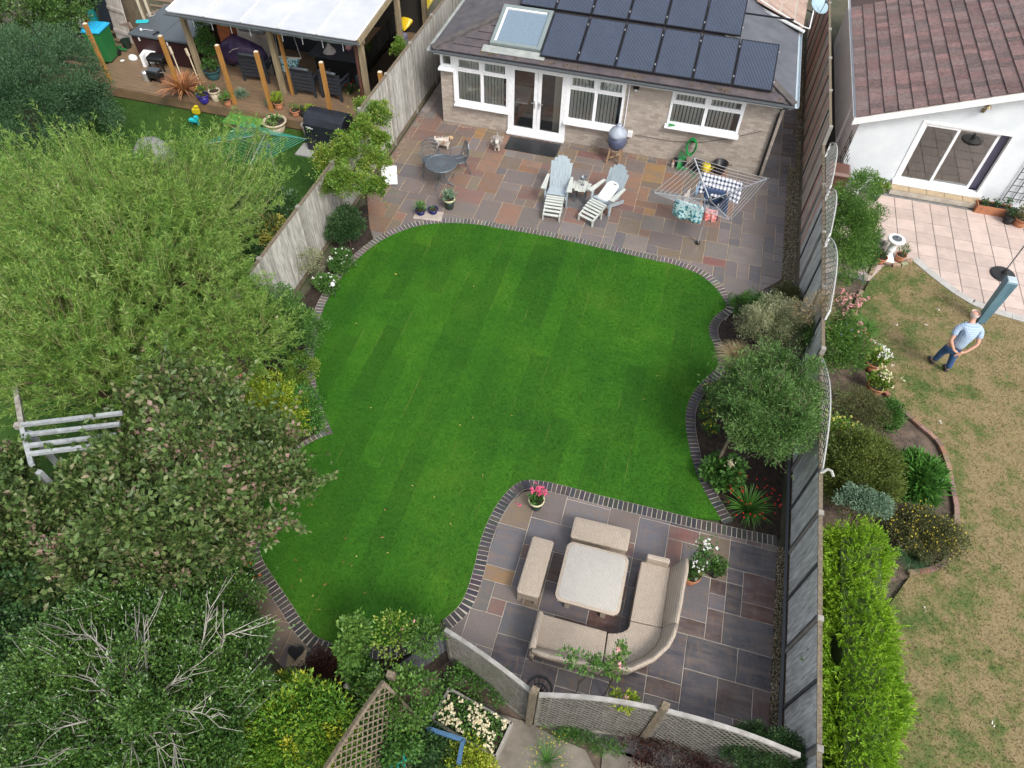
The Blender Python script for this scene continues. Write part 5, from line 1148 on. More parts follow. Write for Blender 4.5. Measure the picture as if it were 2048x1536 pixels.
shrub('hydrangea', 'broad-leaved hydrangea with one pale bloom in the right bed', 'shrub', gl(1450, 940, .3), (.36, .3, .28), 50, 30, .12, .11, .075, 'midgreen', seed=50, trunk=.015, fl=[('fl_cream', 1, .0, 0)])
flowers(bpy.data.objects['hydrangea'], np.array([(.05, .02, .52)]) + np.random.default_rng(1).normal(0, .04, (40, 3)), .04, 'fl_cream', seed=3)
spray('crocosmia', 'strappy plant with small red flowers near the terrace corner', 'plant', gl(1498, 1012, .2), 160, .7, .55, .018, 'hosta', 51, fl=('fl_red', 46, .05), droop=.7)
MB().tube([(2.05, 8.1, .0), (2.2, 8.55, .9)], .03, 6).build('garden_stake', 'wood_mid'); tag(bpy.data.objects['garden_stake.001'] if 'garden_stake.001' in bpy.data.objects else bpy.data.objects['garden_stake'], 'wooden stake leaning up into the round tree', 'stake')
# ---- neighbour right: border plants
shrub('climber', 'bushy green climber rising beyond the two upper white trellises', 'climber', gl(1697, 455, 1.0), (.5, 1.6, 1.0), 420, 80, .16, .05, .024, 'jasmine', seed=52, trunk=.03, cz=.95)
shrub('border_plant', 'green and rust leaved plant below the climber', 'plant', gl(1728, 500, .4), (.35, .5, .4), 100, 60, .12, .05, .03, 'midgreen', seed=53, trunk=.012, fl=[('fl_red', 12, .04, -.2)])
shrub('pale_shrub', 'pale yellow tinged shrub on the edge of the pink patio', 'shrub', gl(1742, 440, .35), (.25, .3, .35), 50, 36, .1, .05, .02, 'varieg', seed=54, trunk=.012)
shrub('echinacea', 'clump of pink daisy flowers nearest the climber', 'flowers', gl(1702, 600, .5), (.34, .5, .3), 60, 22, .1, .05, .02, 'midgreen', seed=55, trunk=.01, group='pink flowers behind the side fence', fl=[('fl_palepink', 90, .09, .0)])
shrub('echinacea', 'drift of pink flowers with orange spikes beside the block edging', 'flowers', gl(1706, 652, .5), (.36, .5, .3), 60, 22, .1, .05, .02, 'midgreen', seed=56, trunk=.01, group='pink flowers behind the side fence', fl=[('fl_palepink', 80, .09, .0), ('fl_red', 20, .08, 0)])
shrub('lobelia', 'low violet blue flowers spilling over the block edging', 'flowers', gl(1705, 556, .1), (.5, .16, .12), 40, 36, .08, .03, .015, 'midgreen', seed=57, trunk=0, fl=[('fl_violet', 90, .03, -.3)])
shrub('perennials', 'tall green perennials spilling over the middle of the fence', 'plants', gl(1668, 685, .9), (.75, .6, .7), 260, 60, .16, .07, .02, 'jasmine', seed=58, trunk=.02, cz=.8, fl=[('fl_palepink', 8, .06, .2), ('fl_violet', 8, .04, 0)])
spray('strappy_plant', 'dark green arching leaves beside the potted white begonia', 'plant', gl(1722, 660, .2), 260, .55, .5, .014, 'hosta', 59)
shrub('heather_bush', 'brown olive fine shrub in the border below the flower pots', 'bush', gl(1722, 812, .4), (.55, .5, .4), 220, 70, .12, .04, .012, 'heather', seed=60, trunk=.02)
shrub('border_shrub', 'green shrub with reddish lower leaves against the block edging', 'shrub', gl(1780, 822, .3), (.28, .34, .28), 80, 60, .11, .05, .026, 'midgreen', seed=61, trunk=.015)
shrub('yellow_shrub', 'yellow variegated shrub behind the fence beside the white offcut', 'shrub', gl(1682, 868, .8), (.42, .5, .6), 120, 36, .12, .05, .035, 'euonymus', seed=62, trunk=.015, fl=[('goldleaf', 60, .07, .0)])
shrub('conifer', 'olive green rounded conifer at the top of the bright hedge', 'conifer', gl(1715, 940, 1.0), (.72, .75, .85), 420, 80, .15, .06, .018, 'conifer_dark', seed=63, trunk=.05, cz=.9, part='crown', amt=.1)
shrub('blue_grey_shrub', 'soft blue-grey shrub wedged at the head of the bright hedge', 'shrub', gl(1728, 1008, 1.2), (.46, .18, .25), 80, 50, .12, .05, .025, 'bluegrey', seed=64, trunk=.02, cz=1.25)
# the long bright conifer hedge: a flat-topped box of feathery sprays
def hedge(name, label, x0, x1, y0, y1, h, n, m, seed, L=.052, W=.014, per=20):
    r = np.random.default_rng(seed); t = thing(name, label, 'hedge', ((x0 + x1) / 2, (y0 + y1) / 2, 0)); a, b = (x1 - x0) / 2, (y1 - y0) / 2
    P = []
    k = n; ft = a * b * 4; fs = 2 * b * h * 2; fe = 2 * a * h * 2; tot = ft + fs + fe
    u = r.uniform(-1, 1, (int(k * ft / tot), 2)); P.append(np.stack([u[:, 0] * a, u[:, 1] * b, h + 0 * u[:, 0]], 1)); D = [np.tile([0, 0, 1.], (len(u), 1))]
    for s in (-1, 1):
        kk = int(k * fs / tot / 2); P.append(np.stack([np.full(kk, s * a), r.uniform(-b, b, kk), h * r.random(kk) ** .8], 1)); D.append(np.tile([s, 0, .35], (kk, 1)))
        kk = int(k * fe / tot / 2); P.append(np.stack([r.uniform(-a, a, kk), np.full(kk, s * b), h * r.random(kk) ** .8], 1)); D.append(np.tile([0, s, .35], (kk, 1)))
    P = np.concatenate(P); D = unit(np.concatenate(D))
    f = .10 * np.sin(P[:, 1] * 2.1 + 1) + .07 * np.sin(P[:, 1] * 5.3 + P[:, 0] * 4) + .05 * np.sin(P[:, 0] * 9 + P[:, 2] * 6) + r.normal(0, .05, len(P))
    q = np.abs(P[:, 0]) / a; P[:, 2] -= .16 * (q ** 4) * (P[:, 2] > h * .9); P += D * f[:, None]
    sd = unit(D + r.normal(0, .55, D.shape) + np.array([0, -.25, .25]))
    uu = r.random((len(P), per)); sl = .16 * r.uniform(.6, 1.4, (len(P), 1))
    base = P[:, None] + sd[:, None] * (uu * sl)[..., None]; fan = unit(np.cross(sd, r.normal(0, 1, sd.shape)))
    ld = sd[:, None] * .8 + fan[:, None] * (np.where(r.random((len(P), per)) < .5, -1, 1) * r.uniform(.2, .9, (len(P), per)))[..., None]
    leaves('foliage', base.reshape(-1, 3), ld.reshape(-1, 3), L, W, m, t, seed)
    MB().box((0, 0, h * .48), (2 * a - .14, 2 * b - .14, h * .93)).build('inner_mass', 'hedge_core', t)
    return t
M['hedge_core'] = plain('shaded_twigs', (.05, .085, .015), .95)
hA, hB = G(1640, 1100, 1.35), G(1825, 1400, 1.35)
hedge('conifer_hedge', 'long bright lime green clipped conifer hedge along the side fence', 4.0, 4.78, 1.6, 6.8, 1.3, 10500, 'conifer', 65)
hedge('conifer_hedge', 'lower end of the bright hedge at the bottom edge of the picture', 4.0, 4.85, -.2, 1.55, 1.22, 2900, 'conifer', 66)
shrub('strap_plant', 'mound of long bright green strap leaves in the dry border', 'plant', gl(1842, 950, .3), (.42, .38, .3), 110, 34, .1, .2, .035, 'hosta', seed=67, trunk=.01, upw=.4)
shrub('potentilla', 'rounded shrub dotted with small yellow flowers at the border corner', 'shrub', gl(1858, 1063, .4), (.62, .48, .38), 330, 60, .12, .035, .02, 'heather', seed=68, trunk=.02, fl=[('fl_yellow', 230, .035, .0)])
spray('feathery_plant', 'grey-green feathery grass beside the yellow flowered shrub', 'plant', gl(1832, 1105, .2), 500, .35, .38, .006, 'olive', 69, droop=.8)
shrub('clipped_hedge', 'square clipped small-leaved hedge below the last lattice panel', 'hedge', gl(1535, 1508, .9), (.62, .35, .5), 420, 60, .09, .03, .016, 'darkgreen', seed=70, trunk=.02, cz=.85, amt=.04, shell=.6)
shrub('bramble', 'dark red stemmed low plant under the middle lattice', 'plant', gl(1350, 1520, .2), (.75, .28, .2), 120, 30, .12, .04, .02, 'darkred', seed=71, trunk=0)
shrub('bare_climber', 'tangle of dead brown stems hanging over the side fence', 'climber', gl(1628, 620, 1.6), (.35, .22, .3), 46, 16, .14, .16, .006, 'strawgrass', seed=72, trunk=.01, cz=1.6)
# ---- left neighbour plants
shrub('gold_shrub', 'golden yellow flowering shrub behind the left fence', 'shrub', gl(548, 462, .6), (.5, .4, .42), 130, 50, .13, .05, .03, 'goldleaf', seed=73, trunk=.02, cz=.5)
shrub('grey_bush', 'low grey-green bush against the back of the left fence', 'bush', gl(590, 432, .4), (.35, .35, .3), 60, 50, .12, .04, .02, 'heather', seed=74, trunk=.012)
shrub('orange_flowers', 'sparse plant with orange flowers beside the end of the deck', 'plant', gl(185, 190, .6), (.5, .55, .5), 90, 40, .12, .05, .025, 'olive', seed=75, trunk=.015, fl=[('fl_orange', 22, .08, .0)])
# ================================================================ OBJECTS
M['rattan'] = None
def wickermat(name, c1, c2, s=36):
    m, nt = _nt(name); v = objc(nt)
    w1 = N(nt, 'ShaderNodeTexWave', wave_type='BANDS', bands_direction='X'); w1.inputs['Scale'].default_value = s / 3; w1.inputs['Distortion'].default_value = 1.5; w1.inputs['Detail'].default_value = 1
    w2 = N(nt, 'ShaderNodeTexWave', wave_type='BANDS', bands_direction='Y'); w2.inputs['Scale'].default_value = s / 3; w2.inputs['Distortion'].default_value = 1.5
    w3 = N(nt, 'ShaderNodeTexWave', wave_type='BANDS', bands_direction='Z'); w3.inputs['Scale'].default_value = s / 3
    for w in (w1, w2, w3): nt.links.new(v, w.inputs['Vector'])
    h = math_(nt, 'ADD', math_(nt, 'MULTIPLY', w1.outputs['Fac'], w2.outputs['Fac']), math_(nt, 'MULTIPLY', w3.outputs['Fac'], .3))
    n = noise(nt, 5, 4, .6, v); n2 = noise(nt, 45, 3, .7, v, (1, .15, 1)); n3 = noise(nt, 45, 3, .7, v, (.15, 1, 1))
    col = ramp(nt, math_(nt, 'ADD', math_(nt, 'MULTIPLY', h, .45), math_(nt, 'ADD', math_(nt, 'MULTIPLY', n2, .3), math_(nt, 'MULTIPLY', n3, .3))), [(.12, c2), (.6, c1)])
    col = mixc(nt, mr(nt, n, .4, .7, 0, .25), col, tuple(x * .7 for x in c1))
    _out(nt, bsdf(nt, col, .65, bump=h, bstr=.7, bdist=.01)); return m
M['rattan'] = wickermat('rattan_weave', (.50, .425, .345), (.17, .13, .10))
M['rattan_pale'] = wickermat('bleached_rattan', (.53, .51, .47), (.28, .255, .225), 45)
def rbox(cx, cy, sx, sy, z0, z1, r=.05, n=4, ins=.0):
    """rounded-corner slab outline lofted with a soft top edge"""
    def ring(k, z):
        out = []
        for qx, qy, a0 in ((1, 1, 0), (-1, 1, 90), (-1, -1, 180), (1, -1, 270)):
            for i in range(n + 1):
                a = R_(a0 + 90 * i / n); out.append((cx + qx * (sx / 2 - r) + math.cos(a) * (r - k), cy + qy * (sy / 2 - r) + math.sin(a) * (r - k), z))
        return out
    e = min(.02, r * .4, (z1 - z0) * .4)
    return [ring(e, z0), ring(0, z0 + e), ring(0, z1 - e), ring(e * .4, z1 - e * .3), ring(e, z1)]
def bench(name, label, tl, tr, br, bl, z, cat='bench', group=None):
    P = [G(*p, z) for p in (tl, tr, br, bl)]; c = sum(P, Vector()) / 4; ux = (P[1] - P[0] + P[2] - P[3]) / 2; ang = math.atan2(ux.y, ux.x); L = ux.length; Wd = ((P[0] - P[3]).length + (P[1] - P[2]).length) / 2
    t = thing(name, label, cat, (c.x, c.y, 0), ang, group)
    MB().loft(rbox(0, 0, L, Wd, z - .12, z, .05)).build('seat', 'rattan', t, True)
    MB().box((0, 0, z - .2), (L - .04, Wd - .04, .16)).build('apron', 'rattan', t)
    for sx in (-1, 1):
        for sy in (-1, 1): MB().box((sx * (L / 2 - .05), sy * (Wd / 2 - .05), (z - .28) / 2), (.06, .06, z - .28)).build('leg', 'rattan', t)
    return t
bench('rattan_bench', 'long low rattan bench left of the square table', (1064, 1071), (1107, 1081), (1079, 1197), (1034, 1182), .42, group='rattan footstools at the square table')
bench('rattan_bench', 'wide low rattan bench on the lawn side of the square table', (1150, 1031), (1262, 1059), (1256, 1101), (1140, 1074), .42, group='rattan footstools at the square table')
P = [G(*p, .70) for p in ((1135, 1083), (1257, 1110), (1239, 1232), (1110, 1199))]; c = sum(P, Vector()) / 4
t = thing('rattan_table', 'square pale topped rattan table with rounded corners', 'table', (c.x, c.y, 0), 0.0)
S = ((P[1] - P[0]).length + (P[2] - P[3]).length) / 2; S2 = ((P[0] - P[3]).length + (P[1] - P[2]).length) / 2
MB().loft(rbox(0, 0, S - .02, S2 - .02, .62, .685, .12)).build('tabletop', 'rattan_pale', t, True)
MB().loft(rbox(0, 0, S + .02, S2 + .02, .66, .70, .13)).build('edge_band', 'rattan', t, True); MB().loft(rbox(0, 0, S - .08, S2 - .08, .695, .712, .1)).build('woven_top', 'rattan_pale', t, True)
MB().box((0, 0, .57), (S - .1, S2 - .1, .1)).build('apron', 'rattan', t)
for sx in (-1, 1):
    for sy in (-1, 1): MB().box((sx * (S / 2 - .22), sy * (S2 / 2 - .22), .27), (.09, .09, .54)).build('leg', 'rattan', t)
M['toyblue'] = plain('bright_blue', (.02, .25, .55), .4)
# corner sofa in three units
def seatp(p, z=.42): return G(*p, z)
def soft_back(inner, outer, zi, zo, ti=.06):
    """back panel between a seat-line (inner) and a leaning top line (outer)"""
    rings = []
    for a, b in zip(inner, outer):
        d = Vector((b.x - a.x, b.y - a.y, 0)).normalized()
        a0 = Vector((a.x, a.y, 0)); b0 = Vector((b.x, b.y, 0))
        rings.append([a0 + Vector((0, 0, zi)), b0 - d * .07 + Vector((0, 0, zo - .01)), b0 - d * .035 + Vector((0, 0, zo + .02)), b0 + Vector((0, 0, zo)), b0 + Vector((0, 0, zo - .07)), a0 + d * .12 + Vector((0, 0, zi - .1)), a0 + d * .1 + Vector((0, 0, .12)), a0 + Vector((0, 0, .12))])
    return MB().loft(rings)
# right unit
A = [seatp(p) for p in ((1283, 1122), (1341, 1135), (1324, 1255), (1260.5, 1240))]
u1 = thing('rattan_sofa', 'right hand unit of the rattan corner sofa with high end arm', 'sofa', (0, 0, 0), 0, 'units of the rattan corner sofa')
cx = (A[0].x + A[3].x) / 2; MB().add([(p.x, p.y, z) for z in (.14, .42) for p in (A[3], A[2], A[1], A[0])], [(3, 2, 1, 0), (4, 5, 6, 7), (0, 1, 5, 4), (1, 2, 6, 5), (2, 3, 7, 6), (3, 0, 4, 7)]).build('seat', 'rattan', u1, bevel=.02)
inn = [A[1].lerp(A[2], k / 6) for k in range(7)]; outp = [G(*p, .8) for p in ((1378, 1117), (1378, 1140), (1373, 1165), (1368, 1190), (1366, 1205), (1362, 1225), (1358, 1246))]
soft_back(inn, outp, .42, .78).build('backrest', 'rattan', u1, True)
e0, e1 = G(1295, 1110, .62), G(1341, 1121, .62); MB().bar((e0.x, e0.y, .38), (e1.x, e1.y, .38), .1, .44).build('arm', 'rattan', u1, bevel=.03)
for p in (A[0], A[3]): MB().box((p.x + .05, p.y + (-.05 if p is A[0] else .05), .07), (.06, .06, .14)).build('leg', 'rattan', u1)
# corner unit
ia = [seatp(p) for p in ((1260.5, 1242), (1259, 1252), (1254, 1259), (1245, 1264), (1232, 1266.5), (1216, 1266))]
ob = [seatp(p) for p in ((1324, 1256), (1321, 1275), (1311, 1293), (1290, 1312), (1255, 1328), (1207, 1330))]
u2 = thing('rattan_sofa', 'curved corner unit of the rattan sofa', 'sofa', (0, 0, 0), 0, 'units of the rattan corner sofa')
MB().loft([[(a.x, a.y, .14), (b.x, b.y, .14), (b.x, b.y, .42), (a.x, a.y, .42)] for a, b in zip(ia, ob)]).build('seat', 'rattan', u2, bevel=.015)
ot = [G(*p, .8) for p in ((1358, 1248), (1352, 1271), (1340, 1293), (1311, 1320), (1265, 1341), (1207, 1339))]
soft_back(ob, ot, .42, .78).build('backrest', 'rattan', u2, True)
# bottom unit
B_ = [seatp(p) for p in ((1087, 1228), (1214, 1262.6), (1205, 1328), (1066, 1290))]
u3 = thing('rattan_sofa', 'left hand unit of the rattan sofa with back to the lattice', 'sofa', (0, 0, 0), 0, 'units of the rattan corner sofa')
MB().add([(p.x, p.y, z) for z in (.14, .42) for p in (B_[3], B_[2], B_[1], B_[0])], [(3, 2, 1, 0), (4, 5, 6, 7), (0, 1, 5, 4), (1, 2, 6, 5), (2, 3, 7, 6), (3, 0, 4, 7)]).build('seat', 'rattan', u3, bevel=.02)
inn = [B_[3].lerp(B_[2], k / 5) for k in range(6)]; ot = [G(*p, .78) for p in ((1063, 1303), (1085, 1311), (1112, 1318), (1144, 1325), (1175, 1331), (1205, 1340))]
soft_back(inn, ot, .42, .76).build('backrest', 'rattan', u3, True)
a0, a1 = G(1081, 1228, .6), G(1064, 1300, .66); MB().tube([(a0.x, a0.y, .3), (a0.x, a0.y, .58), a0.lerp(a1, .5) + Vector((0, 0, .01)), (a1.x, a1.y, .7)], .055, 8).bar((a0.x, a0.y, .36), (a1.x, a1.y, .36), .07, .44).build('arm', 'rattan', u3, True)
for k in (.05, .5, .95):
    p = B_[3].lerp(B_[2], k); MB().box((p.x, p.y + .02, .07), (.06, .06, .14)).build('leg', 'rattan', u3)
t = thing('toy', 'small bright blue toy left on the curved sofa back', 'toy', G(1305, 1314, .6)); MB().box((0, 0, .02), (.07, .05, .04), b=.01).box((.02, .02, .05), (.03, .03, .04), b=.008).build('body', 'toyblue', t)
# pots with plants
def pot(name, label, px, py, r, h, mt, plant=None, cat='plant pot', group=None, z0=0, rim=None, zt=None):
    p = G(px, py, z0 + h * .9); t = thing(name, label, cat, (p.x, p.y, z0), 0, group)
    MB().lathe([(.001, 0), (r * .68, 0), (r * .72, .02), (r * .95, h * .82)], n=20).build('body', mt, t, True)
    MB().lathe([(r * .95, h * .8), (r * 1.06, h * .84), (r * 1.08, h * .97), (r * 1.0, h), (r * .9, h * .97), (r * .88, h * .8), (.001, h * .8)], n=20).build('rim', rim or mt, t, True)
    MB().lathe([(r * .9, h * .86), (r * .4, h * .885), (.001, h * .89)], n=12).build('compost', 'soil', t)
    if plant: plant(t, h, r)
    return t
def tuft(m, L, Wd, n, rad, hh, fl=None, up=.9, seed=1, stem=.0):
    def f(t, h, r):
        rg = np.random.default_rng(seed); b = unit(rg.normal(0, 1, (n, 3))) * rad * (rg.random((n, 1)) ** .5) * np.array([1, 1, hh / rad * .5]); b[:, 2] += h + hh * .45
        d = unit(b - np.array([0, 0, h])) + np.array([0, 0, up]) * .4 + rg.normal(0, .4, b.shape); leaves('foliage', b, d, L, Wd, m, t, seed)
        MB().tube([(0, 0, h * .85), (.01, 0, h + hh * .5)], .012, 5).build('stem', 'stem', t)
        if fl:
            c = unit(rg.normal(0, 1, (fl[1], 3)) + np.array([0, 0, .7])) * rad * .95 * np.array([1, 1, hh / rad * .55]); c[:, 2] += h + hh * .5; flowers(t, c, fl[2], fl[0], seed=seed)
    return f
M['glazed_dark'] = plain('dark_green_glaze', (.02, .035, .028), .2); M['glazed_cream'] = plain('cream_rim', (.6, .58, .36), .3)
M['glazed_blue'] = plain('cobalt_glaze', (.01, .015, .10), .12); M['glazed_purple'] = plain('violet_blue_glaze', (.03, .02, .2), .25); M['beige_pot'] = plain('beige_clay', (.48, .40, .29), .75)
M['stone_grey'] = mat('grey_stone', (.36, .33, .29), (.22, .2, .18), 9, .85, world_=True, bump=.6)
pot('flower_pot', 'glazed pot of bright pink cyclamen at the curve of the terrace', 1073, 1000, .145, .3, 'glazed_dark', tuft('midgreen', .08, .05, 130, .12, .1, ('fl_pink', 1, .01), seed=3), rim='glazed_cream')
fp = bpy.data.objects['flower_pot']; rg = np.random.default_rng(4); flowers(fp, np.stack([rg.normal(.02, .07, 34), rg.normal(.1, .06, 34), .42 + rg.random(34) * .08], 1), .085, 'fl_pink', 6, 4)
pot('flower_pot', 'dark glazed pot with cream rim and pale leaves in front of the metal table', 898, 398, .155, .32, 'glazed_dark', tuft('bluegrey', .13, .04, 130, .16, .16, seed=5), rim='glazed_cream')
pot('blue_bowl', 'blue glazed bowl holding a leafy plant near the lawn edging', 841, 420, .135, .17, 'glazed_blue', tuft('hosta', .13, .02, 110, .12, .18, seed=6), group='blue bowls by the lawn edging')
pot('blue_bowl', 'blue glazed bowl with almost nothing growing in it', 866, 418, .135, .17, 'glazed_blue', tuft('hosta', .06, .012, 26, .05, .06, seed=7), group='blue bowls by the lawn edging')
p = G(857, 432); MB().box((p.x, p.y, .02), (.75, .38, .035), rz=.12, b=.008).build('stone_slab', 'pale_slab'); tag(bpy.data.objects['stone_slab'], 'pale flat stone slab beneath the two blue bowls', 'slab')
pot('rose_pot', 'potted white rose behind the right sofa unit', 1384, 1150, .15, .26, 'terracotta', tuft('midgreen', .06, .035, 420, .17, .5, ('fl_white', 11, .07), seed=8), cat='potted rose')
rp = bpy.data.objects['rose_pot']; rg = np.random.default_rng(4)
leaves('foliage', rg.normal(0, .09, (300, 3)) * np.array([1, 1.4, .9]) + np.array([.07, .22, .75]), rg.normal(0, 1, (300, 3)) + np.array([0, 0, .6]), .06, .035, 'midgreen', rp, 3)
flowers(rp, rg.normal(0, .1, (12, 3)) * np.array([1, 1.2, .4]) + np.array([.07, .25, .9]), .07, 'fl_white', 6, 5)
pot('shrub_pot', 'potted small round green shrub standing on the wet slabs', 1432, 1140, .12, .2, 'black', tuft('midgreen', .055, .03, 480, .17, .3, seed=9), cat='potted shrub')
# doormat
Pm = [G(*p) for p in ((1024.6, 268), (1120, 285.6), (1106.6, 320.5), (1011, 304))]; cm = sum(Pm, Vector()) / 4
MB().box((cm.x, cm.y, .012), (1.56, .68, .02), b=.005).build('doormat', 'black'); tag(bpy.data.objects['doormat'], 'large black rubber doormat in front of the french doors', 'doormat')
# cast metal bistro set
M['castmetal'] = plain('cast_aluminium', (.15, .175, .20), .35, .5)
def mesh_disc(mb, c, r, n=9, w=.011, dx=1., dy=1.):
    for k in range(-n + 1, n):
        s = r * k / n; L = math.sqrt(max(0, r * r - s * s)) 
        mb.bar((c[0] + s * dx, c[1] - L * dy, c[2]), (c[0] + s * dx, c[1] + L * dy, c[2]), w, .008); mb.bar((c[0] - L * dx, c[1] + s * dy, c[2] + .003), (c[0] + L * dx, c[1] + s * dy, c[2] + .003), w, .008)
def ringtube(mb, c, r, t, n=24, sx=1, sy=1): return mb.tube([(c[0] + r * sx * math.cos(2 * math.pi * k / n), c[1] + r * sy * math.sin(2 * math.pi * k / n), c[2]) for k in range(n + 1)], t, 6)
p = G(882, 327, .7); t = thing('bistro_table', 'round grey cast metal table with pierced top', 'table', (p.x, p.y, 0))
q = MB(); mesh_disc(q, (0, 0, .7), .39, 11, .018); q.build('tabletop', 'castmetal', t); ringtube(MB(), (0, 0, .7), .41, .022).lathe([(.001, .69), (.16, .69), (.16, .705), (.001, .708)], n=16).build('rim', 'castmetal', t)
for k in range(3):
    a = -1.9 + 2.094 * k; MB().tube([(math.cos(a) * rr, math.sin(a) * rr, z) for rr, z in ((.12, .69), (.05, .5), (.06, .3), (.16, .12), (.32, .02))], .018, 6).build('leg', 'castmetal', t)
def bistro(px, py, rz, label):
    p = G(px, py, .43); t = thing('bistro_chair', label, 'chair', (p.x, p.y, 0), rz, 'grey cast metal bistro chairs')   # faces -y
    q = MB(); mesh_disc(q, (0, 0, .43), .2, 7, .014); ringtube(q, (0, 0, .43), .215, .015); q.build('seat', 'castmetal', t)
    bq = MB(); bq.tube([(-.2, .14, .43), (-.23, .22, .62), (-.2, .25, .8), (-.1, .27, .9), (0, .275, .93), (.1, .27, .9), (.2, .25, .8), (.23, .22, .62), (.2, .14, .43)], .014, 6)
    for k in range(-3, 4): bq.tube([(k * .055, .2, .46 + abs(k) * .01), (k * .06, .25, .7), (k * .045, .272, .91 - abs(k) * .02)], .007, 5)
    for z, xx in ((.56, .21), (.68, .215), (.8, .2)): bq.tube([(-xx, .22, z), (0, .25, z + .05), (xx, .22, z)], .008, 5)
    bq.build('backrest', 'castmetal', t)
    for s in (-1, 1):
        MB().tube([(s * .22, .2, .64), (s * .27, .02, .66), (s * .25, -.14, .62), (s * .2, -.16, .44)], .013, 6).build('arm', 'castmetal', t)
        MB().tube([(s * .17, -.15, .43), (s * .2, -.2, .2), (s * .23, -.24, .01)], .014, 6).build('leg', 'castmetal', t)
        MB().tube([(s * .17, .15, .43), (s * .2, .22, .2), (s * .22, .28, .01)], .014, 6).build('leg', 'castmetal', t)
    return t
bistro(861, 319, .35, 'grey metal chair on the fence side of the round table')
bistro(917, 318, -.95, 'grey metal chair on the house side of the round table')
# adirondack chairs with footrests
M['greywood'] = mat('pale_blue_grey_paint', (.36, .42, .46), (.28, .34, .38), 4, .6, stretch=(4, 4, .6), world_=True, bump=.15)
M['greywood2'] = mat('worn_cream_paint', (.50, .52, .48), (.40, .43, .40), 4, .6, world_=True, bump=.15)
def adirondack(px, py, rz, label, board=False):
    p = G(px, py, .3); t = thing('adirondack_chair', label, 'chair', (p.x, p.y, 0), rz, 'grey slatted garden chairs with footrests')
    for k in range(7):
        x = (k - 3) * .075; h = .88 - .012 * (k - 3) ** 2 * 1.6
        MB().add([(x - .034, .22, .24), (x + .034, .22, .24), (x * 1.12 + .0415, .22 + h * .42, .24 + h * .9), (x * 1.12 - .0415, .22 + h * .42, .24 + h * .9),
                  (x - .034, .24, .23), (x + .034, .24, .23), (x * 1.12 + .0415, .24 + h * .42, .23 + h * .9), (x * 1.12 - .0415, .24 + h * .42, .23 + h * .9)], [(0, 1, 2, 3), (7, 6, 5, 4), (0, 4, 5, 1), (1, 5, 6, 2), (2, 6, 7, 3), (3, 7, 4, 0)]).build('back_slat', 'greywood', t)
    for k in range(6): MB().box((0, .2 - k * .085, .25 + .022 * k), (.5, .075, .02), rx=.0).build('seat_slat', 'greywood', t)
    for s in (-1, 1):
        MB().add([(s * x, y, z) for z in (.53, .555) for x, y in ((.27, -.32), (.42, -.30), (.36, .36), (.29, .36))], [(3, 2, 1, 0), (4, 5, 6, 7), (0, 1, 5, 4), (1, 2, 6, 5), (2, 3, 7, 6), (3, 0, 4, 7)][::1]).build('arm', 'greywood2', t)
        MB().box((s * .3, -.24, .27), (.03, .1, .53)).build('leg', 'greywood', t); MB().bar((s * .27, -.3, .32), (s * .27, .5, .03), .025, .1).build('side_rail', 'greywood', t)
    for z in (.45, .75): MB().box((0, .255 + (z - .24) * .47, z), (.48, .02, .06)).build('back_brace', 'greywood', t)
    for k in range(7): MB().box((0, -.36 - k * .085, .37 - .006 * k * k), (.48, .065, .02), rx=.05 * k).build('footrest_slat', 'greywood2', t)
    for s in (-1, 1): MB().bar((s * .22, -.3, .34), (s * .22, -.92, .16), .025, .07).box((s * .22, -.9, .1), (.03, .06, .2)).box((s * .22, -.5, .16), (.03, .05, .32)).build('footrest_leg', 'greywood2', t)
    return t
adirondack(1115, 382, .06, 'pale grey slatted garden chair with footrest nearest the doormat')
ad2 = adirondack(1212, 396, -.42, 'pale grey slatted garden chair with a white board lying on it')
q = thing('bath_board', 'white oval plastic board lying on the turned garden chair', 'board', ad2.location + Vector((0, 0, .42)), -.42); q.rotation_euler = (.45, 0, -.42)
MB().loft(rbox(0, .06, .36, .7, 0, .03, .14)).build('panel', 'upvc', q, True)
for k in range(26): pass
MB().box((.05, .34, .034), (.1, .03, .01)).box((.05, -.24, .034), (.1, .03, .01)).build('grip', 'gutter', q)
hb = MB()
for i in range(5):
    for j in range(7): hb.lathe([(.007, .0), (.007, .002), (.001, .002)], (-.1 + i * .03, .2 - j * .04, .0305), n=6)
hb.build('drain_hole', 'gutter', q)
p = G(1163, 372, .45); t = thing('side_table', 'small round grey slatted table between the two garden chairs', 'table', (p.x, p.y, 0))
for k in range(5):
    x = (k - 2) * .1; L = 2 * math.sqrt(.26 ** 2 - x * x); MB().box((x, 0, .45), (.094, L, .02), b=.004).build('slat', 'greywood2', t)
for k in range(4):
    a = .78 + 1.57 * k; MB().box((math.cos(a) * .18, math.sin(a) * .18, .22), (.03, .03, .44)).build('leg', 'castmetal', t)
g = thing('glass_ornament', 'tall clear ornament standing on the small round table', 'ornament', (p.x + .02, p.y + .04, .462)); MB().lathe([(.05, 0), (.05, .01), (.012, .02), (.012, .16), (.05, .18), (.075, .2), (.08, .26), (.07, .26), (.06, .2), (.001, .19)], n=14).build('vessel', 'metal_grey', g, True)
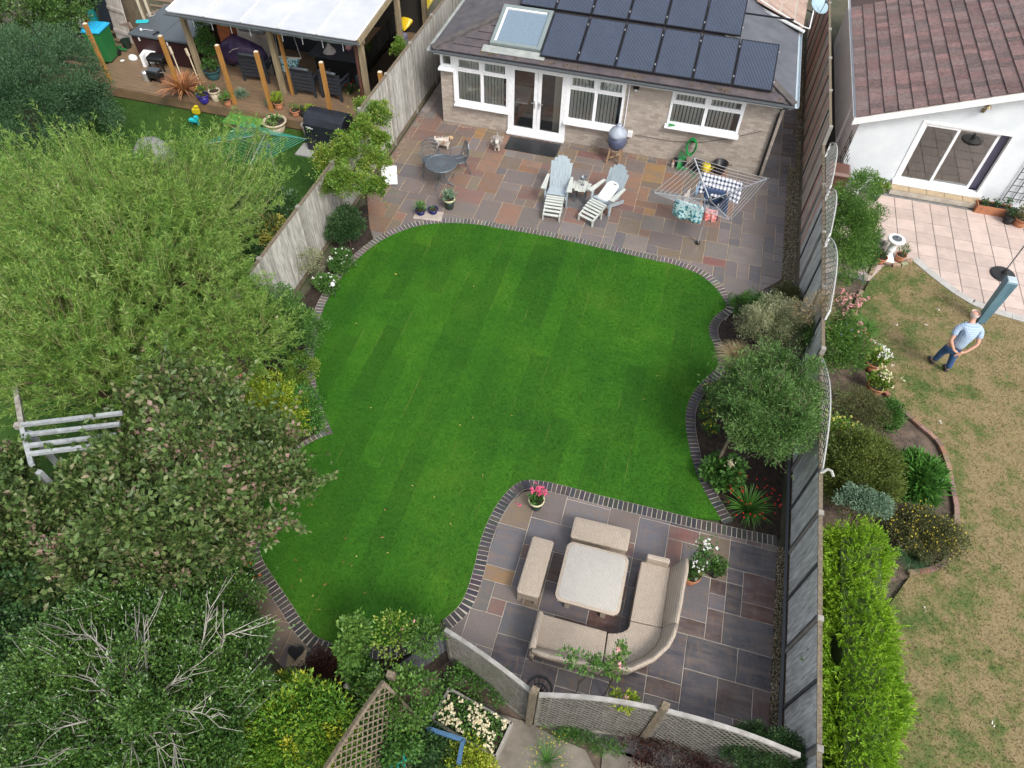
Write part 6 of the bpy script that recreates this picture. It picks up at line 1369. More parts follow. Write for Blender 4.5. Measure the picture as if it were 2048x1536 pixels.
# covered kamado barbecue
p = G(1228, 322); t = thing('covered_barbecue', 'round barbecue under a grey blue cover on wooden legs', 'barbecue', (p.x, p.y, 0))
M['coverblue'] = mat('cover_fabric', (.10, .12, .19), (.06, .07, .12), 5, .45, world_=True, bump=.6, bscale=14); M['covergrey'] = mat('cover_hood', (.36, .40, .47), (.25, .28, .34), 5, .5, world_=True, bump=.8, bscale=12)
M['legwood'] = plain('leg_wood', (.34, .22, .13), .7)
MB().lathe([(.001, .42), (.15, .43), (.235, .52), (.26, .66), (.25, .88)], n=20).build('body', 'coverblue', t, True)
rk = random.Random(2); hd = MB()
rings = []
for r0, z in ((.245, .84), (.27, .87), (.26, .93), (.19, 1.02), (.1, 1.09), (.07, 1.13), (.075, 1.16), (.04, 1.19)): rings.append([(math.cos(a * .349) * r0 * rk.uniform(.92, 1.08), math.sin(a * .349) * r0 * rk.uniform(.92, 1.08), z + rk.uniform(-.015, .015)) for a in range(18)])
hd.loft(rings).build('hood_cover', 'covergrey', t, True)
for k in range(4):
    a = .78 + 1.57 * k; MB().bar((math.cos(a) * .2, math.sin(a) * .2, .5), (math.cos(a) * .27, math.sin(a) * .27, 0), .045).build('leg', 'legwood', t)
MB().box((0, 0, .16), (.36, .03, .03), rz=.78).box((0, 0, .161), (.36, .03, .03), rz=2.36).build('cross_brace', 'legwood', t)
for s in (-1, 1): MB().tube([(s * .24, 0, .55), (s * .30, 0, .62), (s * .24, 0, .72)], .012).build('handle', 'black', t)
# hose on the wall and clutter at its foot
M['hosegreen'] = plain('green_hose', (.01, .26, .06), .35)
p = W(1383, 292, YW); t = thing('garden_hose', 'coiled bright green hose hanging on the brick wall', 'hose', (p.x, YW - .08, 0))
c_ = MB()
for k in range(7): c_.tube([(math.cos(a / 20 * 6.283) * (.11 + .012 * (k % 4)), -.02 - .018 * k, .62 + math.sin(a / 20 * 6.283) * (.24 + .015 * (k % 3))) for a in range(21)], .011, 5)
c_.build('coil', 'hosegreen', t)
c_ = MB()
for k in range(6):
    c_.tube([(-.02 - .05 * k, -.05, .42), (-.12 - .03 * k, -.14, .22), (-.16 - .02 * k, -.22 - .03 * k, .06), (.05 - .06 * k, -.3 - .02 * k, .02)], .011, 5)
c_.tube([(.1, -.3, .02), (.3, -.5, .015), (.2, -.7, .015)], .011, 5); c_.build('trailing_loops', 'hosegreen', t); MB().box((0, .02, .75), (.16, .1, .05), b=.01).build('bracket', 'black', t)
def clutter(name, label, cat, px, py, parts, z=0, rz=0):
    p = G(px, py, z); t = thing(name, label, cat, p, rz)
    for pn, mb, m, sm in parts: mb.build(pn, m, t, sm)
    return t
M['yellow'] = plain('yellow_plastic', (.6, .47, .02), .4)
clutter('tool_box', 'black tool box below the green hose', 'box', 1358, 330, [('body', MB().box((0, 0, .1), (.36, .2, .2), b=.02), 'black', False), ('handle', MB().tube([(-.1, 0, .2), (-.1, 0, .26), (.1, 0, .26), (.1, 0, .2)], .012), 'metal_grey', False)], rz=.2)
clutter('spray_bottle', 'white and brown spray bottle standing at the wall gravel', 'bottle', 1344, 334, [('body', MB().lathe([(.04, 0), (.045, .02), (.045, .14), (.02, .18), (.02, .2)], n=10), 'pale_slab', True), ('trigger', MB().box((0, -.03, .22), (.03, .09, .04), b=.005), 'terracotta', False)])
clutter('hose_reel', 'black hose reel standing behind the washing line', 'reel', 1392, 338, [('drum', MB().lathe([(.001, 0), (.15, .0), (.15, .03), (.08, .04), (.08, .16), (.15, .17), (.15, .2), (.001, .2)], n=16), 'black', False), ('frame', MB().tube([(-.18, 0, 0), (-.18, 0, .3), (.18, 0, .3), (.18, 0, 0)], .015), 'black', False)])
clutter('watering_can', 'yellow watering can by the bungalow wall', 'watering can', 1411, 342, [('body', MB().lathe([(.11, 0), (.12, .01), (.12, .2), (.08, .22), (.001, .22)], n=14), 'yellow', True), ('spout', MB().tube([(.1, 0, .05), (.22, 0, .2), (.28, 0, .24)], [.03, .02, .03]), 'yellow', False), ('handle', MB().tube([(-.11, 0, .05), (-.2, 0, .15), (-.1, 0, .26), (.06, 0, .24)], .012), 'yellow', False)])
clutter('black_tub', 'round black tub at the foot of the bungalow wall', 'tub', 1437, 345, [('body', MB().lathe([(.13, 0), (.19, .3), (.21, .31), (.21, .33), (.17, .33), (.12, .05), (.001, .05)], n=18), 'black', True), ('handle', MB().tube([(.2, 0, .3), (.26, 0, .28), (.3, 0, .32)], .012), 'black', False)])
p = W(1343, 243, YW - .14); t = thing('glove', 'bright green glove left on the window sill', 'glove', (p.x, YW - .1, 1.13)); MB().box((0, 0, .02), (.12, .08, .03), b=.01).box((.09, .02, .02), (.08, .025, .02), b=.006).box((.08, -.03, .02), (.07, .025, .02), b=.006).box((-.03, -.05, .02), (.03, .06, .02), b=.006).build('fabric', 'hosegreen', t)
# rotary dryer
def rotary(name, label, base, ends, hubz, linem, armm, nlines, tipz=1.85, lowz=1.55, z0=0):
    b = G(*base, z0); t = thing(name, label, 'rotary dryer', (b.x, b.y, z0)); E = [G(px, py, tipz + z0) - Vector((b.x, b.y, z0)) for px, py in ends]
    MB().tube([(0, 0, 0), (0, 0, hubz + .1)], .024, 8).build('pole', armm, t)
    MB().lathe([(.05, hubz - .05), (.06, hubz), (.05, hubz + .05), (.001, hubz + .06)], n=12).lathe([(.04, lowz - .3), (.05, lowz - .27), (.04, lowz - .2)], n=12).build('hub', 'gutter', t)
    for e in E:
        MB().bar((0, 0, hubz), e, .022).build('arm', armm, t); MB().bar((0, 0, lowz - .28), e * .45 + Vector((0, 0, hubz * .55)) * 1.0, .016).build('strut', armm, t); MB().box(e, (.04, .04, .04), b=.008).build('arm_tip', 'gutter', t)
    ln = MB()
    for k in range(nlines):
        f = 1 - k * .085
        for i in range(4):
            p0 = Vector((0, 0, hubz)).lerp(E[i], f); p1 = Vector((0, 0, hubz)).lerp(E[(i + 1) % 4], f); ln.tube([p0, (p0 + p1) / 2 - Vector((0, 0, .03)), p1], .0042, 4)
    ln.build('washing_line', linem, t); MB().lathe([(.06, 0), (.06, .06), (.03, .08), (.001, .08)], n=12).build('ground_socket', 'black', t)
    return t, E, Vector((0, 0, hubz)), Vector((b.x, b.y, z0))
rd, RE, rh, rb_ = rotary('rotary_dryer', 'silver rotary washing line open over the patio', (1395, 487), [(1307, 385), (1388, 315), (1535, 357), (1461, 440)], 1.35, 'alu', 'alu', 8, 1.86, 1.2)
M['line_pale'] = plain('line_cord', (.75, .72, .62), .6)
def garment(name, label, i, f, u0, u1, drop, m, swing=(0, 0), cat='laundry', parts=()):
    """cloth pegged on the f-th line of side i, between fractions u0 and u1"""
    p0 = rh.lerp(RE[i], f) + rb_; p1 = rh.lerp(RE[(i + 1) % 4], f) + rb_; a, b = p0.lerp(p1, u0), p0.lerp(p1, u1); t = thing(name, label, cat, a)
    n, k = 10, 8; V = []; rg = random.Random(int(drop * 100)); nr = (b - a).cross(Vector((0, 0, 1))).normalized()
    for j in range(k + 1):
        for q in range(n + 1):
            u, v = q / n, j / k; w = 1 + .06 * math.sin(v * 3); P = a.lerp(b, .5 + (u - .5) * w) - a + Vector((swing[0], swing[1], 0)) * v + Vector((0, 0, -drop * v)) + nr * (.035 * math.sin(u * 13 + v * 2) * v + .02 * math.sin(u * 5 + 1))
            V.append(P)
    F = [(j * (n + 1) + q, j * (n + 1) + q + 1, (j + 1) * (n + 1) + q + 1, (j + 1) * (n + 1) + q) for j in range(k) for q in range(n)]
    o = MB().add(V, F).build('cloth', m, t, True); so_ = o.modifiers.new('thickness', 'SOLIDIFY'); so_.thickness = .006
    for u in (.08, .92): MB().box(a.lerp(b, u) - a, (.015, .03, .07)).build('peg', 'timber_cut', t)
    return t
def printmat(name, base, stops, s=16):
    m, nt = _nt(name); v = objc(nt); n = noise(nt, s, 2, .5, v); _out(nt, bsdf(nt, ramp(nt, n, stops), .9)); return m
M['floral'] = printmat('teal_floral', None, [(.38, (.02, .13, .17)), (.46, (.06, .26, .3)), (.52, (.55, .66, .66)), (.62, (.32, .48, .5))])
M['coral'] = printmat('coral_print', None, [(.4, (.62, .13, .12)), (.5, (.7, .22, .18)), (.58, (.85, .45, .45))], 20)
M['denim'] = mat('denim', (.045, .085, .17), (.025, .045, .10), 6, .9, world_=True); M['navy'] = mat('navy_cloth', (.035, .045, .085), (.02, .025, .05), 6, .9, world_=True); M['paledenim'] = mat('pale_denim', (.22, .33, .46), (.16, .25, .37), 6, .9, world_=True)
m, nt = _nt('gingham'); v = objc(nt); sg = N(nt, 'ShaderNodeSeparateXYZ'); nt.links.new(v, sg.inputs[0])
ga = math_(nt, 'LESS_THAN', math_(nt, 'FRACT', math_(nt, 'MULTIPLY', sg.outputs[0], 11)), .5); gb = math_(nt, 'LESS_THAN', math_(nt, 'FRACT', math_(nt, 'MULTIPLY', sg.outputs[2], 13)), .5)
_out(nt, bsdf(nt, ramp(nt, math_(nt, 'MULTIPLY', math_(nt, 'ADD', ga, gb), .5), [(.2, (.75, .75, .78)), (.5, (.25, .26, .32)), (.8, (.02, .025, .05))]), .9)); M['gingham'] = m
M['beigecloth'] = plain('beige_cloth', (.5, .45, .42), .9)
garment('shorts', 'teal floral shorts hanging on the near side of the dryer', 3, .80, .36, .82, .46, 'floral', (0, -.05))
garment('vest', 'coral patterned top next to the floral shorts', 3, .72, .12, .34, .34, 'coral')
garment('shirt', 'black and white checked shirt on the house side of the dryer', 1, .70, .08, .85, .36, 'gingham', (0, -.35))
garment('jeans', 'dark denim jeans in the middle of the dryer', 1, .34, .05, .98, .6, 'denim', (.1, -.15))
garment('jeans', 'navy trousers close to the dryer pole', 2, .34, .1, .95, .5, 'navy')
garment('jeans', 'pale blue denim jacket on the inner line', 0, .46, .62, 1.0, .3, 'paledenim')
garment('towel', 'pale beige towel hanging on the left inner line', 0, .5, .1, .42, .4, 'beigecloth')
# two small dogs
def skin_body(name, joints, edges, m, parent, sub=2, root=0):
    import bmesh
    me = bpy.data.meshes.new(name); bm = bmesh.new(); sl_ = bm.verts.layers.skin.verify(); vs = [bm.verts.new(j[:3]) for j in joints]
    for a, b in edges: bm.edges.new((vs[a], vs[b]))
    for v, j in zip(vs, joints): v[sl_].radius = (j[3], j[4] if len(j) > 4 else j[3]); v[sl_].use_root = False
    vs[root][sl_].use_root = True; bm.to_mesh(me); bm.free()
    o = bpy.data.objects.new(name, me); COL.objects.link(o); o.modifiers.new('skin', 'SKIN'); ss = o.modifiers.new('smooth', 'SUBSURF'); ss.levels = sub; ss.render_levels = sub
    dg = bpy.context.evaluated_depsgraph_get(); dg.update(); nm = bpy.data.meshes.new_from_object(o.evaluated_get(dg)); o.modifiers.clear(); o.data = nm; nm.materials.clear(); nm.materials.append(M[m] if isinstance(m, str) else m)
    nm.polygons.foreach_set('use_smooth', [True] * len(nm.polygons)); o.parent = parent; return o
def furmat(name, a, b, s=5, lo=.44, hi=.56):
    m, nt = _nt(name); v = objc(nt); n = noise(nt, s, 3, .55, v); n2 = noise(nt, 60, 3, .7, v); col = ramp(nt, n, [(lo, a), (hi, b)]); col = mixc(nt, mr(nt, n2, .3, .7, 0, .4), col, tuple(x * .6 for x in a)); _out(nt, bsdf(nt, col, .95, bump=n2, bstr=.8, bdist=.02)); return m
M['fur1'] = furmat('grey_white_fur', (.38, .34, .31), (.68, .64, .58)); M['fur2'] = furmat('cream_tan_fur', (.7, .66, .6), (.5, .3, .15)); M['furdark'] = plain('dark_fur', (.05, .04, .035), .9); M['furwhite'] = plain('white_fur', (.72, .68, .62), .9)
def dog(px, py, rz, label, fm, down=False):
    p = G(px, py, .15); t = thing('dog', label, 'dog', (p.x, p.y, 0), rz); z = .13 if down else .2     # faces -y
    J = [(0, .16, z + .02, .085), (0, .02, z + .03, .1), (0, -.12, z + .04, .095), (0, -.19, z + .12, .065), (0, -.23, z + .18, .075), (0, -.27, z + .17, .055), (0, -.32, z + .145, .032)]
    E = [(0, 1), (1, 2), (2, 3), (3, 4), (4, 5), (5, 6)]
    def ad(par, pts):
        for q in pts: J.append(q); E.append((par, len(J) - 1)); par = len(J) - 1
    for s in (-1, 1):
        if down:
            ad(2, [(s * .06, -.14, .06, .035), (s * .07, -.24, .03, .026), (s * .07, -.3, .025, .03)]); ad(0, [(s * .08, .14, .07, .045), (s * .11, .06, .035, .032), (s * .11, -.01, .028, .028)])
        else:
            ad(2, [(s * .055, -.14, .13, .035), (s * .055, -.13, .07, .024), (s * .055, -.145, .02, .027)]); ad(0, [(s * .06, .13, .13, .042), (s * .06, .19, .085, .026), (s * .06, .17, .045, .022), (s * .06, .15, .02, .027)])
    ad(0, [(0, .22, z + .09, .03), (0, .24, z + .15, .028), (0, .2, z + .19, .02)])
    skin_body('body', J, E, fm, t, 2, 1)
    for s in (-1, 1):
        MB().loft([[(s * (.06 + .015 * k), -.225 + .01 * math.cos(a), z + .22 - .035 * k + .02 * math.sin(a)) for a in (0, 1.57, 3.14, 4.7)] for k in range(4)]).build('ear', 'furdark', t, True)
        MB().lathe([(.001, -.009), (.009, 0), (.001, .009)], (s * .028, -.318, z + .185), n=8).build('eye', 'black', t)
    MB().lathe([(.001, -.012), (.014, 0), (.001, .012)], (0, -.352, z + .15), n=8).build('nose', 'black', t)
    rg = np.random.default_rng(abs(int(px))); n = 900; uu = rg.random(n); b = np.stack([rg.normal(0, .055, n), -.2 + uu * .38, z + .06 + rg.random(n) * .05], 1); d = unit(np.stack([b[:, 0] * 8, rg.normal(.3, .3, n), rg.normal(-.1, .3, n)], 1)); leaves('coat', b, d, .07, .012, fm, t, 2)
    return t
dog(994, 288, .25, 'small grey and white long haired dog standing by the doormat', 'fur1')
dog(886, 288, 1.75, 'small cream and tan dog walking behind the metal chairs', 'fur2')
# white tray by the fence, wheel, heart ornament, petals
p = G(779, 352, .25); t = thing('plastic_tray', 'white tray leaning among the leaves at the patio edge', 'panel', (p.x, p.y, 0), .3); MB().box((0, 0, .28), (.42, .03, .5), rx=-.5, b=.01).build('board', 'upvc', t); MB().box((-.05, .12, .45), (.3, .03, .12), rx=-.5).build('backing', 'stone_grey', t)
p = G(1074, 1398, .12); t = thing('fire_basket', 'round black wire basket behind the square post', 'basket', (p.x, p.y + .1, 0)); q = MB(); ringtube(q, (0, 0, .3), .2, .02); ringtube(q, (0, 0, .12), .14, .01)
for k in range(14): a = k * .449; q.tube([(math.cos(a) * .2, math.sin(a) * .2, .3), (math.cos(a) * .13, math.sin(a) * .13, .08), (0, 0, .06)], .006, 4)
q.build('basket', 'black', t); MB().lathe([(.1, 0), (.1, .03), (.03, .06), (.03, .1)], n=12).build('base', 'black', t)
p = G(592, 1305, .1); t = thing('heart_ornament', 'black heart shaped ornament on a small square plate', 'ornament', (p.x, p.y, 0), .3)
MB().box((0, -.06, .01), (.3, .26, .015)).build('plate', 'tan_tile', t)
hp = [(16 * math.sin(a) ** 3 / 16 * .13, (13 * math.cos(a) - 5 * math.cos(2 * a) - 2 * math.cos(3 * a) - math.cos(4 * a)) / 16 * .13) for a in [k * .2244 for k in range(28)]]
o = MB().poly([(x, y) for x, y in hp], 0, .07).build('heart', 'black', t, bevel=.015); o.location = (0, .02, .08); o.rotation_euler = (.5, 0, 0); MB().tube([(0, -.04, 0), (0, -.04, .08)], .02).build('stand', 'black', t)
# fallen petals and leaves on the lawn
def litter(name, label, pxs, m, s, seed, zz=.03):
    r = np.random.default_rng(seed); pts = np.array([tuple(G(x, y)) for x, y in pxs]); pts = np.repeat(pts, 3, 0) + r.normal(0, .01, (len(pxs) * 3, 3)); pts[:, 2] = zz + .01
    o = leaves(name, pts, r.normal(0, 1, pts.shape) * np.array([1, 1, .15]), s, s * .6, m, None, seed, kind='stuff'); tag(o, label, kind='stuff')
rr_ = random.Random(8)
litter('fallen_leaves', 'a few fallen orange and yellow leaves on the lawn', [(rr_.uniform(560, 900), rr_.uniform(1000, 1230)) for _ in range(8)] + [(rr_.uniform(700, 1350), rr_.uniform(520, 1000)) for _ in range(12)], 'goldleaf', .035, 1)
litter('fallen_leaves', 'fallen rusty leaves scattered at the lower left of the lawn', [(rr_.uniform(570, 800), rr_.uniform(950, 1200)) for _ in range(12)], 'bronze', .035, 2)
litter('fallen_petals', 'pink petals dropped on the terrace beside the cyclamen', [(1034, 1008), (1040, 1010)], 'fl_pink', .05, 3, .005)
litter('clover_flowers', 'white clover specks on the dry lawn', [(1878, 845), (1850, 652), (1876, 620), (1985, 1450), (1850, 1220), (1790, 650)], 'fl_white', .05, 4, .02)
# ================================================================ GARDEN ON THE RIGHT
pot('white_planter', 'tall white pot of grassy leaves at the corner of the white house', 1712, 372, .17, .34, 'upvc', tuft('hosta', .26, .025, 150, .13, .3, seed=11))
pot('dark_planter', 'dark olive pot of yellow-green foliage right of the white pot', 1753, 382, .17, .3, 'glazed_dark', tuft('euonymus', .07, .05, 420, .28, .32, seed=12))
p = G(1984, 420, .1); t = thing('planter_trough', 'terracotta trough with three small plants beside the step', 'trough', (p.x, y2 - .42, 0), 0)
tr_ = MB()
for c_, d_ in (((0, -.13, .12), (.86, .025, .24)), ((0, .13, .12), (.86, .025, .24)), ((-.42, 0, .12), (.025, .24, .24)), ((.42, 0, .12), (.025, .24, .24)), ((0, 0, .015), (.82, .24, .03))): tr_.box(c_, d_)
tr_.build('body', 'terracotta', t); MB().box((0, 0, .19), (.8, .24, .02)).build('compost', 'soil', t)
rg = np.random.default_rng(2)
for k, cx in enumerate((-.25, .02, .28)):
    b = rg.normal(0, .05, (70, 3)) + np.array([cx, 0, .26 + .05 * k]); leaves('foliage', b, unit(rg.normal(0, .6, b.shape) + np.array([0, 0, .6])), .09, .035, 'darkgreen', t, k)
pot('black_planter', 'black pot squeezed between the two terracotta containers', 2022, 432, .15, .24, 'black', tuft('olive', .06, .04, 160, .14, .2, seed=13))
pot('terracotta_planter', 'terracotta pot of orange tinged foliage at the right picture edge', 2046, 436, .2, .26, 'terracotta', tuft('heather', .06, .04, 420, .28, .3, seed=14))
# brown wheelie bin
def wheelie(name, label, x, y, z0, w, d, h, mb_, ml, rz=0):
    t = thing(name, label, 'wheelie bin', (x, y, z0), rz)
    MB().box((0, 0, h / 2 - .01), (w * .8, d * .78, h - .1), taper=1.22).build('body', mb_, t, bevel=.02)
    MB().add([(sx * w * .52, sy * d * .52, z) for z in (h - .06, h - .02) for sx, sy in ((-1, -1), (1, -1), (1, 1), (-1, 1))] + [(sx * w * .40, sy * d * .38 - .02, h + .05) for sx, sy in ((-1, -1), (1, -1), (1, 1), (-1, 1))],
             [(3, 2, 1, 0), (0, 1, 5, 4), (1, 2, 6, 5), (2, 3, 7, 6), (3, 0, 4, 7), (4, 5, 9, 8), (5, 6, 10, 9), (6, 7, 11, 10), (7, 4, 8, 11), (8, 9, 10, 11)]).build('lid', ml, t, bevel=.012)
    MB().tube([(-w * .4, d * .5, h - .08), (-w * .4, d * .6, h - .06), (w * .4, d * .6, h - .06), (w * .4, d * .5, h - .08)], .018).build('handle', mb_, t)
    for s in (-1, 1):
        q = MB().tube([(s * w * .36, d * .42, .1), (s * w * .46, d * .42, .1)], .1, 12); q.build('wheel', 'black', t)
    return t
M['binbrown'] = plain('brown_plastic', (.12, .055, .04), .35); M['bingreen'] = plain('green_plastic', (.02, .16, .045), .4); M['binblue'] = plain('blue_lid', (.02, .36, .62), .4)
wheelie('wheelie_bin', 'brown wheelie bin behind the first white trellis', 4.3, 18.1, 0, .58, .6, .92, 'binbrown', 'binbrown')
# sundial and stones
p = G(1794, 478, .68); t = thing('sundial', 'white stone pedestal sundial on the edge of the pink patio', 'sundial', (p.x, p.y, 0))
MB().box((0, 0, .05), (.34, .34, .1), b=.01).lathe([(.14, .1), (.13, .14), (.085, .2), (.08, .3), (.1, .36), (.085, .42), (.08, .52), (.13, .6), (.14, .63)], n=16).build('pedestal', 'white', t, False)
MB().lathe([(.14, .62), (.2, .635), (.21, .67), (.2, .69), (.001, .695)], n=20).build('top_slab', 'white', t); MB().lathe([(.12, .692), (.12, .702), (.001, .703)], n=20).add([(0, -.05, .7), (.08, .05, .7), (-.0, .05, .78)], [(0, 1, 2)]).build('dial', 'metal_grey', t)
rk = random.Random(5)
for k, (px, py, s) in enumerate(((1757, 478, .16), (1770, 492, .15), (1750, 496, .13), (1764, 466, .12), (1745, 480, .11))):
    p = G(px, py, .15); r_ = np.random.default_rng(k); mb = MB(); rings = []
    for i in range(5): a = i / 4; rr0 = s * math.sin(.35 + a * 2.3); rings.append([(math.cos(b * .785) * rr0 * rk.uniform(.75, 1.2), math.sin(b * .785) * rr0 * rk.uniform(.75, 1.2), s * 2.0 * a + rk.uniform(-.01, .01)) for b in range(8)])
    o = mb.loft(rings).build('rock', 'stone_grey'); o.location = (p.x, p.y, 0); tag(o, ['largest grey rockery stone nearest the sundial', 'grey rockery stone low beside the terracotta pot', 'small grey rockery stone at the edge of the climber', 'grey rockery stone at the back of the rockery heap', 'smallest grey rockery stone on the fence side of the heap'][k], 'rock', 'rockery stones beside the sundial')
pot('terracotta_pot', 'terracotta pot in front of the rockery stones', 1763, 514, .15, .2, 'terracotta', tuft('darkgreen', .05, .03, 110, .1, .12, seed=15), group='small terracotta pots round the sundial')
pot('terracotta_pot', 'terracotta pot with grassy tuft right of the sundial', 1803, 510, .13, .2, 'terracotta', tuft('hosta', .16, .012, 90, .1, .22, seed=16), group='small terracotta pots round the sundial')
for px, py, lb, sd_ in ((1750, 722, 'pot of white begonias standing highest in the border', 17), (1755, 770, 'terracotta pot of cream begonias just below the other begonia pot', 18)):
    t = pot('begonia_pot', lb, px, py, .2, .26, 'terracotta', tuft('euonymus', .09, .06, 240, .24, .26, seed=sd_), group='begonia pots on the border')
    rg = np.random.default_rng(sd_); flowers(t, rg.normal(0, .1, (34, 3)) * np.array([1.1, 1.1, .6]) + np.array([.08, .06, .52]), .075, 'fl_white' if sd_ == 17 else 'fl_cream', 6, sd_)
# closed dryer in its cover, parasol base
M['tealcover'] = mat('blue_grey_cover', (.13, .24, .30), (.085, .17, .22), 4, .5, stretch=(2, 2, .5), world_=True, bump=.5)
t = thing('covered_dryer', 'closed rotary dryer in a tall blue-grey cover beside the man', 'covered dryer', (7.8, 14.16, 0))
MB().add([(sx * w_, sy * w_, z) for z, w_ in ((.04, .075), (.5, .095), (1.1, .11), (1.34, .115), (1.38, .08)) for sx, sy in ((-1, -1), (1, -1), (1, 1), (-1, 1))], [(3, 2, 1, 0)] + [(4 * l + i, 4 * l + (i + 1) % 4, 4 * l + 4 + (i + 1) % 4, 4 * l + 4 + i) for l in range(4) for i in range(4)] + [(16, 17, 18, 19)]).build('cover', 'tealcover', t)
MB().tube([(0, 0, 0), (0, 0, .1)], .03).build('pole', 'alu', t); MB().box((0, 0, 1.375), (.2, .2, .03), b=.01).build('cap', 'lightgutter', t)
p = G(2006, 548, .03); t = thing('parasol_stand', 'black round parasol base with thin pole on the pink patio', 'parasol base', (p.x, p.y, .0))
MB().lathe([(.29, .002), (.3, .02), (.28, .045), (.06, .07), (.035, .2), (.001, .2)], n=28).build('base', 'black', t); MB().tube([(0, 0, .1), (0, 0, 1.9)], .016, 6).build('pole', 'metal_grey', t)
# ---- the man, seen from behind with hands clasped
pm = thing('person', 'bald man in pale checked shirt and jeans with hands clasped behind his back', 'person', (6.72, 12.35, 0))
PO = Vector((6.72, 12.35, 0))
def bskin(name, joints, edges, m, sub=2, root=0): return skin_body(name, joints, edges, m, pm, sub, root)
M['skin'] = plain('skin', (.55, .30, .21), .55); M['jeans'] = mat('blue_jeans', (.04, .115, .28), (.025, .065, .17), 7, .9, world_=True, bump=.5, bscale=25); M['shoe'] = plain('dark_shoe', (.03, .035, .05), .6)
M['hairw'] = plain('white_hair', (.66, .56, .52), .9)
m, nt = _nt('checked_shirt'); v = objc(nt); s_ = N(nt, 'ShaderNodeSeparateXYZ'); nt.links.new(v, s_.inputs[0])
f1 = math_(nt, 'LESS_THAN', math_(nt, 'FRACT', math_(nt, 'MULTIPLY', s_.outputs[0], 28)), .3); f2 = math_(nt, 'LESS_THAN', math_(nt, 'FRACT', math_(nt, 'MULTIPLY', s_.outputs[2], 28)), .3)
nn = noise(nt, 6, 4, .6, v); col = mixc(nt, math_(nt, 'MULTIPLY', math_(nt, 'ADD', f1, f2), .42), (.38, .48, .60), (.08, .15, .28)); col = mixc(nt, mr(nt, nn, .4, .7, 0, .25), col, (.35, .45, .6))
_out(nt, bsdf(nt, col, .85, bump=nn, bstr=.7, bdist=.03)); M['shirt'] = m
# joints relative to the figure's base, facing +y and a touch left; camera side is -y
def rel(x, y, z): return (x - PO.x, y - PO.y, z)
JB = [(*rel(6.62, 12.22, .90), .11, .10), (*rel(6.64, 12.21, 1.05), .11, .09), (*rel(6.68, 12.24, 1.22), .12, .095), (*rel(6.70, 12.32, 1.38), .10, .08), (*rel(6.70, 12.40, 1.46), .055), (*rel(6.695, 12.44, 1.53), .06), (*rel(6.69, 12.48, 1.60), .082, .095), (*rel(6.69, 12.49, 1.67), .07, .085)]
EB = [(i, i + 1) for i in range(7)]
def chain(par, pts):
    for q in pts: JB.append(q); EB.append((par, len(JB) - 1)); par = len(JB) - 1
    return par
# legs (inside the jeans) and feet
chain(0, [(*rel(6.53, 12.22, .86), .085), (*rel(6.55, 12.38, .47), .058), (*rel(6.58, 12.48, .1), .038), (*rel(6.56, 12.56, .045), .035)])
chain(0, [(*rel(6.72, 12.23, .86), .085), (*rel(6.78, 12.30, .47), .058), (*rel(6.86, 12.30, .1), .038), (*rel(6.86, 12.40, .045), .035)])
# arms: upper arms down and back, forearms meeting behind the hips
wl = chain(3, [(*rel(6.54, 12.29, 1.40), .065), (*rel(6.47, 12.27, 1.36), .055), (*rel(6.43, 12.12, 1.10), .042), (*rel(6.56, 12.04, .93), .031), (*rel(6.62, 12.025, .90), .024)])
wr = chain(3, [(*rel(6.86, 12.34, 1.40), .065), (*rel(6.93, 12.33, 1.36), .055), (*rel(6.96, 12.15, 1.10), .042), (*rel(6.80, 12.05, .93), .031), (*rel(6.72, 12.035, .895), .024)])
hb_ = chain(wl, [(*rel(6.665, 12.02, .875), .030, .02), (*rel(6.69, 12.015, .86), .024, .016)]); ha = chain(wr, [(*rel(6.685, 12.0, .885), .030, .02), (*rel(6.66, 11.99, .87), .024, .016)])
for k in range(4):
    chain(hb_, [(*rel(6.70 + .004 * k, 12.01, .868 - .018 * k), .009), (*rel(6.725, 12.005, .86 - .018 * k), .008), (*rel(6.735, 12.02, .85 - .017 * k), .007)])
    chain(ha, [(*rel(6.65 - .004 * k, 11.985, .878 - .018 * k), .009), (*rel(6.625, 11.98, .868 - .018 * k), .008), (*rel(6.612, 11.995, .858 - .017 * k), .007)])
chain(wl, [(*rel(6.65, 12.0, .915), .012), (*rel(6.675, 11.99, .925), .009)]); chain(wr, [(*rel(6.70, 12.0, .925), .012), (*rel(6.68, 11.985, .935), .009)])
body = bskin('body', JB, EB, 'skin', 2, 0); body.parent = pm
# shirt
JS = [(*rel(6.625, 12.20, .90), .185, .15), (*rel(6.64, 12.205, 1.05), .175, .14), (*rel(6.68, 12.235, 1.22), .19, .15), (*rel(6.70, 12.315, 1.38), .16, .125), (*rel(6.70, 12.37, 1.44), .085, .08)]
ES = [(0, 1), (1, 2), (2, 3), (3, 4)]
for a in ([(*rel(6.54, 12.29, 1.39), .085), (*rel(6.465, 12.265, 1.34), .075), (*rel(6.44, 12.18, 1.19), .07)], [(*rel(6.86, 12.34, 1.39), .085), (*rel(6.935, 12.325, 1.34), .075), (*rel(6.955, 12.22, 1.19), .07)]):
    par = 3
    for q in a: JS.append(q); ES.append((par, len(JS) - 1)); par = len(JS) - 1
sh = bskin('shirt', JS, ES, 'shirt', 2, 0); sh.parent = pm
JJ = [(*rel(6.625, 12.22, .96), .155, .13), (*rel(6.625, 12.22, .84), .17, .14)]; EJ = [(0, 1)]
for a in ([(*rel(6.54, 12.25, .74), .098), (*rel(6.55, 12.36, .48), .075), (*rel(6.575, 12.46, .13), .062)], [(*rel(6.72, 12.25, .74), .098), (*rel(6.78, 12.29, .48), .075), (*rel(6.85, 12.29, .13), .062)]):
    par = 1
    for q in a: JJ.append(q); EJ.append((par, len(JJ) - 1)); par = len(JJ) - 1
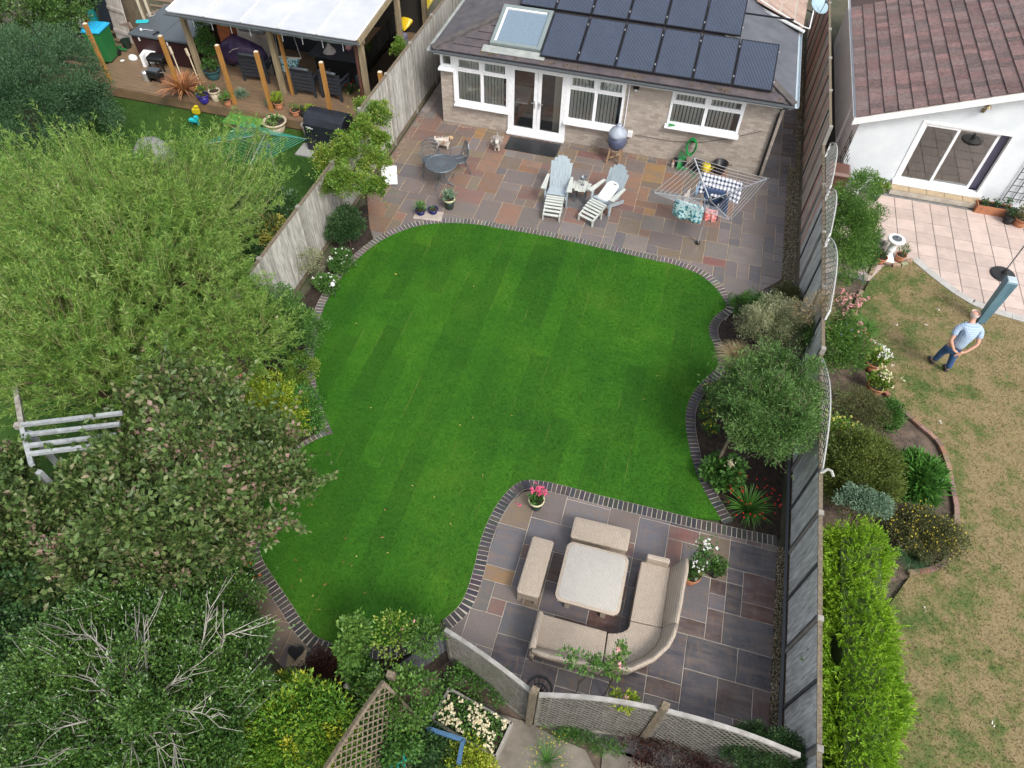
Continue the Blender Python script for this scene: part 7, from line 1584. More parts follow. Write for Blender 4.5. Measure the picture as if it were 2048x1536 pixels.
jn = bskin('jeans', JJ, EJ, 'jeans', 2, 0); jn.parent = pm
for (x, y, a) in ((6.57, 12.50, .15), (6.855, 12.34, -.1)):
    q = bskin('shoe', [(0, -.07, .045, .045, .04), (0, .03, .04, .045, .035), (0, .13, .035, .048, .03), (0, .18, .03, .035, .022)], [(0, 1), (1, 2), (2, 3)], 'shoe', 2, 0); q.parent = pm; q.location = rel(x, y, 0); q.rotation_euler.z = a
hx = rel(6.69, 12.485, 1.655)
for s in (-1, 1): MB().lathe([(.001, -.032), (.018, -.02), (.022, 0), (.018, .02), (.001, .032)], (hx[0] + s * .083, hx[1] - .005, hx[2] - .03), n=8, sx=.5).build('ear', 'skin', pm, True)
MB().loft([[(hx[0] + math.cos(a * .524) * r0 * .98, hx[1] + math.sin(a * .524) * r0 * 1.12 - .012, hx[2] + z) for a in range(12)] for r0, z in ((.078, -.075), (.09, -.04), (.092, -.005), (.089, .02))], cap=False).build('hair', 'hairw', pm, True)
MB().lathe([(.001, -.02), (.014, -.008), (.009, .02)], (hx[0] - .01, hx[1] + .115, hx[2] - .035), n=8).build('nose', 'skin', pm, True)
# ================================================================ BOTTOM NEIGHBOUR
t = thing('flower_trough', 'long weathered trough full of cream flowers at the bottom', 'trough', (-1.1, 2.46, 0), -.2)
tb = MB()
for c_, d_ in (((0, -.26, .17), (1.1, .04, .34)), ((0, .26, .17), (1.1, .04, .34)), ((-.55, 0, .17), (.04, .56, .34)), ((.55, 0, .17), (.04, .56, .34))): tb.box(c_, d_)
tb.build('body', 'concrete', t); MB().box((0, 0, .26), (1.06, .5, .04)).build('compost', 'soil', t)
rg = np.random.default_rng(6); b = np.stack([rg.uniform(-.5, .5, 900), rg.uniform(-.24, .24, 900), rg.uniform(.3, .42, 900)], 1); leaves('foliage', b, unit(rg.normal(0, 1, b.shape) + np.array([0, 0, .7])), .06, .03, 'midgreen', t, 1)
b = np.stack([rg.uniform(-.5, .5, 190), rg.uniform(-.24, .24, 190), rg.uniform(.4, .5, 190)], 1); flowers(t, b[np.sin(b[:, 0] * 9 + b[:, 1] * 14) > -.55], .07, 'fl_cream', 7, 2)
t = thing('cold_frame', 'faded blue painted timber frame at the bottom edge', 'frame', (0, 0, 0)); M['bluepaint'] = mat('faded_blue_paint', (.05, .14, .26), (.035, .09, .17), 10, .7, world_=True)
a, b, c_ = G(858, 1458, .6), G(926, 1480, .6), G(918, 1522, .6); MB().bar(a, b, .06).build('rail', 'bluepaint', t); MB().bar(b, c_, .06).build('rail', 'bluepaint', t)
for q in (a, b, c_): MB().box((q.x, q.y, .3), (.06, .06, .6)).build('post', 'bluepaint', t)
t = thing('folded_airer', 'green and white folded clothes airer at the bottom edge', 'airer', G(792, 1528, .7)); M['teal'] = plain('teal_plastic', (.02, .35, .28), .4)
MB().bar((-.15, -.1, 0), (.2, .12, .05), .03).bar((-.1, .15, .02), (.1, -.1, .02), .03).bar((.05, .2, .03), (.15, -.05, .03), .03).build('frame', 'teal', t); MB().tube([(-.1, -.1, .05), (0, .25, .1)], .01).build('line', 'alu', t)
MB().tube([(-3.03, 2.3, .75), (-3.0, 2.55, .8), (-2.85, 2.68, .8), (-2.68, 2.68, .75)], [.05, .05, .045, .035], 8).build('curved_log', 'bark_pale'); tag(bpy.data.objects['curved_log'], 'curved pale log beside the overgrown lattice', 'log')
rk = random.Random(3)
for k in range(9):
    p = G(rk.uniform(920, 950), rk.uniform(1335, 1360)); s = rk.uniform(.04, .09); rings = [[(math.cos(b * 1.05) * s * q * rk.uniform(.8, 1.2), math.sin(b * 1.05) * s * q * rk.uniform(.8, 1.2), s * .5 * z) for b in range(6)] for q, z in ((.8, 0), (1, .5), (.6, 1.2))]
    o = MB().loft(rings).build('stone', 'pale_slab'); o.location = (p.x, p.y, -.02); tag(o, 'pale stone in the small heap behind the first lattice panel', 'stone', 'heap of pale stones')
# white slatted frame on the left
t = thing('garden_arch', 'white painted slatted arch showing through the coppery tree', 'frame', (0, 0, 0)); z = 2.55
M['whitegrey'] = mat('white_grey_paint', (.36, .38, .39), (.22, .24, .25), 8, .7, world_=True)
for (a_, b_) in (((42, 850), (245, 826)), ((46, 870), (240, 848)), ((52, 892), (232, 870)), ((58, 908), (220, 888))):
    MB().bar(G(*a_, z), G(*b_, z), .06).build('slat', 'whitegrey', t)
MB().bar(G(42, 846, z - .06), G(64, 930, z - .06), .07).build('rail', 'whitegrey', t); MB().bar(G(30, 852, z - .02), G(48, 850, z - .02), .09).build('rail_end', 'bark_pale', t)
MB().bar(G(32, 775, z - .12), G(44, 848, z - .12), .08).build('rail', 'bark_pale', t)
for q in ((44, 850), (64, 930)): g_ = G(*q, z); MB().box((g_.x, g_.y, z / 2 - .1), (.08, .08, z - .2)).build('post', 'whitegrey', t)
# ================================================================ GARDEN ON THE LEFT: deck, shelter, clutter
DZ = .3
dk = thing('timber_deck', 'wet brown timber deck of the left neighbour', 'deck', (0, 0, 0)); dk['kind'] = 'structure'; del dk['category']
db = [MB().box((0, 0, 0), (w_, .138, .03), b=.003).mesh('deck_board', 'deck') for w_ in (3.6, 3.0)]
for j in range(52):
    y = 16.98 + j * .145; x = -19.8 + (.7 * (j % 3))
    while x < -8.4:
        w_ = 3.6
        if x + w_ > -8.25: w_ = -8.25 - x
        if w_ > .3: inst('deck_board', db[0], dk, (x + w_ / 2, y, DZ - .015 + random.uniform(-.001, .001)), scale=(w_ / 3.605, 1, 1))
        x += 3.605
MB().box((-14, 16.9, .13), (11.8, .03, .28)).build('deck_fascia', 'deck', dk)
for px, py, lb in ((173, 45, 'leftmost square timber post on the deck edge beside the green bin'), (320, 72, 'timber deck post left of the bronze spiky plant'), (432, 92, 'timber deck post right of the bronze spiky plant'), (510, 105, 'timber deck post above the green mat'), (637, 130, 'timber deck post rising behind the covered barbecue'), (755, 150, 'short visible timber post beside the boundary fence')):
    p = G(px, py, 2.1); t = thing('deck_post', lb, 'post', (p.x, 17.12, DZ), 0, 'square timber posts along the deck edge')
    MB().box((0, 0, .9), (.1, .1, 1.8), b=.006).build('shaft', 'timber', t); MB().box((0, 0, 1.805), (.1, .1, .012)).build('top', 'timber_cut', t)
sh_ = thing('garden_shelter', 'timber shelter with white translucent sheet roof on the left deck', 'shelter', (-12.1, 18.1, DZ))
M['polycarb'] = mat('white_polycarbonate', (.52, .53, .555), (.43, .45, .485), 1.2, .25, world_=True, bump=.02)
XA_, XB_ = -15.0, -9.15
for k in range(5):
    w_ = (XB_ - XA_) / 5; x = XA_ + w_ * (k + .5) + 12.1
    MB().add([(x - w_ / 2 + .01, -.5, 2.32), (x + w_ / 2 - .01, -.5, 2.32), (x + w_ / 2 - .01, 5.2, 2.75), (x - w_ / 2 + .01, 5.2, 2.75), (x - w_ / 2 + .01, -.5, 2.30), (x + w_ / 2 - .01, -.5, 2.30), (x + w_ / 2 - .01, 5.2, 2.73), (x - w_ / 2 + .01, 5.2, 2.73)], [(0, 1, 2, 3), (7, 6, 5, 4), (0, 4, 5, 1), (1, 5, 6, 2), (3, 2, 6, 7), (0, 3, 7, 4)]).build('roof_sheet', 'polycarb', sh_)
for k in range(6):
    x = XA_ + (XB_ - XA_) / 5 * k + 12.1; MB().bar((x, -.5, 2.345), (x, 5.2, 2.775), .045, .03).build('glazing_bar', 'upvc', sh_)
gutter((XA_ + 12.05, -.56, 2.28), (XB_ + 12.2, -.56, 2.28)).build('gutter', 'gutter', sh_)
MB().box(((XA_ + XB_) / 2 + 12.1, -.02, 2.12), (XB_ - XA_, .07, .2)).build('front_beam', 'pergola_wood', sh_)
MB().bar((XB_ + 12.1, -.4, 2.22), (XB_ + 12.1, 5.2, 2.64), .08, .16).build('side_beam', 'pergola_wood', sh_)
for x, y in ((-14.95, 0), (-12.15, 0), (-9.3, 0), (-9.2, 2.6), (-14.95, 3.5), (-12.1, 4.6), (-9.2, 4.8)):
    MB().box((x + 12.1, y, 1.03 + y * .03), (.14, .14, 2.06 + y * .06)).build('post', 'pergola_wood', sh_)
MB().box((-9.42 + 12.1, -.1, 1.05), (.06, .06, 2.1)).build('downpipe', 'binbrown', sh_)
for x in (-12.0, -9.45): MB().box((x + 12.1 + .12, .05, 1.0), (.05, .12, 2.0)).build('post_facing', 'timber', sh_)
M['cream_roll'] = plain('clear_plastic_roll', (.3, .36, .37), .2)
for a_, b_ in ((-14.8, -12.35), (-11.95, -9.45)):
    q = MB(); n_ = 14; q.tube([(a_ + (b_ - a_) * k / n_ + 12.1, -.1, 1.98 + .012 * math.sin(k * 2.3)) for k in range(n_ + 1)], [.05 + .012 * math.sin(k * 3.1) for k in range(n_ + 1)], 7); q.build('rolled_blind', 'cream_roll', sh_, True)
    for k in range(4): x = a_ + (b_ - a_) * (k + .5) / 4 + 12.1; MB().box((x, -.17, 1.93), (.02, .01, .3)).build('strap', 'upvc', sh_)
MB().box((-9.22 + 12.1, 1.3, 1.0), (.01, 2.4, 1.7)).build('side_blind', 'glass', sh_)
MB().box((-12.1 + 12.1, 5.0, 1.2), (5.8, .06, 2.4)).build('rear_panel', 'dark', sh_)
# hot tub
t = thing('hot_tub', 'square hot tub with grey cover and dark maroon sides', 'hot tub', (-16.5, 19.6, DZ)); M['tubcover'] = plain('grey_vinyl', (.075, .09, .105), .45); M['maroon'] = plain('maroon_panel', (.035, .012, .014), .4)
MB().box((0, 0, .4), (2.0, 2.0, .8), b=.03).build('cabinet', 'maroon', t); MB().box((-.52, 0, .86), (1.06, 2.12, .1), b=.03).box((.54, 0, .86), (1.06, 2.12, .1), b=.03).build('cover', 'tubcover', t)
for x in (-.7, .3): MB().box((x, -1.07, .76), (.04, .015, .1)).build('clip', 'upvc', t)
def small(name, label, cat, x, y, z, m, mb, rz=0, part='body', group=None):
    t = thing(name, label, cat, (x, y, z), rz, group); mb.build(part, m, t); return t
M['cyan'] = plain('turquoise_plastic', (.02, .45, .5), .4); M['redp'] = plain('red_plastic', (.5, .02, .02), .4); M['rust'] = mat('rust_fabric', (.42, .13, .05), (.3, .09, .04), 8, .9, world_=True, bump=.5); M['purplec'] = mat('dark_purple_cover', (.09, .05, .13), (.03, .02, .06), 6, .4, world_=True, bump=.8); M['greyfab'] = plain('grey_fabric', (.25, .24, .26), .9)
M['blackslat'] = plain('black_slat', (.03, .035, .045), .45); M['teal_dark'] = plain('dark_teal_fabric', (.02, .07, .075), .9)
p = G(285, 44, 1.21); small('plastic_tray', 'turquoise tray lying on the hot tub cover', 'tray', p.x, p.y, 1.215, 'cyan', MB().loft(rbox(0, 0, .4, .2, 0, .03, .05)), .4)
p = G(302, 30, 1.21); small('hoop', 'small pink hoop lying on the hot tub cover', 'hoop', p.x, p.y, 1.225, 'beigecloth', ringtube(MB(), (0, 0, 0), .12, .008), part='ring')
p = G(283, 62, 1.21); small('white_ball', 'white ball with a cord on the hot tub cover', 'ball', p.x, p.y, 1.255, 'upvc', MB().lathe([(.001, -.04), (.03, -.03), (.04, 0), (.03, .03), (.001, .04)], n=10).tube([(0, 0, 0), (.1, .12, -.03), (.25, .1, -.03), (.35, .12, -.03)], .006, 4))
p = G(316, 66, 1.21); small('cover_handle', 'black and white handle at the front of the tub cover', 'handle', p.x, p.y, 1.22, 'black', MB().lathe([(.05, 0), (.05, .04), (.001, .05)], n=10).tube([(0, 0, .02), (-.04, -.2, .02)], .02))
wheelie('wheelie_bin', 'green wheelie bin with bright blue lid beside the shed', -18.55, 18.35, DZ, .6, .7, 1.05, 'bingreen', 'binblue', .15)
t = thing('garden_shed', 'dark blue grey shed with an open doorway at the top left', 'shed', (-20.6, 20.6, DZ)); M['shedblue'] = plain('shed_navy', (.035, .045, .065), .7)
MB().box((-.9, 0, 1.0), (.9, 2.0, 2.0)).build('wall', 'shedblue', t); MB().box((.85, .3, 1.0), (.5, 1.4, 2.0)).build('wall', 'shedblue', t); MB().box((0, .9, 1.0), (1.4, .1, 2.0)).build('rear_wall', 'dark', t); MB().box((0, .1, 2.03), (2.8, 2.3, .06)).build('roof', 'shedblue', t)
for k, cn in enumerate(('white', 'red', 'turquoise')): small('storage_tub', cn + ' plastic tub standing in the shed doorway', 'tub', -20.7 + .3 * k, 20.0, DZ, ('upvc', 'redp', 'cyan')[k], MB().box((0, 0, .12 + .1 * k), (.22, .2, .24 + .2 * k), b=.02, taper=1.1), k)
t = thing('leaning_door', 'tall white boarded door leaning at the back of the deck', 'door', (-18.75, 19.55, DZ), -.25); M['olddoor'] = mat('peeling_white_paint', (.52, .49, .46), (.35, .3, .27), 5, .8, world_=True)
for k in range(5): MB().box((-.3 + k * .15, .12, .98), (.146, .03, 1.95), rx=-.12).build('board', 'olddoor', t)
for z_ in (.3, 1.0, 1.7): MB().box((0, .085 + (z_ - .98) * .12, z_), (.74, .03, .1), rx=-.12).build('ledge', 'olddoor', t)
MB().box((.3, .06, .55), (.62, .02, .2), ry=-.35).build('old_brick_coloured_board', 'pinkbrick', t) ; t.children[-1].name = 'broken_board'
fy = thing('rear_fence', 'dark weathered board fence behind the hot tub', 'fence', (-18.35, 20.1, .3))
bm_ = MB().box((0, 0, .95), (.14, .02, 1.9)).mesh('board', 'wood_mid')
for k in range(11): inst('board', bm_, fy, (-.9 + k * .147, .008 * (k % 2), 0))
MB().box((-.15, .04, 1.5), (1.6, .04, .07)).build('rail', 'wood_mid', fy)
for x in (.25, .55): MB().box((x, -.04, 1.1), (.07, .05, 2.2)).build('pale_batten', 'timber_cut', fy)
small('red_bowl', 'red plastic bowl beside the green bin', 'bowl', G(222, 113, DZ).x, G(222, 113, DZ).y, DZ, 'redp', MB().lathe([(.08, 0), (.15, .12), (.14, .12), (.07, .02), (.001, .02)], n=14))
small('rubber_duck', 'green and white toy lying by the leaning door', 'toy', G(246, 102, DZ).x, G(246, 102, DZ).y, DZ + .03, 'bingreen', MB().box((0, 0, .03), (.3, .1, .06), b=.02).box((-.12, .03, .07), (.12, .1, .08), b=.02)).children[0].name = 'shell'
bpy.data.objects['rubber_duck'].name = 'toy'
small('bucket', 'dark green bucket at the foot of the leaning door', 'bucket', G(256, 95, DZ).x, G(256, 95, DZ).y, DZ, 'glazed_dark', MB().lathe([(.12, 0), (.16, .26), (.15, .26), (.11, .02), (.001, .02)], n=14))
small('white_helmet', 'rounded white object lying on the deck', 'helmet', G(267, 118, DZ).x, G(267, 118, DZ).y, DZ, 'upvc', MB().lathe([(.15, 0), (.16, .03), (.13, .1), (.06, .14), (.001, .15)], n=14, sy=.75), part='shell')
small('white_saucer', 'small white saucer on the deck', 'saucer', G(245, 122, DZ).x, G(245, 122, DZ).y, DZ, 'upvc', MB().lathe([(.05, 0), (.07, .015), (.001, .01)], n=12), part='dish')
p = G(297, 122, DZ + .1); small('foam_block', 'angular white foam packing block beside the black stool', 'packing', p.x, p.y, DZ, 'upvc', MB().box((.1, .08, .2), (.42, .14, .4), b=.01).box((-.06, -.1, .2), (.1, .26, .4), b=.01), .25)
p = G(318, 140, DZ); t = thing('black_stool', 'black padded stool in front of the hot tub', 'stool', (p.x, p.y + .1, DZ), .1); MB().loft(rbox(0, 0, .55, .42, .3, .42, .08)).build('seat', 'black', t, True)
for sx in (-1, 1):
    for sy in (-1, 1): MB().box((sx * .22, sy * .16, .15), (.04, .04, .3)).build('leg', 'black', t)
p = G(312, 165, DZ); t = thing('black_smoker', 'small black barbecue with grey canister on the deck edge', 'barbecue', (p.x, p.y + .1, DZ)); MB().loft(rbox(0, 0, .42, .3, .14, .36, .06)).build('firebox', 'black', t, True); MB().loft(rbox(0, 0, .36, .24, .362, .38, .04)).build('lid', 'tubcover', t); MB().lathe([(.09, 0), (.09, .24), (.06, .28), (.001, .28)], (-.36, -.04, 0), n=14).build('canister', 'alu', t); MB().tube([(.2, 0, .3), (.34, 0, .34)], .015).build('handle', 'alu', t)
for sx in (-1, 1): MB().box((sx * .17, 0, .07), (.03, .26, .14)).build('leg', 'black', t)
# rackets / tools standing by the tub
for k, (px, py) in enumerate(((345, 108), (378, 112))):
    p = G(px, py, 1.1); small('paddle', ('pale handled paddle standing against the hot tub', 'pale handled paddle nearest the shelter post')[k], 'paddle', p.x, p.y, DZ, 'beige_pot', MB().tube([(.35, -.35, .1), (0, 0, .8)], .02).tube([(0, 0, .8), (-.08, .06, 1.0)], .045))
# plants and pots on the deck
spray('bronze_phormium', 'bronze spiky plant at the front of the deck', 'plant', gl(362, 165, .7), 170, .95, .85, .05, 'bronze', 80, z0=.35, droop=.75)
def dpot(label, px, py, r, h, mt, pl_=None, name='deck_pot', z0=DZ, group='pots along the deck edge'): return pot(name, label, px, py, r, h, mt, pl_, z0=z0, group=group)
dpot('violet blue glazed pot with a yellow flower beside the bronze plant', 405, 190, .17, .26, 'glazed_purple', tuft('midgreen', .08, .03, 140, .15, .25, ('fl_yellow', 5, .07), seed=31))
dpot('beige clay pot with pink flowers next to the violet pot', 428, 182, .17, .34, 'beige_pot', tuft('midgreen', .05, .03, 90, .12, .16, ('fl_pink', 8, .04), seed=32))
dpot('small pot of ferny leaves left of the middle deck post', 453, 200, .13, .2, 'terracotta', tuft('hosta', .14, .03, 110, .2, .2, seed=33))
for px, py, lb in ((478, 175, 'round fountain of pale grass left of the shelter post'), (541, 190, 'round fountain of pale grass beside the shelter post')):
    spray('fountain_grass', lb, 'grass plant', gl(px, py, .6), 420, .4, .3, .006, 'bluegrey', px, group='pale fountain grasses on the deck', z0=.32, droop=.9)
dpot('leafy lime green plant in the pot at the deck corner', 556, 205, .14, .22, 'terracotta', tuft('lime', .07, .045, 200, .2, .3, seed=34))
dpot('rust red pot with a trailing plant on the deck edge', 590, 220, .15, .2, 'terracotta', tuft('hosta', .1, .02, 70, .14, .12, seed=35))
dpot('black pot with small leaves on the deck edge', 606, 222, .13, .18, 'black', tuft('darkgreen', .05, .03, 90, .12, .14, seed=36))
dpot('terracotta pot with yellow-green plant beside the covered barbecue', 622, 226, .15, .2, 'terracotta', tuft('lime', .06, .04, 170, .16, .24, seed=37))
pot('large_planter', 'large cream rimmed clay planter on the lawn below the deck', 549, 243, .33, .36, 'beige_pot', tuft('hosta', .1, .05, 60, .2, .14, seed=38))
spray('deck_perennial', 'dark strappy plant with red flowers under the shelter corner', 'plant', gl(700, 175, .5), 70, .5, .3, .03, 'darkgreen', 41, z0=.32, fl=('fl_red', 5, .06))
t = pot('shelter_planter', 'grey planter of trailing greenery at the left shelter post', 423, 140, .24, .3, 'teal_dark', tuft('midgreen', .07, .04, 300, .26, .3, seed=39), z0=DZ)
shrub('hanging_greenery', 'tall leafy plant climbing the left shelter post', 'climber', (-14.75, 18.5, DZ), (.22, .25, .75), 60, 50, .12, .06, .035, 'midgreen', seed=81, trunk=.012, cz=1.1, lower=-.9)
M['matgreen'] = mat('artificial_turf', (.07, .22, .03), (.05, .17, .025), 8, .95, world_=True)
P = [G(*q, .12) for q in ((462, 222), (524, 236), (518, 262), (448, 247))]; c = sum(P, Vector()) / 4; t = thing('green_step', 'step block covered in bright artificial turf below the deck', 'step', (c.x, c.y, 0), -.02); MB().box((0, 0, .05), (1.15, .5, .12)).build('block', 'wood_mid', t); MB().box((0, 0, .118), (1.2, .55, .02), b=.004).build('turf_mat', 'matgreen', t)
# covered gas barbecue
M['bbqcover'] = mat('black_cover', (.018, .022, .032), (.01, .012, .018), 3, .45, world_=True, bump=.6, bscale=8)
t = thing('covered_grill', 'large black fabric covered gas barbecue against the fence', 'barbecue', (-9.75, 16.35, 0), -.05)
prof = [(-.42, 0.02), (-.40, .62), (-.40, .84), (-.30, 1.02), (-.1, 1.1), (.12, 1.1), (.32, .98), (.36, .8), (.36, .02)]
xs_ = [(-.62, .9), (-.6, 1), (-.3, 1.01), (0, .985), (.3, 1.01), (.6, 1), (.62, .9)]
MB().loft([[(x, a * (k if True else 1), 0.02 + (b - .02) * (k if abs(x) > .61 else 1)) for a, b in prof] for x, k in xs_]).build('cover', 'bbqcover', t, bevel=.02)
MB().add([(-.5, -.435, .80), (-.34, -.435, .80), (-.36, -.428, .765), (-.52, -.428, .765), (-.44, -.43, .765), (-.28, -.43, .765), (-.30, -.43, .735), (-.46, -.43, .735)], [(3, 2, 1, 0), (7, 6, 5, 4)]).build('maker_badge', 'upvc', t)
pot('white_bucket', 'white bucket standing beside the covered barbecue', 614, 250, .17, .4, 'stone_white' if 'stone_white' in M else 'pale_slab', None, cat='bucket')
M['tile_grey'] = plain('grey_patio_tile', (.3, .3, .28), .8); p = G(655, 300); small('paving_piece', 'grey speckled slab under the covered barbecue', 'slab', -9.95, 15.95, -.02, 'tile_grey', MB().box((0, 0, .02), (1.4, .6, .04)), part='slab')
rotary('rotary_dryer', 'green rotary washing line on the left lawn', (553, 348), [(493, 245), (612, 278), (500, 330), (400, 290)], 1.25, 'teal', 'alu', 9, 1.75, 1.15)
p = G(485, 408, .5); t = thing('kettle_stool', 'dark fabric bowl chair with grey rim on thin legs', 'chair', (p.x, p.y, 0)); MB().lathe([(.12, .42), (.25, .5), (.28, .62), (.26, .62), (.22, .52), (.001, .46)], n=16).build('bowl', 'tubcover', t, True); ringtube(MB(), (0, 0, .62), .285, .016).build('rim', 'metal_grey', t)
for a in (.5, 2.1, 3.7, 5.3): MB().tube([(math.cos(a) * .2, math.sin(a) * .2, .5), (math.cos(a) * .34, math.sin(a) * .34, 0)], .012).build('leg', 'alu', t)
p = G(392, 222, .1); small('toy', 'yellow toy on the left lawn', 'toy', p.x, p.y, 0, 'yellow', MB().box((0, 0, .1), (.2, .12, .2), b=.03).box((.05, 0, .24), (.1, .1, .1), b=.02))
p = G(388, 243, .1); small('toy', 'bright blue toy pony shape on the left lawn', 'toy', p.x, p.y, 0, 'cyan', MB().box((0, 0, .14), (.26, .12, .12), b=.03).box((.12, 0, .24), (.1, .1, .14), b=.02).box((-.1, .03, .04), (.04, .04, .1)).box((.1, .03, .04), (.04, .04, .1)))
p = G(305, 300, .3); t = thing('grey_tarpaulin', 'grey tarpaulin draped over something beneath the willow', 'tarpaulin', (p.x, p.y, 0)); MB().loft([[(math.cos(a * .628) * r0 * 1.3, math.sin(a * .628) * r0, z) for a in range(10)] for r0, z in ((.5, 0), (.45, .3), (.28, .55), (.08, .62))]).build('sheet', 'greyfab', t, True)
# slatted armchairs under the shelter (backs to the lawn)
def armchair(x, y, rz, label, w=.66):
    t = thing('slatted_armchair', label, 'chair', (x, y, DZ), rz, 'black slatted garden armchairs under the shelter')
    MB().box((0, .05, .38), (w - .12, .56, .08), b=.02).build('seat', 'blackslat', t)
    for k in range(6): MB().box((0, -.27 - .02 * (k / 5), .22 + k * .115), (w - .06, .03, .09), rx=.12, b=.006).build('back_slat', 'blackslat', t)
    MB().tube([(-w / 2 + .05, -.3, .88), (-w / 4, -.33, .9), (0, -.335, .905), (w / 4, -.33, .9), (w / 2 - .05, -.3, .88)], .045, 8).build('top_rail', 'tubcover', t, True)
    for s in (-1, 1):
        MB().box((s * (w / 2), .02, .62), (.07, .6, .05), b=.012).build('arm', 'blackslat', t); MB().box((s * (w / 2), .26, .3), (.06, .06, .6)).build('leg', 'blackslat', t); MB().box((s * (w / 2), -.26, .42), (.06, .06, .84)).build('leg', 'blackslat', t)
    return t
armchair(-13.3, 18.75, .08, 'black slatted armchair left of the central shelter post', .8); armchair(-11.45, 18.45, .02, 'black slatted armchair with rounded grey top beside the hanging seat'); armchair(-10.55, 18.5, -.1, 'black slatted armchair nearest the right shelter post')
t = thing('bar_table', 'dark rectangular high table under the shelter', 'table', (-10.85, 19.6, DZ)); MB().box((0, 0, .78), (1.7, .85, .07), b=.01).build('tabletop', 'blackslat', t); MB().box((0, 0, .38), (1.4, .6, .74)).build('cabinet', 'black', t)
p = G(648, 108, 1.15); small('paper_bag', 'crumpled pale paper bag on the dark table', 'bag', -11.1, 19.5, DZ + .815, 'beigecloth', MB().loft([[(math.cos(a * .785) * r0 * (1 + .25 * math.sin(a * 3)), math.sin(a * .785) * r0, z) for a in range(8)] for r0, z in ((.2, 0), (.16, .08), (.07, .18), (.04, .26))])); small('vase', 'pink round vase on the dark table', 'vase', -10.6, 19.8, DZ + .815, 'fl_palepink', MB().lathe([(.05, 0), (.1, .06), (.09, .14), (.04, .19), (.05, .22), (.001, .2)], n=14))
t = thing('swing', 'fringed patterned fabric swing seat hung from the shelter beam', 'swing seat', (-12.05, 18.75, 0)); MB().loft([[(-.35, -.05, 1.15), (-.35, .05, 1.15)], [(0, -.08, .95), (0, .2, .95)], [(.35, -.05, 1.2), (.35, .05, 1.2)]], close=False, cap=False).add([(-.35, -.06, 1.15), (.35, -.06, 1.2), (.1, -.12, .7), (-.3, -.12, .72)], [(0, 3, 2, 1)]).build('seat_fabric', 'floral', t); MB().tube([(-.38, -.06, 1.15), (.4, -.06, 1.22)], .02).build('spreader_bar', 'timber_cut', t)
MB().tube([(-.38, -.06, 1.15), (-.3, 0, 2.3)], .008).tube([(.4, -.06, 1.22), (.2, 0, 2.3)], .008).build('rope', 'beigecloth', t)
for k in range(6): MB().tube([(-.28 + k * .07, -.12, .72), (-.28 + k * .07, -.12, .58)], .008, 4).build('tassel', 'beigecloth', t)
t = thing('covered_motorbike', 'purple and black shiny cover over a bike under the shelter', 'covered bike', (-14.0, 19.2, DZ)); MB().loft([[(x, math.cos(a * .785) * r0, zc + math.sin(a * .785) * rz_) for a in range(8)] for x, r0, zc, rz_ in ((-.8, .1, .35, .25), (-.6, .28, .45, .42), (-.2, .34, .55, .5), (.2, .3, .5, .45), (.6, .25, .42, .4), (.8, .1, .35, .25))]).build('cover', 'purplec', t, True); MB().tube([(-.3, -.3, .6), (-.1, -.36, .75), (.1, -.3, .8)], .012).build('strap', 'beigecloth', t)
for x in (-.55, .55): MB().tube([(x, -.05, .28), (x, .05, .28)], .28, 16).build('wheel', 'black', t)
small('rust_parasol', 'rust coloured parasol cloth hanging at the left of the shelter', 'parasol', -14.55, 19.4, DZ, 'rust', MB().loft([[(math.cos(a * .628) * r0 * (1 + .2 * (a % 2)), math.sin(a * .628) * r0 * (1 + .2 * (a % 2)), z) for a in range(10)] for r0, z in ((.1, .3), (.24, .5), (.26, 1.0), (.2, 1.5), (.05, 1.95))]), part='canopy')
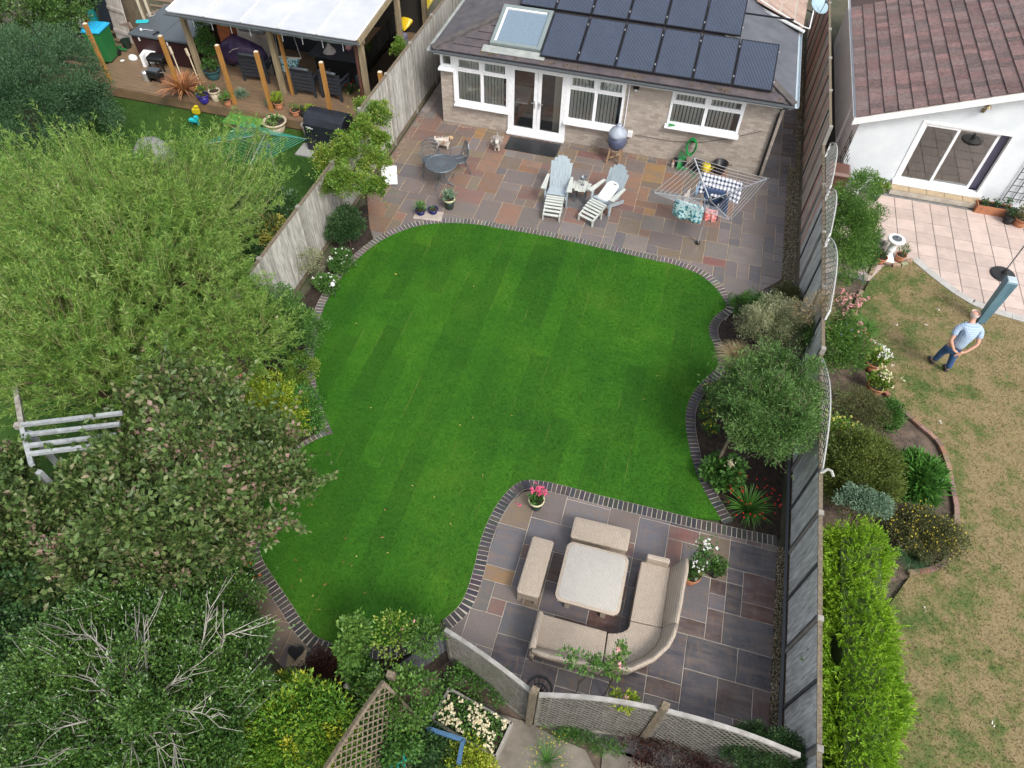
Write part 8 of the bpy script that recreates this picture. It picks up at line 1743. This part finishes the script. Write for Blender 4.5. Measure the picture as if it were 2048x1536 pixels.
small('grey_cushion', 'large grey cushion board leaning behind the covered bike', 'cushion', -13.9, 19.9, DZ + .9, 'greyfab', MB().box((0, 0, .3), (.9, .12, .7), b=.04, rx=-.3)); small('teal_towel', 'dark teal cloth hanging inside the shelter', 'towel', -13.0, 19.9, DZ + .9, 'teal_dark', MB().box((0, 0, .35), (.5, .08, .6), b=.02), part='cloth')
t = thing('dark_sideboard', 'long dark counter at the back of the shelter', 'counter', (-12.6, 21.0, DZ)); MB().box((0, 0, .45), (2.4, .6, .9), b=.02).build('cabinet', 'blackslat', t); MB().box((0, 0, .92), (2.5, .66, .04)).build('worktop', 'gutter', t)
t = thing('corner_lounger', 'dark grey outdoor sofa behind the clear side blind', 'sofa', (-9.75, 20.3, DZ)); MB().box((0, 0, .22), (.8, 2.4, .4), b=.05).build('seat', 'tubcover', t); MB().box((.38, 0, .55), (.16, 2.4, .5), b=.06).build('backrest', 'purple', t)
# yellow kayak by the fence
M['kayak'] = plain('yellow_kayak', (.8, .55, .02), .35)
def kayak(label, tip, top, w, m):
    a, b = G(*tip), G(*top); t = thing('kayak', label, 'kayak', a); d = (b - a).normalized(); t.rotation_euler = d.to_track_quat('Y', 'Z').to_euler()
    MB().loft([[(math.cos(q * .628) * r0 * w, y, math.sin(q * .628) * r0 * .35 * w) for q in range(10)] for y, r0 in ((0, .05), (.2, .35), (.6, .75), (1.1, .98), (1.7, 1), (2.4, .7), (2.9, .1))]).build('hull', m, t, True)
    return t
t = kayak('bright yellow kayak stored upright beside the boundary fence', (808, 62, .5), (835, -45, 1.5), .42, 'kayak')
MB().lathe([(.1, .1), (.11, .13), (.07, .13), (.06, .1)], (.02, .95, .03), n=16, sy=1.6).build('hatch', 'black', t); MB().box((-.22, 1.2, .13), (.14, .4, .03), b=.01).build('paddle_clip', 'redp', t)
kayak('second yellow kayak end wedged behind the first', (846, 34, .5), (872, -40, 1.3), .2, 'yellow')
shrub('fence_climber', 'green leafy climber on top of the boundary fence by the kayak', 'climber', (-8.5, 22.9, 0), (.3, .8, .35), 60, 50, .14, .06, .035, 'midgreen', seed=82, trunk=.015, cz=2.0)
shrub('fence_climber', 'small yellow-green climber at the foot of the shelter post', 'climber', (-8.6, 19.3, 0), (.2, .3, .5), 40, 40, .12, .05, .03, 'euonymus', seed=83, trunk=.012, cz=1.6)
